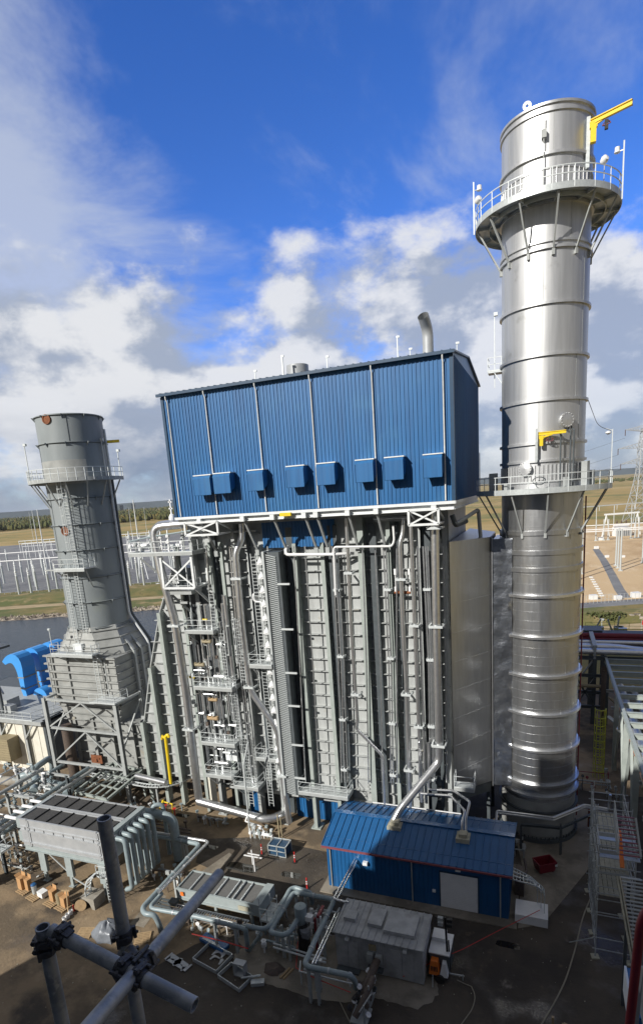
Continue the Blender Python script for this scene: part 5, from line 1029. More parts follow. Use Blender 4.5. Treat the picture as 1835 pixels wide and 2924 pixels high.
for k in range(12): p = G(124, 2236, 3).lerp(G(180, 2248, 3), k/11); mb.lathe(p, [(.5, -.03), (.56, 0), (.5, .03)], 18, (1, .1, 0))
solo(mb, 'insulated_elbow', 'pipe_paint', 'fat pale green ribbed pipe section bending down behind the air cooler', 'pipe')
mb = MB(); mb.tube([G(95, 2260, 2.8), G(104, 2225, 2.8), G(98, 2212, 3), G(60, 2216, 3), G(54, 2240, 2)], .42, 14, .6); mb.tube([G(90, 2205, 3.5), G(105, 2190, 3.8), G(140, 2165, 3.8), G(150, 2180, 3), G(150, 2215, 1.)], .35, 12, .6); solo(mb, 'insulated_elbow', 'pipe_paint', 'looping pale green pipe in front of the cream enclosure', 'pipe')
mb = MB(); mb.tube([(fx0-6, 46, 1.6), (fx0-.5, 46.4, 1.8)], .5, 14); solo(mb, 'insulated_drum', 'concrete', 'horizontal beige wrapped pipe below the cream enclosure', 'pipe')
mb = MB(); mb.tube([(-62, 44.3, 1.4), (-55, 45, 1.4)], .55, 14); solo(mb, 'insulated_drum', 'concrete', 'second beige wrapped pipe nearer the left edge', 'pipe')
# silver hooks at the left end of the cooler
for i in range(4):
    y = y0+.5+i*.95; z = zt-.5; mb = MB(); mb.tube([(x0-2.3, y, z), (x0-.75, y, z), (x0-.3, y, z-.5)], .15, 10, .3); o = solo(mb, 'cooler_feed_pipe', 'white_paint', 'one of four white pipes entering the left end of the big air cooler', 'pipe', 'white feed pipes of the big air cooler')
t = thing('left_pipe_rack', 'cluttered steel rack of grey and silver pipes at the left edge', 'pipe rack', (-47.5, 35, 0))
rr = random.Random(11)
for x in (-46.0, -49.2, -53): 
    for y in (32.5, 36.5, 41): mb = MB(); mb.ibeam((x, y, 0), (x, y, 5.6), .25, .25); mb.build('post', 'dark_steel' if x > -47 else 'steel_grey', t)
for z in (2.6, 4.2, 5.5):
    for y in (32.5, 36.5, 41): mb = MB(); mb.ibeam((-54, y, z), (-45.6, y, z), .2, .25); mb.build('cross_beam', 'steel_grey', t)
for k in range(9):
    x = -45.8-k*.9; z = rr.choice((2.9, 4.5, 5.8)); r = rr.choice((.08, .12, .2)); mb = MB(); mb.tube([(x, 31, z), (x, (40 if z > 5 else 43)+rr.uniform(0, 2), z), (x-1, (41.5 if z > 5 else 45.5), z-.6)], r, 8, .3); mb.build('run_pipe', rr.choice(('aluminium_pipe', 'pipe_paint', 'rail_galv', 'steel_grey')), t)
for k in range(26):
    x, y, z = rr.uniform(-53, -45.4), rr.uniform(31.5, 41), rr.choice((2.9, 4.5, 5.9)); h = rr.uniform(.6, 1.5); mb = MB(); mb.tube([(x, y, z), (x, y, z+h), (x+rr.uniform(-1.2, 1.2), y, z+h)], rr.uniform(.05, .12), 7, .15); mb.lathe((x, y, z+h*.5), [(.06, -.2), (.2, -.1), (.2, .1), (.06, .2)], 8); mb.build('valve', rr.choice(('white_paint', 'rail_galv', 'steel_grey', 'pipe_paint')), t)
mb = MB(); rail(mb, [(-47.5, 31.2, 3.2), (-44.4, 31.2, 3.2), (-44.4, 32.5, 3.2)], sp=.8); rail(mb, [(-51, 31, 1.9), (-46.2, 31, 1.9)], sp=.9); mb.box(-47.5, -44.4, 31.2, 32.5, 3.12, 3.18); mb.build('walkway', 'rail_galv', t)
mb = MB(); cage(mb, (-45.3, 30.9, .8), (-45.3, 30.9, 3.2), (0, -1, 0), .4, .5); mb.build('ladder_cage', 'rail_galv', t)
mb = MB(); mb.lathe((-46.2, 30.6, .8), [(.1, -.9), (.55, -.8), (.55, .6), (.1, .8)], 16, (1, .2, 0)); mb.build('pump_motor', 'steel_grey', t)
t = thing('tower_edge', 'dark railed platform corner just entering at the left edge over the water', 'platform', (-66, 52, 16)); p = FY(2, 1840, 50)-Vector((2.2, 0, 0))
mb = MB(); rail(mb, [(p.x-4, 50, p.z-.9), (p.x, 50, p.z-.9), (p.x+.1, 51.2, p.z-.9)], sp=.8); mb.box(p.x-4, p.x, 50, 53, p.z-1.2, p.z-.92); mb.beam((p.x-1, 51, 7), (p.x-1, 51, p.z-1.2), .3); mb.build('railed_corner', 'dark_steel', t)
# ================================================================== YARD: SHOP, SHED, COOLER, PIPES
x0, x1, y0, y1, ze, zr_ = -16.5, -2.15, 38.85, 45.3, 4.05, 5.0
mb = MB(); mb.box(x0-.5, x1+.6, y0-.9, y1+.4, .03, .12); struct(mb, 'shop_pad', 'pad_concrete')
mb = MB(); mb.poly([(x1+.7, y0-.7, .05), (x1+2.4, y0+.2, .05), (3.6, 46.2, .05), (4.8, 49.6, .05), (4.8, 57, .05), (-3.4, 57, .05), (x1+.7, y1+.5, .05)]); struct(mb, 'stack_pad', 'pad_concrete')
t = thing('blue_shop', 'low blue metal building with a ribbed blue roof and white roller door', 'shed', ((x0+x1)/2, y0, 0))
yc = (y0+y1)/2
mb = MB(); mb.box(x0, x1, y0, y1, .12, ze)
for X in (x0, x1): mb.prism([(X, y0, ze), (X, y1, ze), (X, yc, zr_)], (.02 if X == x0 else -.02, 0, 0))
dx0, dx1 = FY(1258, 2560, y0).x, FY(1364, 2560, y0).x
corr(mb, (x0, y0, 0), (1, 0, 0), dx0-.15-x0, .14, ze-.1, (0, -1, 0), .33, .06, .035); corr(mb, (dx1+.1, y0, 0), (1, 0, 0), x1-dx1-.1, .14, ze-.1, (0, -1, 0), .33, .06, .035)
corr(mb, (x1, y0, 0), (0, 1, 0), y1-y0, .14, ze, (1, 0, 0), .33, .06, .035)
mb.build('wall', 'blue_shop', t)
mb = MB()
for ya, za, yb, zb_ in ((y0-.35, ze-.02, yc, zr_+.06), (yc, zr_+.06, y1+.35, ze-.02)):
    mb.hexa([(x0-.3, ya, za), (x1+.3, ya, za), (x1+.3, yb, zb_), (x0-.3, yb, zb_), (x0-.3, ya, za+.07), (x1+.3, ya, za+.07), (x1+.3, yb, zb_+.07), (x0-.3, yb, zb_+.07)])
    for k in range(27): x = x0-.27+k*(x1-x0+.54)/26; mb.beam((x, ya, za+.11), (x, yb, zb_+.11), .05, .08)
mb.beam((x0-.3, yc, zr_+.16), (x1+.3, yc, zr_+.16), .5, .06)
mb.build('roof', 'blue_shop', t)
for y, z in ((y0+.55, ze+.22), (y1-.5, ze+.22)): mb = MB(); mb.beam((x0-.2, y, z+.05), (x1+.2, y, z+.05), .05, .12); mb.build('snow_guard', 'blue_shop', t)
mb = MB(); mb.beam((x0-.3, y0-.40, ze-.06), (x1+.3, y0-.40, ze-.06), .1, .14); mb.build('gutter', 'pink_red', t)
mb = MB(); mb.beam((x0+2, y1+.5, ze+.1), (x0+10, y1+.5, ze+.1), .06, .08); mb.build('rear_rail', 'white_paint', t)
mb = MB(); zd = 3.2; mb.box(dx0, dx1, y0-.03, y0-.002, .15, zd)
for k in range(20): mb.box(dx0+.03, dx1-.03, y0-.045, y0-.031, .2+k*.15, .27+k*.15)
mb.build('roller_door', 'white_paint', t)
mb = MB()
for x in (dx0-.1, dx1): mb.box(x, x+.1, y0-.06, y0-.002, .14, zd+.1)
mb.box(dx0-.1, dx1+.1, y0-.061, y0-.002, zd+.003, zd+.12); mb.build('door_frame', 'blue_trim', t)
for px, py in ((1042, 2466), (1307, 2483)): p = FY(px, py, y0-.2); mb = MB(); mb.cbox((p.x, y0-.18, p.z-.15), .38, .3, .26); mb.build('wall_light', 'white_paint', t)
p = FY(1239, 2543, y0); mb = MB(); mb.cbox((p.x, y0-.08, p.z-.1), .25, .1, .22); mb.build('switch_box', 'white_paint', t)
for px in (948, 1176, 1428): x = FY(px, 2500, y0).x; mb = MB(); mb.tube([(x, y0-.38, ze-.1), (x, y0-.1, ze-.4), (x, y0-.1, .15)], .05, 6); mb.build('downspout', 'steel_grey', t)
for px, py, w in ((1128, 2360, 1.15), (1322, 2395, 1.05)):
    p = G(px, py, 4.85); mb = MB(); mb.cbox((p.x, p.y, zr_-.32), w, w, .42, 0); mb.cbox((p.x, p.y, zr_+.1), w*.6, w*.6, .28, 0); mb.build('roof_flashing', 'pale_plank', t)
for z in (0, 1):
    pass
# louvred trays and silver bends at the shop's right end
t = thing('end_trays', 'silver cable trays bending down from the shop wall into a low white box', 'cable tray', (-1, 40, 0))
for k in range(3):
    a, c, d = Vector((x1+.02, 40.0+k*.8, 2.9-.2*k)), Vector((.35-.25*k, 39.7+k*.6, 2.8-.3*k)), Vector((.35-.25*k, 39.6+k*.5, .7)); P = [a]
    for i in range(6): u = i/5; P.append(a.lerp(c, .6)*(1-u)**2+c*2*u*(1-u)+c.lerp(d, .35)*u*u)
    P.append(d); mb = MB()
    for p, q in zip(P, P[1:]):
        s = Vector((0, .2, 0)); mb.beam(p-s, q-s, .04, .1); mb.beam(p+s, q+s, .04, .1); L = (q-p).length
        for j in range(int(L/.25)+1): m_ = p.lerp(q, j*.25/max(L, .25)); mb.beam(m_-s, m_+s, .03, .03)
    mb.build('tray', 'rail_galv', t)
a, c = G(1478, 2640), G(1560, 2655); mb = MB(); mb.cbox((-.55, 39.6, 0), 2.3, 1.7, .75); solo(mb, 'junction_box', 'white_paint', 'low white box on the ground receiving the bent trays', 'box')
mb = MB(); mb.cbox((-1.5, 42.5, 0), .7, 1.6, 1.7); mb.tube([(-1.3, 41.6, 1.9), (-1.0, 43, 1.5), (-1.2, 44, 1.9)], .1, 8); solo(mb, 'meter_cabinet', 'valve_brown', 'dark dusty cabinet with hoses behind the shop end wall', 'cabinet')
# red skip
t = thing('red_skip', 'open dark red tipping skip on the concrete by the tall stack', 'skip', (.35, 45.6, 0)); mb = MB(); K_ = .82
c, s = math.cos(.55), math.sin(.55)
def rk(x, y, z): x, y = x*.82, y*.82; return (.35+x*c-y*s, 45.6+x*s+y*c, z*.85)
for q in (((-1, -.7), (1, -.7)), ((1, -.7), (1, .7)), ((1, .7), (-1, .7)), ((-1, .7), (-1, -.7))):
    (a, b_), (d, e) = q; mb.hexa([rk(a*.8, b_*.8, .15), rk(d*.8, e*.8, .15), rk(d*.74, e*.74, .15), rk(a*.74, b_*.74, .15), rk(a, b_, 1.15), rk(d, e, 1.15), rk(d*.93, e*.93, 1.15), rk(a*.93, b_*.93, 1.15)])
mb.build('hopper', 'dark_red', t); mb = MB(); mb.hexa([rk(x*.79, y*.79, z) for z in (.12, .2) for x, y in ((-1, -.7), (1, -.7), (1, .7), (-1, .7))]); mb.build('floor', 'dark_red', t)
mb = MB()
for x, y in ((-.6, -.4), (.6, -.4), (.6, .4), (-.6, .4)): mb.cbox(rk(x, y, 0), .2, .2, .12)
mb.build('feet', 'black', t); mb = MB(); mb.hexa([rk(.7, -.755, .75), rk(.95, -.79, .75), rk(.95, -.80, .75), rk(.7, -.765, .75), rk(.7, -.78, 1.0), rk(.95, -.81, 1.0), rk(.95, -.82, 1.0), rk(.7, -.79, 1.0)]); mb.build('sticker', 'white_paint', t)
# stack apron pipe and canopy
t = thing('apron_pipe_pair', 'pair of bluish silver pipes zigzagging across the foot of the tall stack', 'pipe', (-1, 47, 0))
for dz, dy in ((0, 0), (.28, .35)):
    P = [G(1415, 2360, 2.4+dz), G(1417, 2322, 3.2+dz), G(1578, 2342, 3.2+dz), G(1668, 2305, 3.2+dz), G(1738, 2317, 3.2+dz), G(1742, 2270, 4.8)]; mb = MB(); mb.tube([p+Vector((0, dy, 0)) for p in P], .11, 8, .15); mb.build('pipe_jacket', 'aluminium_pipe', t)
for px, py in ((1600, 2355), (1698, 2310)): p = G(px, py, 3.0); mb = MB(); mb.ibeam((p.x, p.y, 0), (p.x, p.y, 3.05), .14, .14); mb.build('post', 'dark_steel', t)
mb = MB(); a, c = G(1487, 2355, 2.6), G(1602, 2365, 2.6); mb.ibeam(a, c, .3, .2); mb.ibeam(c, G(1690, 2325, 2.6), .16, .2)
for p in (a, c): mb.ibeam((p.x, p.y, 0), (p.x, p.y, 2.5), .16, .16)
solo(mb, 'pipe_stand', 'dark_steel', 'dark steel goalpost stand in front of the stack base', 'pipe stand')
# ------------------------------------------------------------------ grey shed
x0, x1, y0, y1, zh = -13.1, -7.05, 31.2, 34.05, 3.0
def blot(name, cx_, cy_, rx, ry, z, mt, seed):
    mb = MB(); n = 90; P = []
    for i in range(n):
        a = 2*math.pi*i/n; c, s = math.cos(a), math.sin(a); k = 1/max(abs(c)**4+abs(s)**4, .01)**.25; k *= 1+.16*pnoise(Vector((c*2.5+seed, s*2.5, 0)))+.07*pnoise(Vector((c*9+seed, s*9, 3))); P.append((cx_+rx*c*k, cy_+ry*s*k, z))
    mb.poly(P); struct(mb, name, mt)
blot('shed_pad', (x0+x1)/2-.3, (y0+y1)/2-.6, 4.2, 2.7, .05, 'pad_concrete', 3)
t = thing('grey_shed', 'plain grey metal equipment shed with raised roof hatches, nearest building', 'shed', ((x0+x1)/2, y0, 0))
mb = MB(); mb.box(x0, x1, y0, y1, .15, zh-.08); corr(mb, (x0+1.7, y0, 0), (1, 0, 0), 1.9, .17, zh-.1, (0, -1, 0), .14, .05, .025); mb.build('wall', 'grey_shed', t)
mb = MB(); mb.hexa([(x0-.12, y0-.25, zh-.1), (x1+.12, y0-.25, zh-.1), (x1+.12, y1+.1, zh+.1), (x0-.12, y1+.1, zh+.1), (x0-.12, y0-.25, zh-.03), (x1+.12, y0-.25, zh-.03), (x1+.12, y1+.1, zh+.17), (x0-.12, y1+.1, zh+.17)])
for k in range(14): x = x0+k*(x1-x0)/13; mb.beam((x, y0-.25, zh+.0), (x, y1+.1, zh+.2), .05, .07)
mb.build('roof', 'grey_shed', t)
for a, c, d, e in ((.35, 1.2, .9, 1.7), (2.1, 3.1, .8, 2.4), (3.3, 5.4, .5, 2.5)): mb = MB(); mb.box(x0+a, x0+c, y0+d, y0+e, zh+.05, zh+.32); mb.build('roof_hatch', 'grey_shed', t)
for a, c in ((.15, 1.6), (3.9, 5.4)):
    mb = MB(); mb.box(x0+a, x0+a+(c-a)/2-.01, y0-.04, y0-.003, .25, 2.35); mb.box(x0+a+(c-a)/2+.01, x0+c, y0-.04, y0-.003, .25, 2.35); mb.cbox((x0+(a+c)/2-.08, y0-.06, 1.2), .04, .04, .2); mb.build('double_door', 'grey_shed', t)
mb = MB(); mb.box(x0+2.4, x0+2.9, y0-.1, y0-.03, 2.0, 2.45); mb.build('wall_vent', 'tan_panel', t)
for x in (2.5, 3.1): mb = MB(); mb.cbox((x0+x, y0-.2, 1.25), .42, .3, .6); mb.build('wall_cabinet', 'steel_grey', t)
for x in (.9, 4.9): mb = MB(); mb.cbox((x0+x, y0-.15, 2.5), .25, .25, .15); mb.build('wall_lamp', 'white_trim', t)
mb = MB(); mb.box(x0+.1, x0+1.7, y0-.5, y0-.05, .1, .2); mb.box(x0+2.3, x0+3.4, y0-.5, y0-.05, .7, .78); mb.build('step', 'dark_steel', t)
t = thing('control_cabinet', 'white topped cabinet standing against the right end of the grey shed', 'cabinet', (-6.1, 33, 0))
mb = MB(); mb.cbox((-6.2, 33.3, .1), 1.3, 1.9, 1.6); mb.build('body', 'dark_steel', t); mb = MB(); mb.cbox((-6.2, 33.3, 1.705), 1.4, 2.0, .08); mb.cbox((-6.4, 33.8, 1.8), .9, .9, .3); mb.build('top', 'white_paint', t)
# ------------------------------------------------------------------ light tower trailer
t = thing('light_tower', 'small orange and white light tower trailer with a folded black mast', 'light tower', (-6.0, 31.2, 0)); lx, ly = G(1260, 2790).x, G(1260, 2790).y
mb = MB(); 
def shell(x0, x1, y0, y1, z0, z1, b=.12): mb.hexa([(x0, y0, z0), (x1, y0, z0), (x1, y1, z0), (x0, y1, z0), (x0+b, y0+b, z1), (x1-b, y0+b, z1), (x1-b, y1-b, z1), (x0+b, y1-b, z1)])
shell(lx-.75, lx-.05, ly-.5, ly+.5, .5, 1.45); mb.build('orange_hood', 'orange', t)
mb = MB(); shell(lx-.045, lx+.5, ly-.5, ly+.5, .45, 1.35, .16); mb.build('white_hood', 'white_paint', t)
mb = MB()
for k in range(5): mb.box(lx-.62+k*.1, lx-.57+k*.1, ly-.47, ly-.44, .7, 1.1)
mb.box(lx-.8, lx+.55, ly-.45, ly+.45, .36, .44); mb.build('chassis', 'black', t)
for s in (-.55, .55): mb = MB(); mb.lathe((lx, ly+s, .3), [(.05, -.09), (.3, -.09), (.3, .09), (.05, .09)], 16, (0, 1, 0)); mb.build('wheel', 'black', t)
mb = MB(); mb.beam((lx+.55, ly, .4), (lx+1.5, ly+.05, .4), .08); mb.beam((lx+1.4, ly+.05, 0), (lx+1.4, ly+.05, .5), .06); mb.beam((lx-.4, ly-1.1, 0), (lx-.5, ly-.4, .5), .06); mb.build('drawbar', 'steel_grey', t)
mb = MB(); mb.beam((lx+.42, ly+.3, .4), (lx+.25, ly+.5, 4.3), .12); mb.beam((lx+.55, ly+.3, .4), (lx+.45, ly+.45, 2.6), .08); mb.build('mast', 'black', t)
for k in range(4): mb = MB(); mb.cbox((lx+.25+(k % 2-.5)*.6, ly+.4, 3.7+(k//2)*.38), .34, .22, .24); mb.build('lamp_head', 'black' if k % 2 else 'steel_grey', t)
# ------------------------------------------------------------------ small cooler
x0, x1, y0, y1, zt = -27.3, -20.35, 32.85, 35.2, 2.1
t = thing('small_cooler', 'low narrow cooler unit with a pebbly grey top, behind the silver scaffold tube', 'air cooler', ((x0+x1)/2, y0, 0))
mb = MB()
for q in ((x0, x1, y0, y0+.1), (x0, x1, y1-.1, y1), (x0, x0+.1, y0+.102, y1-.102), (x1-.1, x1, y0+.102, y1-.102)): mb.box(*q, zt-1.0, zt)
mb.box(x0, x1, y0-.08, y0-.003, zt-.09, zt+.02); mb.box(x0, x1, y0-.1, y0-.003, zt-.95, zt-.8); mb.build('casing', 'cooler_frame', t)
mb = MB(); mb.box(x0+.1, x1-.1, y0+.1, y1-.1, zt-.25, zt-.12); mb.build('fin_bundle', 'fin_grey', t)
mb = MB()
for k in range(1, 6): x = x0+k*(x1-x0)/6; mb.box(x-.05, x+.05, y0+.1, y1-.1, zt-.11, zt+.03)
mb.box(x1-1.9, x1-1.8, y0+.1, y1-.1, zt-.11, zt+.06); mb.build('top_bars', 'galvanised', t)
mb = MB(); mb.box(x1+.003, x1+.6, y0-.1, y1+.1, zt-.95, zt+.05); mb.build('header_box', 'cooler_frame', t)
mb = MB(); mb.box(x0+.4, x0+.7, y0-.13, y0-.105, zt-.55, zt-.2); mb.build('warning_label', 'orange', t)
mb = MB(); mb.box(x1-1.3, x1-.4, y0-.13, y0-.105, zt-.7, zt-.3); mb.build('name_plate', 'pale_plank', t)
for x in (x0+.3, (x0+x1)/2, x1-.3):
    for y in (y0+.1, y1-.1): mb = MB(); mb.beam((x, y, 0), (x, y, zt-1.0), .2); mb.build('leg', 'cooler_frame', t)
mb = MB(); z = .95; ya = y0-1.0
mb.beam((x0+.2, ya, z), (x1-.2, ya, z), .06, .14); mb.beam((x0+.2, ya+.5, z), (x1-.2, ya+.5, z), .06, .14)
for k in range(30): x = x0+.3+k*(x1-x0-.6)/29; mb.beam((x, ya, z), (x, ya+.5, z), .05, .05)
for x in (x0+.5, (x0+x1)/2, x1-.5): mb.beam((x, ya+.25, 0), (x, ya+.25, z), .1)
solo(mb, 'cable_tray', 'white_trim', 'white ladder tray running along the front of the low cooler', 'cable tray')
mb = MB()
for k in range(3): mb.beam((x0-1.6+k*.1, y0-.9+k*.35, .9), (x0+1.2, y0-.9+k*.35, .9), .1, .16)
mb.beam((x0-1.5, y0-.9, .9), (x0-1.5, y0-.1, .9), .1); mb.cbox((x0-.1, y0-.5, 1.), .7, .6, .3)
for x in (x0-1.4, x0+.8): mb.beam((x, y0-.5, 0), (x, y0-.5, .85), .1)
solo(mb, 'pump_skid', 'dark_steel', 'dark steel skid at the left end of the low cooler', 'skid')
mb = MB(); ladder(mb, (x1+1.6, y0+.2, .05), (x1+1.1, y0+1.2, 2.3), (1, 0, 0), .6); rail(mb, [(x1+.7, y0-.4, 1.1), (x1+1.9, y0-.4, 1.1), (x1+2.0, y0+1.7, 1.1)], sp=.5); mb.box(x1+.65, x1+2, y0-.4, y0+1.7, 1.04, 1.09); mb.beam((x1+.7, y0-.3, 0), (x1+.7, y0-.3, 3), .05); mb.beam((x1+1.9, y0+1.6, 0), (x1+1.9, y0+1.6, 1.1), .08)
solo(mb, 'cooler_steps', 'rail_galv', 'little railed access stair at the right end of the low cooler', 'stair')
# ------------------------------------------------------------------ painted pipes wandering over the yard
PG = 'blue grey painted pipes over the yard'
def ypipe(label, pts, z, r, bend=.45, posts=(), mt='pipe_paint', name='yard_pipe', grp=PG):
    P = [G(a, c, (o[0] if o else z)) for a, c, *o in pts]; t = thing(name, label, 'pipe', (P[0].x, P[0].y, 0), grp)
    mb = MB(); mb.tube(P, r, 12, bend); mb.build('pipe_run', mt, t)
    for p, q in zip(P, P[1:]):
        L = (q-p).length
        if r > .12:
            for k in range(1, int(L/2.4)+1):
                mb = MB(); mb.lathe(p.lerp(q, k/(int(L/2.4)+1)), [(r*.9, -.05), (r*1.18, -.05), (r*1.18, .05), (r*.9, .05)], 14, q-p); mb.build('flange', 'cooler_paint', t)
    for i, u in posts:
        p = P[i].lerp(P[i+1], u); mb = MB(); mb.ibeam((p.x, p.y, 0), (p.x, p.y, p.z-r), .16, .18); mb.box(p.x-.28, p.x+.28, p.y-.12, p.y+.12, p.z-r-.1, p.z-r+.0); mb.build('support_post', 'galvanised', t)
    return t
ypipe('white topped pipe leaving the six elbows and turning back at a sharp corner', [(392, 2372), (470, 2382), (596, 2404), (560, 2440), (452, 2550)], 2.6, .13, .35, ((1, .4), (3, .5)), 'aluminium_pipe')
ypipe('thick blue grey pipe from the elbows round two corners to the low left bend', [(395, 2385), (470, 2392), (572, 2412), (405, 2595), (415, 2612), (440, 2612), (455, 2640, 1.5), (462, 2668, .1)], 2.4, .2, .5, ((1, .6), (2, .5)))
ypipe('pale pipe running in front of the low cooler to the double bend', [(462, 2552), (432, 2586), (432, 2595), (560, 2618), (690, 2650), (701, 2655), (706, 2700, .8), (706, 2712, .2)], 2.3, .17, .4, ((3, .4), (3, .85)))
ypipe('upper blue grey pipe rising from the double bend over to the black vessel', [(704, 2645), (750, 2655), (772, 2645), (828, 2540), (842, 2535), (888, 2550), (890, 2580, 1.2)], 2.9, .17, .45, ((2, .2), (4, .6)))
ypipe('looped pipe starting under the double bend and joining the black vessel neck', [(848, 2628, 3.0), (828, 2662), (810, 2672), (775, 2664), (774, 2655), (838, 2548), (955, 2570), (905, 2672), (870, 2752), (880, 2762), (998, 2786), (1012, 2800, 2.2), (1016, 2822, 1)], 2.8, .18, .4, ((6, .7), (8, .9), (9, .2), (5, .05)))
ypipe('slanting strut pipe dropping left from the double bend', [(745, 2668), (712, 2715, .1)], 2.4, .13, .1)
for k, (dx, lab) in enumerate(((0, 'left'), (9, 'right'))):
    ypipe('%s one of two thin silver conduits slanting beside the looped pipe' % lab, [(958+dx, 2608), (890+dx, 2754)], 2.6, .06, .1, ((0, .9),), 'aluminium_pipe', 'conduit', 'thin silver conduits over the yard')
    ypipe('%s one of two silver conduits from the blue shop wall to the grey shed roof' % lab, [(1012+dx*.7, 2456+dx*.3, 3.0), (952+dx, 2566+dx*.5, 3.2), (985+dx, 2577, 3.2)], 3.0, .07, .1, (), 'aluminium_pipe', 'conduit', 'silver conduits from the shop to the shed')
mb = MB(); P = [G(858, 2745, 1.1), G(855, 2775, 1.1), G(1025, 2815, 1.1)]; mb.tube(P, .05, 6); mb.tube([G(780, 2695, .9), G(930, 2740, .9)], .07, 6); mb.tube([G(780, 2706, .9), G(930, 2750, .9)], .07, 6)
for px, py in ((858, 2775), (915, 2790), (1020, 2815)): p = G(px, py, 1.1); mb.beam((p.x, p.y, 0), (p.x, p.y, 1.1), .07)
solo(mb, 'barrier_rail', 'rail_galv', 'thin pale tube barrier in front of the pump skid', 'barrier')
# black wrapped vessel
p = G(872, 2722); vx, vy = p.x, p.y
t = thing('black_vessel', 'upright black wrapped vessel with a grey round cap between the pipe loops', 'vessel', (vx, vy, 0))
mb = MB(); mb.lathe((vx, vy, 0), [(.05, 0), (.42, .02), (.46, .6), (.40, 1.4), (.48, 1.9), (.36, 2.3), (.2, 2.5)], 14); mb.build('wrapped_body', 'black', t)
mb = MB(); mb.lathe((vx-.1, vy, 0), [(.2, 2.3), (.40, 2.9), (.43, 3.1), (.43, 3.85), (.41, 3.9), (.02, 3.92)], 20); mb.build('cap', 'pipe_paint', t)
mb = MB(); mb.lathe((vx+.15, vy-.15, 2.0), [(.05, -.35), (.36, -.25), (.36, .25), (.05, .35)], 12, (.3, -.2, 1)); mb.cbox((vx+.35, vy-.3, 1.7), .5, .45, .35); mb.build('wrapped_valve', 'tarp', t)
mb = MB(); mb.cbox((vx+.55, vy, 2.9), .5, .4, .35); mb.cbox((vx+1.0, vy+.2, 0), .14, .14, 3.4); mb.cbox((vx+1.3, vy+.2, 0), .14, .14, 3.2); mb.build('instrument', 'white_paint', t)
mb = MB(); mb.beam((vx+1.15, vy+.1, 3.2), (vx+1.15, vy+1.2, 3.2), .2); mb.beam((vx+.95, vy+.1, 3.1), (vx+.95, vy+.1, .5), .12, .3); mb.build('red_bracket', 'dark_red', t)
for k, (px, py, lab) in enumerate(((1048, 2850, 'wrapped brown pump and valves at the foot of the looped pipe'), (1035, 2905, 'lower tangle of valves beside the wrapped brown pump'))):
    p = G(px, py); t = thing('pump_assembly', lab, 'pump', (p.x, p.y, 0)); rr = random.Random(20+k)
    mb = MB(); mb.tube([(p.x-.3, p.y-.6, .5), (p.x, p.y, 1.0), (p.x+.25, p.y+.9, 1.5), (p.x+.3, p.y+1.6, 1.5)], .26-.06*k, 12, .3); mb.build('wrapped_pipe', 'valve_brown', t)
    for j in range(12):
        x, y, z = p.x+rr.uniform(-.6, .5), p.y+rr.uniform(-.8, .8), rr.uniform(.2, 1.6); mb = MB(); mb.lathe((x, y, z), [(.03, -.05), (.18, -.04), (.18, .04), (.03, .05)], 10, (rr.uniform(-1, 1), rr.uniform(-1, 0), .8)); mb.beam((x, y, z), (x, y+.2, max(.1, z-.5)), .07); mb.build('valve', rr.choice(('white_paint', 'dark_steel', 'valve_brown', 'black')), t)
    mb = MB(); mb.cbox((p.x-.1, p.y, 0), 1.1, 1.3, .12); mb.beam((p.x+.4, p.y-.8, .1), (p.x+.4, p.y-.8, 1.8), .09); mb.beam((p.x+.1, p.y-.8, 1.2), (p.x+.55, p.y+.3, 1.6), .07); mb.build('skid_base', 'steel_grey', t)
for k, (px, py) in enumerate(((1000, 2820), (756, 2722), (812, 2720), (740, 2690), (1050, 2700))):
    p = G(px, py); mb = MB(); mb.beam((p.x, p.y, 0), (p.x, p.y, .9), .1); mb.lathe((p.x, p.y, .7), [(.06, -.15), (.2, -.1), (.2, .12), (.05, .2)], 10); mb.lathe((p.x, p.y, 1.05), [(.04, -.02), (.2, 0), (.04, .02)], 10); solo(mb, 'hydrant_valve', ('white_paint', 'white_paint', 'galvanised', 'galvanised', 'dark_red')[k], ['white capped valve left of the pump under the looped pipe', 'small white valve post on the wet patch by the slanting strut', 'grey valve post beside the paired posts', 'grey valve under the double bend', 'dark red valve post behind the black vessel'][k], 'valve')
# ground clutter
def gp(px, py): p = G(px, py); return p.x, p.y
def cone(px, py, lab):
    x, y = gp(px, py); t = thing('traffic_delineator', lab, 'traffic post', (x, y, 0), 'orange red delineator posts'); mb = MB(); mb.lathe((x, y, .05), [(.07, 0), (.055, .95), (.07, 1.02), (.02, 1.05)], 10); mb.build('tube', 'red', t)
    mb = MB(); mb.lathe((x, y, 0), [(.02, 0), (.24, 0), (.24, .06), (.02, .09)], 8); mb.build('base', 'black', t); mb = MB(); mb.ring((x, y, 0), .066, .072, .7, .8, 10); mb.ring((x, y, 0), .066, .072, .5, .6, 10); mb.build('reflective_band', 'white_paint', t)
cone(748, 2441, 'red delineator post left of the blue crate'); cone(842, 2464, 'red delineator post right of the blue crate'); cone(877, 2540, 'brightest red delineator post beside the pipe bend')
x, y = gp(800, 2437); t = thing('blue_crate', 'blue topped crate in a steel cage on the wet ground', 'crate', (x, y, 0)); mb = MB(); mb.cbox((x, y, .15), 1.7, 1.15, .9, -.1); mb.build('crate_body', 'blue_trim', t)
mb = MB()
for sx in (-.88, 0, .88): mb.beam((x+sx, y-.62, .05), (x+sx, y-.62, 1.1), .07); mb.beam((x+sx, y+.62, .05), (x+sx, y+.62, 1.1), .07); mb.beam((x+sx, y-.62, 1.1), (x+sx, y+.62, 1.1), .07)
for z in (.1, .6, 1.1): mb.beam((x-.9, y-.62, z), (x+.9, y-.62, z), .07); mb.beam((x-.9, y+.62, z), (x+.9, y+.62, z), .07)
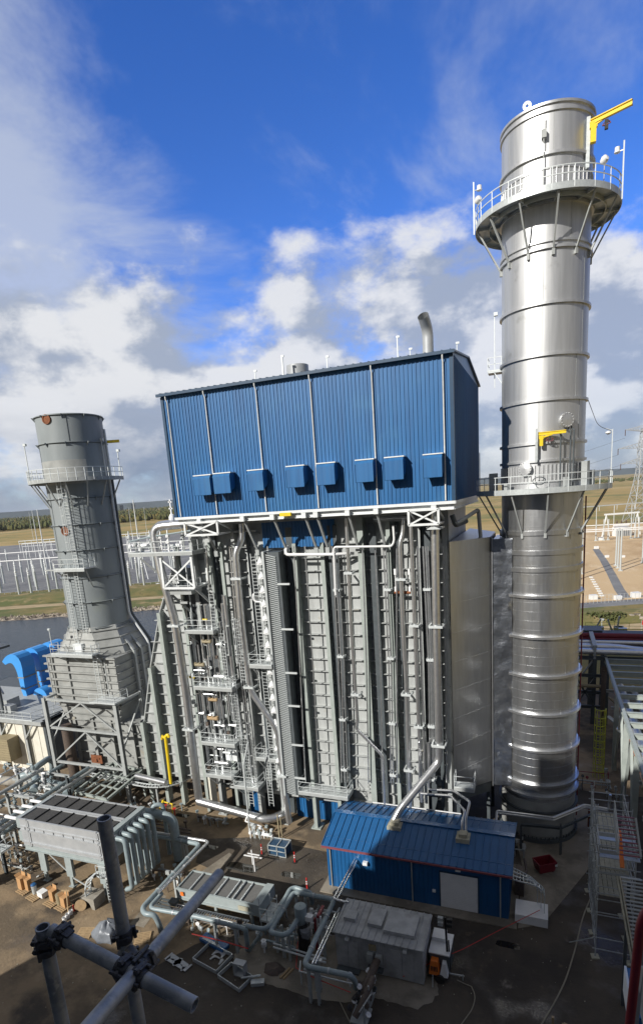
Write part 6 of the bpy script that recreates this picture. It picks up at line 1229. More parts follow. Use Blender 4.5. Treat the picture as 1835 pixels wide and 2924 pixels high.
mb.build('cage', 'galvanised', t)
# goods on pallets
def pallet(x, y, lab, rot=.0, grp='wooden pallets on the ground', z=0.):
    t = thing('pallet', lab, 'pallet', (x, y, z), grp); mb = MB(); c, s = math.cos(rot), math.sin(rot)
    for k in range(7): d = -.5+k/6; mb.cbox((x-d*s*1.0, y+d*c*1.0, z+.11), 1.2, .11, .025, rot)
    for k in (-.52, 0, .52): mb.cbox((x+k*c, y+k*s, z+.005), .1, 1.05, .1, rot)
    mb.build('boards', 'wood', t)
for px, py, lab, rot in ((72, 2545, 'pallet under the tall open cardboard box', -.2), (100, 2563, 'pallet under the white sack and blue lidded bin', -.2), (150, 2580, 'pallet under the brown box and grey drum', -.2), (182, 2592, 'last pallet of the row, under the light box', -.2), (408, 2682, 'bare pallet right of the grey tarpaulin heap', .5), (243, 2668, 'broken pallet left of the grey tarpaulin heap', .3)):
    x, y = gp(px, py); pallet(x, y, lab, rot)
def carton(px, py, w, h, lab, mt='cardboard', flaps=True, rot=-.2, z=.14):
    x, y = gp(px, py); t = thing('cardboard_box' if mt == 'cardboard' else 'sack', lab, 'box' if mt == 'cardboard' else 'sack', (x, y, z)); mb = MB(); mb.cbox((x, y, z), w, w*.8, h, rot); mb.build('body', mt, t)
    if flaps:
        mb = MB(); c, s = math.cos(rot), math.sin(rot); mb.hexa([Vector((x, y, z+h))+Vector((a*c-b_*s, a*s+b_*c, q)) for q0 in (0, .02) for a, b_, q in ((-w/2, -w*.4, q0), (-w/2-.25, -w*.4, .15+q0), (-w/2-.25, w*.4, .15+q0), (-w/2, w*.4, q0))])
        mb.hexa([Vector((x, y, z+h))+Vector((a*c-b_*s, a*s+b_*c, q)) for q0 in (0, .02) for a, b_, q in ((-w/2, w*.4+q0, .0), (w/2, w*.4+q0, 0), (w/2, w*.45+q0, .35), (-w/2, w*.45+q0, .35))]); mb.build('flap', mt, t)
carton(66, 2540, .62, 1.1, 'tall open cardboard box with raised flaps, leftmost on the pallets'); carton(84, 2543, .5, 1.0, 'cardboard box with a white label beside the tallest one'); carton(124, 2562, .75, .45, 'white bulging sack next to the blue lidded bin', 'white_paint', False); carton(155, 2574, .55, .95, 'brown cardboard box left of the grey drum'); carton(188, 2590, .6, .85, 'pale cardboard box at the right end of the pallet row')
x, y = gp(101, 2555); mb = MB(); mb.lathe((x, y, .14), [(.02, 0), (.2, 0), (.22, .8), (.02, .8)], 14); o = solo(mb, 'waste_bin', 'galvanised', 'slim silver bin with a blue lid among the cartons', 'bin'); mb = MB(); mb.lathe((x, y, .94), [(.24, 0), (.24, .06), (.15, .14), (.02, .15)], 14); mb.build('lid', 'blue_shop', o)
x, y = gp(172, 2583); mb = MB(); mb.lathe((x, y, .14), [(.02, 0), (.26, 0), (.27, .85), (.02, .86)], 16); solo(mb, 'drum', 'tan_panel', 'dull green grey drum between two cartons', 'drum')
x, y = gp(196, 2612); t = thing('warning_stake', 'wooden cross shaped stake standing in a white bucket', 'stake', (x, y, 0)); mb = MB(); mb.beam((x, y, .2), (x+.15, y+.1, 2.3), .09, .06); mb.beam((x-.25, y, 2.2), (x+.5, y+.1, 2.25), .07, .1); mb.build('stick', 'wood', t)
for i, (px, py, lab) in enumerate(((185, 2632, 'front white bucket at the foot of the wooden stake'), (194, 2622, 'rear white bucket at the foot of the wooden stake'), (203, 2612, 'white bucket touching the stake'))):
    x, y = gp(px, py); mb = MB(); mb.lathe((x, y, 0), [(.02, 0), (.15, 0), (.17, .38), (.15, .38), (.14, .05)], 14); solo(mb, 'bucket', 'white_paint', lab, 'bucket', 'white buckets')
x, y = gp(213, 2602); mb = MB(); mb.lathe((x, y, 0), [(.02, 0), (.09, 0), (.09, .5), (.05, .58), (.02, .6)], 12); solo(mb, 'fire_extinguisher', 'red', 'red fire extinguisher standing near the buckets', 'fire extinguisher')
# reel, culvert stand with curved ladder tray
x, y = gp(232, 2600); mb = MB(); mb.lathe((x, y, .45), [(.02, -.05), (.48, -.05), (.48, .05), (.02, .05)], 20, (.5, -.8, .2)); solo(mb, 'cable_reel', 'wood', 'round tan wooden disc leaning by the concrete block', 'cable reel')
x, y = gp(265, 2585); t = thing('concrete_stand', 'grey concrete block with an arched mouth carrying the curved tray', 'concrete block', (x, y, 0)); mb = MB(); mb.prism([(x-.7, y-.5, 0), (x-.55, y-.5, 0), (x-.4, y-.5, .55), (x-.1, y-.5, .75), (x+.2, y-.5, .55), (x+.4, y-.5, 0), (x+.7, y-.5, 0), (x+.7, y-.5, 1.0), (x-.7, y-.5, 1.0)], (0, 1.3, 0)); mb.build('block', 'concrete', t)
mb = MB(); P = []
for i in range(9): a = math.pi*.5*i/8; P.append(Vector((x-.25+1.3*(1-math.cos(a))*.9, y, 1.0+2.0*math.sin(a))))
for p, q in zip(P, P[1:]):
    s = Vector((0, .3, 0)); mb.beam(p-s, q-s, .06, .12); mb.beam(p+s, q+s, .06, .12); mb.beam(p-s, p+s, .09, .05)
mb.build('curved_tray', 'rail_galv', t)
# tarpaulin heap
x, y = gp(312, 2670); mb = MB(); n, k = 22, 8; vs = []; rr = random.Random(3)
for j in range(k+1):
    f = j/k
    for i in range(n): a = 2*math.pi*i/n; q = (1.15*(1-f**2.2)+.05)*(1+.28*pnoise(Vector((math.cos(a)*1.7, math.sin(a)*1.7, f*2.5)))+.10*math.sin(a*7+f)); vs.append((x+math.cos(a)*q, y+math.sin(a)*q*.8, 1.25*f**.8*(1+.3*pnoise(Vector((math.cos(a), math.sin(a), 3+f))))+.03))
mb.add(vs, [(j*n+i, j*n+(i+1) % n, (j+1)*n+(i+1) % n, (j+1)*n+i) for j in range(k) for i in range(n)]+[tuple(range(k*n, k*n+n))]); solo(mb, 'tarpaulin_heap', 'tarp', 'heap wrapped in crumpled silvery grey tarpaulin', 'tarpaulin')
# cut sheet metal pieces
def cutsheet(px, py, w, rot, lab, n=2, h=.7):
    x, y = gp(px, py); c, s = math.cos(rot), math.sin(rot); r = w/(2.6*n); mb = MB(); N = 36
    def lo(a):
        for k in range(n):
            d = a-(-w/2+w*(k+.5)/n)
            if abs(d) < r: return min(h-.12, math.sqrt(r*r-d*d)*1.15)
        return 0.
    for i in range(N):
        a0, a1 = -w/2+w*i/N, -w/2+w*(i+1)/N; Q = [(a0, lo(a0)), (a1, lo(a1)), (a1, h), (a0, h)]; mb.hexa([(x+a*c-b_*s, y+a*s+b_*c, z) for z in (.09, .13) for a, b_ in Q])
    solo(mb, 'cut_sheet', 'cooler_paint', lab, 'metal sheet', 'cut metal sheets lying in the yard')
cutsheet(520, 2742, 2.2, -.25+math.pi, 'larger sheet with two round bites, upper one by the scaffold tube'); cutsheet(495, 2762, 1.8, -.3, 'sheet with two scalloped holes nearest the scaffold tube'); cutsheet(617, 2738, .9, -.2, 'small arched sheet inside the open tray, upper', 1, .6); cutsheet(612, 2752, 1.0, -.25, 'small arched sheet inside the open tray, lower', 1, .5)
def frame(px, py, w, d, rot, lab, h=.3):
    x, y = gp(px, py); c, s = math.cos(rot), math.sin(rot); mb = MB(); Q = [Vector((x+a*c-b_*s, y+a*s+b_*c, .05)) for a, b_ in ((-w/2, -d/2), (w/2, -d/2), (w/2, d/2), (-w/2, d/2))]
    for a, b_ in zip(Q, Q[1:]+Q[:1]): mb.beam(a+Vector((0, 0, h/2)), b_+Vector((0, 0, h/2)), .05, h)
    solo(mb, 'open_tray', 'galvanised', lab, 'metal frame', 'shallow open metal frames')
frame(608, 2742, 2.3, 1.7, -.22, 'open square metal frame holding two arched sheets'); frame(672, 2797, 2.1, 1.3, -.30, 'open metal frame with an upright box at its corner')
x, y = gp(688, 2785); mb = MB()
for q in ((-.4, 0, .06, .5, .05, 1.), (.4, 0, .06, .5, .05, 1.), (0, 0, .86, .5, 1.0, .06), (0, 0, .86, .5, .05, .06)): mb.cbox((x+q[0], y+q[1], q[4]), q[2], q[3], q[5])
solo(mb, 'duct_section', 'cooler_paint', 'upright hollow square duct piece standing in the open frame', 'duct piece')
mb = MB(); x, y = gp(725, 2810); mb.beam((x-.9, y-.1, .3), (x+.4, y+.3, .5), .12, .08); mb.cbox((x+.3, y, .05), .9, .4, .25, .4); solo(mb, 'offcut', 'galvanised', 'loose strip and plate beyond the open frame corner', 'metal offcut')
x, y = gp(612, 2698); mb = MB(); mb.cbox((x, y, .05), 2.4, .75, .22, -.25); o = solo(mb, 'blue_package', 'blue_shop', 'flat blue wrapped bundle on the ground under the red tape', 'bundle'); mb = MB(); mb.cbox((x-.2, y-.12, .275), 1.7, .2, .04, -.25); mb.build('metal_strip', 'galvanised', o)
mb = MB(); mb.tube([G(548, 2668, .9), G(640, 2690, .8), G(708, 2710, .9)], .045, 6); mb.tube([G(845, 2765, .7), G(900, 2795, .8), G(1000, 2835, .8)], .03, 6); mb.tube([G(850, 2690, .4), G(845, 2765, .7)], .03, 6); solo(mb, 'barrier_tape', 'red', 'red barrier tape strung low between the pipe posts', 'tape')
mb = MB(); mb.tube([G(1150, 2790, .5), G(1240, 2745, .9), G(1320, 2712, .9), G(1420, 2660, .9), G(1540, 2600, .9)], .025, 5); solo(mb, 'barrier_tape', 'red', 'thin red line running from the grey shed to the white junction box', 'tape')
x, y = gp(812, 2782); 
for k in (0, 1): mb = MB(); mb.beam((x+k*.25-.1, y-.5, .08), (x+k*.25+.2, y+.5, .08), .12, .12); solo(mb, 'timber', 'wood', '%s of the two short timbers lying side by side' % ('left' if k == 0 else 'right'), 'timber', 'short timbers')
mb = MB(); x, y = gp(782, 2770); n = 14
mb.add([(x+math.cos(2*math.pi*i/n)*r*(1+.2*math.sin(i*2.3)), y+math.sin(2*math.pi*i/n)*r*.8, z) for r, z in ((.75, .03), (.6, .22), (.35, .33), (.02, .26)) for i in range(n)], [(j*n+i, j*n+(i+1) % n, (j+1)*n+(i+1) % n, (j+1)*n+i) for j in range(3) for i in range(n)]); solo(mb, 'dirt_pile', 'valve_brown', 'low dark muddy pile at the foot of the paired posts', 'dirt pile')
for k, (px, py) in enumerate(((830, 2690), (812, 2680))):
    x, y = gp(px, py+55); mb = MB(); mb.ibeam((x, y, 0), (x, y, 2.7), .16, .16); solo(mb, 'pipe_post', 'galvanised', '%s of the paired galvanised posts by the muddy pile' % ('right' if k == 0 else 'left'), 'post', 'paired posts')
mb = MB(); mb.tube([G(918, 2640, .1), G(905, 2700, .05), G(935, 2790, .05), (G(1000, 2924, .05))], .03, 5); solo(mb, 'hose', 'hose', 'thin pale hose snaking down past the pumps', 'hose')
mb = MB(); mb.tube([G(1345, 2818, .04), G(1357, 2845, .04), G(1350, 2880, .04), G(1310, 2935, .04)], .035, 5, .6); mb.tube([G(1305, 2800, .5), G(1330, 2812, .1), G(1345, 2818, .04)], .03, 5); solo(mb, 'hose', 'hose', 'yellowish hose trailing from the light tower to the bottom edge', 'hose')
mb = MB(); mb.tube([G(1688, 2560, .05), G(1662, 2620, .05), G(1645, 2700, .05), G(1615, 2800, .05), G(1580, 2870, .05), G(1540, 2935, .05)], .05, 6, 1.5); solo(mb, 'hose', 'hose', 'long pale hose curving down the dark yard from the scaffold', 'hose')
x, y = gp(560, 2560); 
mb = MB()
for px, py in ((728, 2490), (722, 2470)): p = G(px, py); mb.beam((p.x, p.y, 0), (p.x, p.y, 1.5), .08)
p = G(725, 2478); mb.beam((p.x-.9, p.y, 1.1), (p.x+.9, p.y, 1.1), .12, .06); mb.beam((p.x-.5, p.y, 1.35), (p.x+.7, p.y, 1.35), .08)
solo(mb, 'manifold_stand', 'white_paint', 'white pipe cross stand in the puddle behind the low cooler', 'pipe stand')
mb = MB(); mb.poly([G(560, 2500, .03), G(655, 2435, .03), G(665, 2445, .03), G(600, 2510, .03)]); mb.poly([G(370, 2640, .03), G(445, 2550, .03), G(475, 2560, .03), G(410, 2650, .03)]); struct(mb, 'concrete_slab', 'pad_concrete')
q = G(870, 2745); blot('skid_pad', q.x, q.y, 5.2, 2.6, .032, 'pad_concrete', 9)
# valves at boiler foot, meter run in the sun
p = G(745, 2395); t = thing('meter_run', 'bright silver meter piping at the boiler foot, glaring in the sun', 'piping', (p.x, p.y, 0)); rr = random.Random(9)
mb = MB(); mb.tube([p+Vector((-1.1, 0, .5)), p+Vector((1.3, 0, .5))], .16, 10); mb.build('meter_pipe', 'white_paint', t)
for k in range(12): q = p+Vector((rr.uniform(-1, 1.3), rr.uniform(-.3, .4), 0)); mb = MB(); mb.beam(q, q+Vector((0, 0, rr.uniform(.6, 1.5))), .07); mb.cbox(q+Vector((0, 0, rr.uniform(.5, 1.2))), .25, .25, .22); mb.build('valve', rr.choice(('white_paint', 'rail_galv', 'cooler_frame')), t)
mb = MB(); mb.tube([p+Vector((-1.9, .6, 1.2)), p+Vector((-.2, .5, 1.0)), p+Vector((.3, .3, .4))], .07, 8); mb.tube([p+Vector((-1.9, .6, 1.2)), p+Vector((-1.8, .9, 1.6)), p+Vector((-.6, .9, 1.6))], .07, 8); mb.build('loop_pipe', 'white_paint', t)
mb = MB(); mb.beam(p+Vector((1.8, .4, 0)), p+Vector((1.8, .4, 2.6)), .1); mb.beam(p+Vector((2.1, .4, 0)), p+Vector((2.1, .4, 2.4)), .08); mb.build('post', 'tan_panel', t)
mb = MB(); p = G(700, 2230, 4); q = G(740, 2400, .2); mb.tube([FY(708, 2120, 43.5), FY(695, 2185, 43.5), (FY(708, 2320, 43.5)), G(712, 2375, .1)], .09, 8); solo(mb, 'vent_pipe', 'rail_galv', 'thin leaning vent pipe rising in front of the lowest platforms', 'pipe')
mb = MB()
for k in range(3): a = G(405, 2345+k*12, .6); c = G(545, 2372+k*9, .6); mb.tube([a, c], .08, 8)
for k in range(5): p = G(420+k*28, 2352+k*4, .1); mb.beam(p, p+Vector((0, 0, .9)), .12); mb.cbox(p+Vector((0, 0, .7)), .3, .3, .25)
solo(mb, 'ground_piping', 'valve_brown', 'low dark pipes and red valves on the ground under the trays', 'piping')
for k, (px, py) in enumerate(((475, 2320), (500, 2330), (520, 2316))): p = G(px, py); mb = MB(); mb.beam(p, p+Vector((0, 0, .8)), .08); mb.lathe(p+Vector((0, 0, .85)), [(.03, -.03), (.2, -.02), (.2, .02), (.03, .03)], 12); solo(mb, 'handwheel_valve', 'red' if k < 2 else 'pipe_paint', ['left red handwheel among the low dark pipes', 'right red handwheel among the low dark pipes', 'green handwheel beside the two red ones'][k], 'valve')

# small valve sets and service pipes standing between the big things
def cluster(label, px, py, w, d, h, n, seed, cols=('galvanised', 'steel_grey', 'pipe_paint', 'valve_brown', 'white_paint')):
    c = G(px, py); rr = random.Random(seed); t = thing('valve_set', label, 'piping', (c.x, c.y, 0))
    for k in range(max(2, n//5)):
        y, z = c.y+rr.uniform(-d, d), rr.uniform(.3, h*.8); x0_, x1_ = c.x-w*rr.uniform(.5, 1), c.x+w*rr.uniform(.5, 1); mb = MB(); mb.tube([(x0_, y, .05), (x0_, y, z), (x1_, y, z), (x1_, y+rr.choice((-.6, .6)), z), (x1_, y+.4, .05)], rr.choice((.04, .06, .09)), 7, .15); mb.build('service_pipe', rr.choice(cols), t)
    for k in range(n):
        x, y = c.x+rr.uniform(-w, w), c.y+rr.uniform(-d, d); hh = rr.uniform(.35, h); mb = MB(); mb.beam((x, y, 0), (x, y, hh), .06); q = rr.random()
        if q < .4: mb.lathe((x, y, hh), [(.03, -.02), (.16, -.015), (.16, .015), (.03, .02)], 10, (rr.uniform(-.5, .5), -1, rr.uniform(0, 1)))
        elif q < .7: mb.cbox((x, y, hh-.1), rr.uniform(.15, .4), .18, rr.uniform(.15, .35), rr.uniform(0, 1))
        else: mb.lathe((x, y, hh-.2), [(.04, -.15), (.13, -.1), (.13, .12), (.04, .18)], 8)
        mb.build('valve', rr.choice(cols), t)
cluster('cluttered small valves below the double bend', 800, 2705, 1.6, .9, 1.5, 16, 51)
cluster('small valves and posts under the front run of pale pipe', 610, 2665, 2.4, .5, 1.4, 14, 52)
cluster('thin service pipes on the ground between the two coolers', 470, 2520, 1.8, 1.2, 1.1, 14, 53)
cluster('dusty valves at the foot of the boiler left of the bright meter piping', 600, 2352, 2.0, .5, 1.2, 12, 54)
cluster('pipe stubs and valves under the trays beside the yellow guard', 420, 2330, 2.6, 1.2, 1.6, 22, 55)
cluster('grey instruments behind the black vessel and pipe loops', 925, 2660, 1.1, .9, 2.2, 12, 56, ('steel_grey', 'galvanised', 'white_paint'))
cluster('valves under the left end of the big air cooler', 60, 2470, 1.8, 1.2, 2.0, 20, 57)
cluster('pipes and valves between the cream enclosure and the air cooler', 130, 2290, 2.6, 1.3, 2.6, 24, 58)
cluster('valves and stubs at the front edge of the left pipe rack', 20, 2380, 2.2, 1.5, 2.6, 20, 59)
cluster('cabinets and hoses between the shop and the stack base', 1480, 2440, .5, 1.2, 1.4, 9, 60, ('steel_grey', 'valve_brown', 'black'))
cluster('valve clutter in the dark between the stack and the rack columns', 1700, 2260, 2.0, 2.0, 2.2, 16, 61, ('steel_grey', 'dark_red', 'dark_steel', 'galvanised'))
mb = MB(); rr = random.Random(71)
for k in range(190):
    px, py = rr.uniform(0, 1700), rr.uniform(2420, 2924); p = G(px, py); s = rr.uniform(.012, .05); mb.cbox((p.x, p.y, .03), s*rr.uniform(1, 3), s, s*.6, rr.uniform(0, 3))
o = mb.build('litter', 'pale_plank'); o['kind'] = 'stuff'; o['label'] = 'tiny scraps and stones scattered over the yard'; o['category'] = 'litter'

w2 = bpy.data.materials.new('puddle_water'); w2.use_nodes = True; p2 = w2.node_tree.nodes['Principled BSDF']; p2.inputs['Base Color'].default_value = (.018, .016, .013, 1); p2.inputs['Roughness'].default_value = .06; M['puddle_water'] = w2
for i, (px, py, a_, b_) in enumerate(((690, 2478, 1.5, .55), (600, 2420, .8, .3), (830, 2500, .9, .35), (1450, 2700, .8, .3), (520, 2330, .8, .3))): q = G(px, py); blot('puddle', q.x, q.y, a_, b_, .028, 'puddle_water', 60+i*7)
# ================================================================== RIGHT SIDE: RACK, SCAFFOLD, STAIR
t = thing('pipe_rack', 'pale green steel rack with many open cross beams at the right edge', 'pipe rack', (10, 60, 0))
rx0, rx1, rz = 7.5, 15.0, 9.0
mb = MB(); mb.ibeam((rx0, 44, rz), (rx0, 80, rz), .3, .5, t=.05); mb.build('edge_beam', 'steel_green', t)
for k in range(13): y = 46.5+k*2.6; mb = MB(); mb.ibeam((rx0+.18, y, rz), (rx1, y, rz), .3, .55, t=.05); mb.build('cross_beam', 'steel_green', t)
for y in (50.5, 57.5, 65.5, 77.5):
    for x in (rx0, rx1): mb = MB(); mb.ibeam((x, y, 0), (x, y, rz-.28), .45, .42, t=.06); mb.build('column', 'steel_green' if y < 70 else 'dark_steel', t)
for y0_, y1_ in ((50.5, 57.5), (57.5, 65.5)): mb = MB(); mb.beam((rx0, y0_, .5), (rx0, (y0_+y1_)/2, rz-.5), .22); mb.beam((rx0, y1_, .5), (rx0, (y0_+y1_)/2, rz-.5), .22); mb.build('brace', 'steel_green', t)
for k in range(6): a = 48+k*5; mb = MB(); mb.beam((rx0+.3, a, rz-.35), (rx1-2, a+2.4, rz-.35), .12, .05); mb.build('plan_brace', 'steel_green', t)
for k, (x, z, r, mt) in enumerate(((9, 6.2, .45, 'aluminium_pipe'), (10.4, 6.1, .35, 'aluminium_pipe'), (11.8, 6.3, .5, 'steel_grey'), (13, 6.1, .3, 'yellow'), (8.3, 6, .12, 'orange'))): mb = MB(); mb.tube([(x, 42, z), (x, 76, z)], r, 12); mb.build('run_pipe', mt, t)
rr = random.Random(77)
for k in range(16): x = rr.uniform(rx0+.4, rx1); z = rr.choice((2.2, 3.4, 4.6, 5.9)); y = rr.uniform(44, 60); mb = MB(); mb.tube([(x, y, z), (x, y+rr.uniform(6, 16), z), (x+rr.choice((-1, 1)), y+17, z), (x+1, y+17, z-2)], rr.choice((.08, .12, .2)), 8, .4); mb.build('service_pipe', rr.choice(('aluminium_pipe', 'steel_grey', 'valve_brown', 'galvanised', 'tan_panel')), t)
for y in range(46, 78, 6): mb = MB(); mb.ibeam((rx0, y+.5, 5.4), (rx1, y+.5, 5.4), .25, .35); mb.build('lower_beam', 'steel_grey', t)
t = thing('pipe_bridge', 'pipe bridge crossing behind the tall stack, carrying blue silver pipes and a dark red one', 'pipe rack', (8, 82, 0))
for y in (78.5, 85): mb = MB(); mb.ibeam((1, y, rz+.1), (30, y, rz+.1), .3, .5); mb.build('girder', 'dark_steel', t)
for x in (3.8, 6.2, 7.7, 15): 
    for y in (78.5, 85): mb = MB(); mb.ibeam((x, y, 0), (x, y, rz), .5, .45, t=.06); mb.build('column', 'dark_steel', t)
mb = MB(); mb.beam((6.2, 78.6, 10.6), (6.2, 86, 10.6), .5, .3); mb.beam((6.2, 78.6, 6), (6.2, 78.6, 10.6), .3); mb.beam((6.2, 78.6, 9), (4.8, 78.6, 6.8), .2); mb.build('gantry_arm', 'steel_grey', t)
for k in range(7): y = 79.0+k*.85; r = (.38, .3, .2, .34, .25, .2, .3)[k]; mb = MB(); mb.tube([(-2, y, rz+.4+r), (9, y, rz+.4+r)]+([(11.5, y-1.4, rz+.4+r), (30, y-1.4, rz+.4+r)] if 2 < k < 6 else [(30, y, rz+.4+r)]), r, 12, 1.5); mb.build('run_pipe', 'aluminium_pipe', t)
mb = MB(); mb.tube([(-2, 86.2, 10.1), (30, 86.2, 10.1)], .42, 12); mb.tube([(-2, 85.2, 9.9), (30, 85.2, 9.9)], .12, 8); mb.build('dark_red_pipe', 'dark_red', t)
mb = MB(); mb.box(-3, 8, 90, 93, 9.0, 9.9); mb.box(-3, 30, 88, 94, 8.7, 9.0); mb.build('tray_roof', 'dark_steel', t)
for z, y in ((4.5, 78.2), (6.8, 78.2), (2.5, 78.2)): mb = MB(); mb.ibeam((1, y, z), (7.5, y, z), .25, .4); mb.build('lower_beam', 'dark_steel', t)
for x in (1.2, 4): mb = MB(); mb.beam((x, 78.1, 2.5), (x+2.3, 78.1, 6.6), .22); mb.beam((x+2.3, 78.1, 2.5), (x, 78.1, 6.6), .22); mb.build('brace', 'dark_steel', t)
mb = MB(); mb.tube([(1, 77.5, 5.6), (7, 77.5, 5.6)], .22, 10); mb.build('tan_pipe', 'tan_panel', t)
mb = MB(); mb.tube([(7.0, 75, 8.6), (7.0, 75, 8.8), (7., 74.6, 1)], .22, 8); mb.build('riser_pipe', 'valve_brown', t)
rr = random.Random(4)
for k in range(8): x = rr.uniform(7, 20); mb = MB(); h = rr.uniform(.8, 2.4); y = rr.uniform(95, 98); mb.beam((x, y, 8.2), (x+rr.uniform(-1, 1), y, 8.6+h), .22); mb.cbox((x+.8, y, 8.4), 1.2, 1, .7); mb.build('rooftop_unit', rr.choice(('steel_grey', 'galvanised', 'dark_steel')), t)
mb = MB(); rail(mb, [(6, 94.5, 9), (28, 94.5, 9)], sp=2); mb.build('yellow_rail', 'ladder_yellow', t)
t = thing('yellow_ladder', 'yellow caged ladder hanging in the dark beside the rack columns', 'ladder', (6.4, 66, 0)); p = FY(1712, 2045, 64); q = FY(1712, 2215, 64)
mb = MB(); ladder(mb, (p.x, 64, q.z-2.2), (p.x, 64, p.z), (1, 0, 0), .6); mb.build('ladder_rails', 'ladder_yellow', t); mb = MB(); cage(mb, (p.x, 64, q.z), (p.x, 64, p.z+1), (0, -1, 0), .55, .9, .04, 7); mb.build('cage', 'ladder_yellow', t)
t = thing('yellow_walkway', 'yellow railed walkway glimpsed between the green rack columns', 'walkway', (10, 58, 4)); mb = MB(); mb.box(8, 14, 59, 60.5, 4.2, 4.4); rail(mb, [(8, 59, 4.4), (14, 59, 4.4)], sp=1.2, r=.05); mb.build('railed_deck', 'yellow', t)
# ------------------------------------------------------------------ tube scaffold tower
t = thing('scaffold_tower', 'grey tube scaffold tower with plank decks standing in the shade on the right', 'scaffolding', (4.7, 40, 0))
sx = (3.6, 5.75); sy = (36.9, 39.2, 41.5, 43.8); H8 = 9.2
for x in sx:
    for y in sy: mb = MB(); mb.tube([(x, y, .1), (x, y, H8-.4*(y < 38)+.2*(x > 4))], .04, 8); mb.build('standard', 'steel_grey', t)
for x in sx:
    for y in sy: mb = MB(); mb.cbox((x, y, .02), .5, .45, .08, .2); mb.build('sole_board', 'pale_plank', t)
mb = MB()
for z in (.7, 1.6, 3.6, 4.6, 5.1, 5.6, 6.6, 7.1, 8.1, 8.7):
    for y in (sy if z > 1 else sy[:1]): mb.tube([(sx[0]-.2, y, z), (sx[1]+.3, y, z)], .035, 6)
    for x in sx: mb.tube([(x, sy[0]-.2, z+.06), (x, sy[-1]+.2, z+.06)], .035, 6)
mb.build('ledger_tubes', 'steel_grey', t)
mb = MB(); rr = random.Random(31)
for k in range(22): x, y = rr.choice(sx)+rr.uniform(-.15, .15), rr.uniform(36.7, 44); z = rr.uniform(3, 8.5); mb.tube([(x, y, z), (x+rr.uniform(-.1, .1), y+rr.uniform(-.6, .6), z+rr.uniform(1, 2.6))], .03, 6)
mb.build('loose_tubes', 'galvanised', t)
for z, n in ((5.0, 7), (7.0, 5)):
    mb = MB()
    for k in range(n): x = sx[0]+.12+k*.3; mb.box(x, x+.26, sy[0]-.1, sy[2 if z < 6 else 3]+.1, z, z+.045)
    mb.build('plank_deck', 'pale_plank', t)
mb = MB(); 
for y in (36.8, 38.8): mb.beam((sx[0], y, 8.0), (sx[1]+.2, y, 8.0), .45, .06); mb.beam((sx[0], y, 8.3), (sx[1]+.2, y, 8.3), .04, .3)
mb.build('metal_decks', 'galvanised', t)
mb = MB()
for k in range(12): y = 36.9+k*.6; mb.beam((sx[0]-.1, y, 2.2+.1*(k % 3)), (sx[0]+.02, y+.1, 5.5+.25*(k % 4)), .04)
mb.tube([(sx[0], sy[0], 1.6), (sx[0]-1.6, sy[0]+.8, .1)], .03, 6); mb.build('brace_tubes', 'galvanised', t)
# stair flight with red treads running down past it
t = thing('red_stair', 'steep stair flight with dark red treads and cream stringers at the right edge', 'stair', (6.3, 34, 0))
A, B = G(1768, 2505, 9.0), G(1815, 2765, 6.3); d = Vector((1.25, 0, 0))
mb = MB(); mb.beam(A, B, .08, .28); mb.beam(A-Vector((.14, 0, 0)), B-Vector((.14, 0, 0)), .06, .2); mb.build('stringer', 'pale_plank', t)
mb = MB(); mb.beam(A+d, B+d, .08, .28); mb.build('stringer', 'dark_red', t)
mb = MB(); n = 22
for i in range(n+1): c = A.lerp(B, i/n); mb.box(c.x+.06, c.x+1.2, c.y-.07, c.y+.07, c.z-.02, c.z+.02)
mb.build('treads', 'steel_grey', t)
mb = MB(); mb.beam(A+Vector((.06, 0, -.1)), B+Vector((.06, 0, -.1)), .05, .2)
mb.build('side_plate', 'dark_red', t)
C_, D_ = G(1752, 2330, 11.2), G(1765, 2440, 9.6)
for o_ in (0, 1.2): mb = MB(); mb.beam(C_+Vector((o_, 0, 0)), D_+Vector((o_, 0, 0)), .1, .25); mb.build('upper_stringer', 'steel_grey', t)
mb = MB()
for i in range(10): c = C_.lerp(D_, i/9); mb.box(c.x+.06, c.x+1.14, c.y-.05, c.y+.05, c.z-.02, c.z+.02)
mb.build('upper_treads', 'pink_red', t)
mb = MB(); rail(mb, [C_, D_], sp=.8, toe=0); mb.build('upper_rail', 'galvanised', t)
mb = MB(); rail(mb, [A+Vector((1.25, 0, 0)), B+Vector((1.25, 0, 0))], sp=.9, toe=0); mb.build('lower_rail', 'galvanised', t)
mb = MB(); c = G(1768, 2430, 8.6); mb.tube([c+Vector((0, .6, 1.0)), c+Vector((0, .2, .9)), c+Vector((.05, -1.2, -.4))], .13, 8, .3); mb.build('orange_hose', 'orange', t)
mb = MB(); mb.beam(B+Vector((.2, 0, -.3)), (B.x+.2, B.y, 0), .18); mb.beam(A+Vector((.5, 0, -.3)), (A.x+.5, A.y, 0), .18); mb.build('stair_post', 'dark_steel', t)
p = G(1722, 2350, 1.2); mb = MB(); mb.cbox((p.x, p.y, 0), 2., 1.6, 1.1, .2); solo(mb, 'tool_chest', 'tarp', 'grey lidded chest behind the scaffold tower top', 'chest')
p = G(1700, 2350, .5); mb = MB(); mb.lathe((p.x-.2, p.y, 0), [(.02, 0), (.5, 0), (.5, 1.8), (.3, 2.1), (.02, 2.2)], 14); solo(mb, 'rusty_vessel', 'rust', 'rusty upright vessel in the shade left of the scaffold tower', 'vessel')
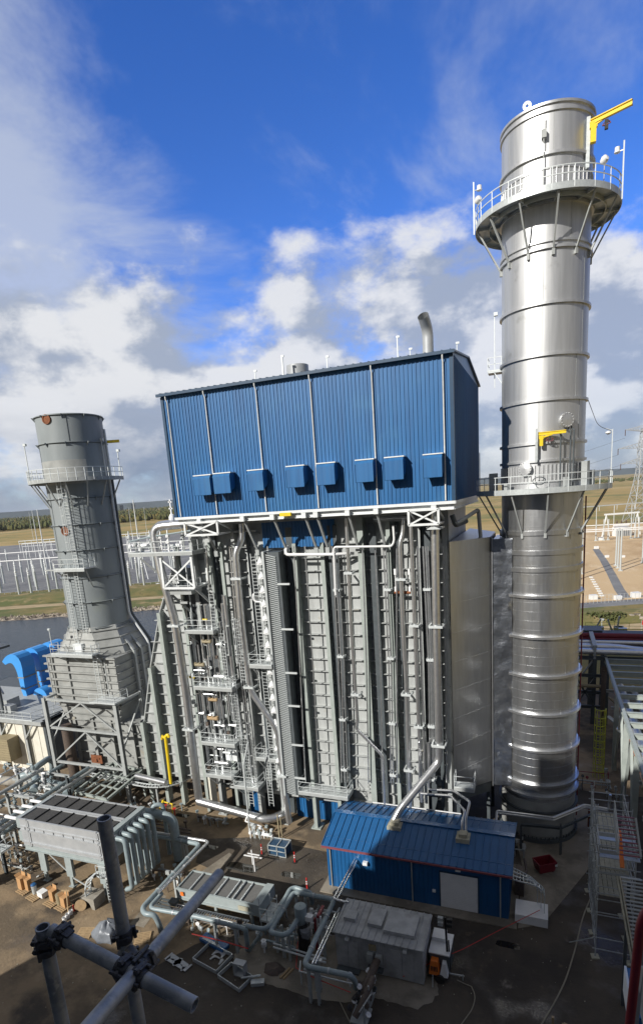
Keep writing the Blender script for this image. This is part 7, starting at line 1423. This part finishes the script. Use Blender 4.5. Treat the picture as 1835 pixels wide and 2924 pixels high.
# near red handrail and what stands beside it
def NP(x, y, D): return EYE+ray(x, y)*D
t = thing('red_handrail', 'close dark red tubular handrail curving down the right edge', 'handrail', tuple(NP(1815, 2924, 6.4)))
mb = MB(); mb.tube([NP(1900, 2570, 6.1), NP(1845, 2598, 6.1), NP(1828, 2640, 6.1), NP(1790, 2990, 6.4)], .048, 14, .35, 8); mb.build('rail_tube', 'dark_red', t)
mb = MB(); mb.beam(NP(1838, 2640, 6.5), NP(1806, 3000, 6.8), .07, .03); mb.build('rail_edge', 'steel_grey', t)
mb = MB(); mb.beam(NP(1836, 2750, 6.6), NP(1870, 2930, 6.9), .06, .3); mb.beam(NP(1830, 2840, 6.8), NP(1850, 2930, 7.0), .05, .12); mb.build('stair_panel', 'white_trim', t)
p = NP(1822, 2908, 12); mb = MB(); mb.box(p.x-.12, p.x+.2, p.y-.3, p.y+1.0, p.z-.3, p.z+.3); o = solo(mb, 'blue_bin', 'blue_panel', 'blue box edge peeping in at the bottom right', 'box'); mb = MB(); mb.box(p.x-.17, p.x-.125, p.y-.3, p.y+1.0, p.z-.32, p.z+.34); mb.build('white_edge', 'white_trim', o)
p = NP(1640, 2915, 14); mb = MB(); mb.beam(p-Vector((.25, 0, .2)), p+Vector((.9, -.15, -.35)), .07); mb.beam(p-Vector((.25, 0, .2)), p-Vector((.25, 0, 1.2)), .07); mb.beam(NP(1578, 2905, 14), NP(1578, 2905, 14)-Vector((0, 0, 1)), .06); solo(mb, 'timber_rail', 'wood', 'bit of timber rail rising at the bottom edge', 'timber rail')
# ------------------------------------------------------------------ scaffold tubes right in front of the lens
def tub(a, c, lab, r=.02415, wall=.005):
    a, c = Vector(a), Vector(c); L = (c-a).length; d = (c-a).normalized(); t = thing('scaffold_tube', lab, 'scaffold tube', tuple((a+c)/2), 'scaffold tubes close to the camera')
    mb = MB(); mb.lathe(a, [(r-wall, 0), (r, 0)]+[(r, L*k/12) for k in range(1, 12)]+[(r, L), (r-wall, L)]+[(r-wall, L*.5)], 48, d, closed=True); mb.build('tube_wall', 'scaffold_tube', t, sharp=50); return t
T1 = NP(297, 2337, 2.0); tub(T1, T1-Vector((0, 0, 1.6)), 'upright tube with an open top rising highest in front of the air cooler')
T2 = NP(121, 2648, 2.0); tub(T2, T2-Vector((0, 0, 1.5)), 'leftmost upright tube, cut off short at a clamp')
T3a, T3b = NP(165, 2668, 1.99), NP(556, 2872, 1.80); d3 = (T3b-T3a).normalized(); tub(T3a-d3*.03, T3b, 'dark cross tube ending in an open mouth near the bottom')
T4a, T4b = NP(626, 2496, 2.62), NP(232, 2960, 1.60); tub(T4a, T4b, 'brightest silver tube slanting from the bottom edge up to the right')
def collar(c, axis, par, r=.0285, w=.046):
    mb = MB(); ax = Vector(axis).normalized(); mb.lathe(c, [(.0243, -w/2), (r, -w/2), (r+.002, -w/4), (r, 0), (r+.002, w/4), (r, w/2), (.0243, w/2)], 32, ax, closed=True)
    u = ax.orthogonal().normalized(); v = ax.cross(u)
    for k, (a, l) in enumerate(((.6, .058), (2.7, .052), (4.6, .048))):
        q = Vector(c)+(u*math.cos(a)+v*math.sin(a))*.031; tn = (u*-math.sin(a)+v*math.cos(a)); mb.tube([q-tn*l/2+u*.004, q+tn*l/2], .0065, 10); mb.lathe(q+tn*l*.35, [(.002, -.006), (.0105, -.006), (.0105, .006), (.002, .006)], 6, tn); mb.beam(q-tn*.018, q+tn*.014, .014, .022, ax); mb.lathe(q-tn*.02, [(.0, -.024), (.007, -.024), (.007, .024), (.0, .024)], 12, ax)
    mb.build('clamp_collar', 'scaffold_clamp', par, sharp=30)
t = thing('swivel_clamp', 'dark bolted clamps joining three tubes at the centre of the cross', 'scaffold clamp', tuple(NP(375, 2752, 1.9)))
cz = NP(362, 2700, 2.0); k_ = (NP(372, 2752, 2.0).z); collar(Vector((T1.x, T1.y, k_+.02)), (0, 0, 1), t); collar(Vector((T1.x, T1.y, k_-.07)), (0, 0, 1), t)
def near(a, c, x, y):
    best = min((i/400 for i in range(401)), key=lambda u: (lambda p: (CX+F_*((p-EYE).dot(CR))/((p-EYE).dot(CF))-x)**2+(CY-F_*((p-EYE).dot(CU))/((p-EYE).dot(CF))-y)**2)(a.lerp(c, u))); return a.lerp(c, best)
collar(near(T3a, T3b, 352, 2766), d3, t); collar(near(T3a, T3b, 398, 2790), d3, t); collar(near(T4a, T4b, 418, 2748), T4b-T4a, t); collar(near(T4a, T4b, 396, 2772), T4b-T4a, t)
mb = MB(); q = (Vector((T1.x, T1.y, k_-.02))+near(T4a, T4b, 405, 2760))/2; mb.lathe(q, [(.0, -.035), (.019, -.035), (.019, .035), (.0, .035)], 20, (near(T4a, T4b, 405, 2760)-Vector((T1.x, T1.y, k_)))); mb.build('swivel_pin', 'scaffold_clamp', t)
t = thing('right_angle_clamp', 'dark bolted clamp at the top of the leftmost upright tube', 'scaffold clamp', tuple(T2-Vector((0, 0, .09))))
collar(T2-Vector((0, 0, .085)), (0, 0, 1), t); collar(T2-Vector((0, 0, .05)), (0, 0, 1), t, .030, .03); collar(T3a+d3*.02, d3, t)
mb = MB(); q = T3a+d3*.045; mb.beam(q-d3*.04+Vector((0, 0, .030)), q+d3*.02+Vector((0, 0, .028)), .034, .008); mb.beam(q-d3*.05-Vector((0, 0, .02)), q-Vector((0, 0, .02)), .03, .02); mb.build('clamp_flap', 'scaffold_clamp', t)
# ------------------------------------------------------------------ the air itself
mb = MB(); mb.box(-14000, 14000, -14000, 14000, -6.5, 190)
hm = bpy.data.materials.new('haze'); hm.use_nodes = True; ht = hm.node_tree; ht.nodes.clear(); hb = NB(ht)
pv = hb.n('ShaderNodeVolumePrincipled', {'Color': (.72, .80, .92, 1), 'Density': 3.2e-5, 'Anisotropy': 0.}); ho = ht.nodes.new('ShaderNodeOutputMaterial'); ht.links.new(pv.outputs[0], ho.inputs['Volume'])
M['haze'] = hm; o = mb.build('haze', 'haze'); o['kind'] = 'stuff'; o['label'] = 'thin bluish haze between the plant and the hills'; o['category'] = 'haze'
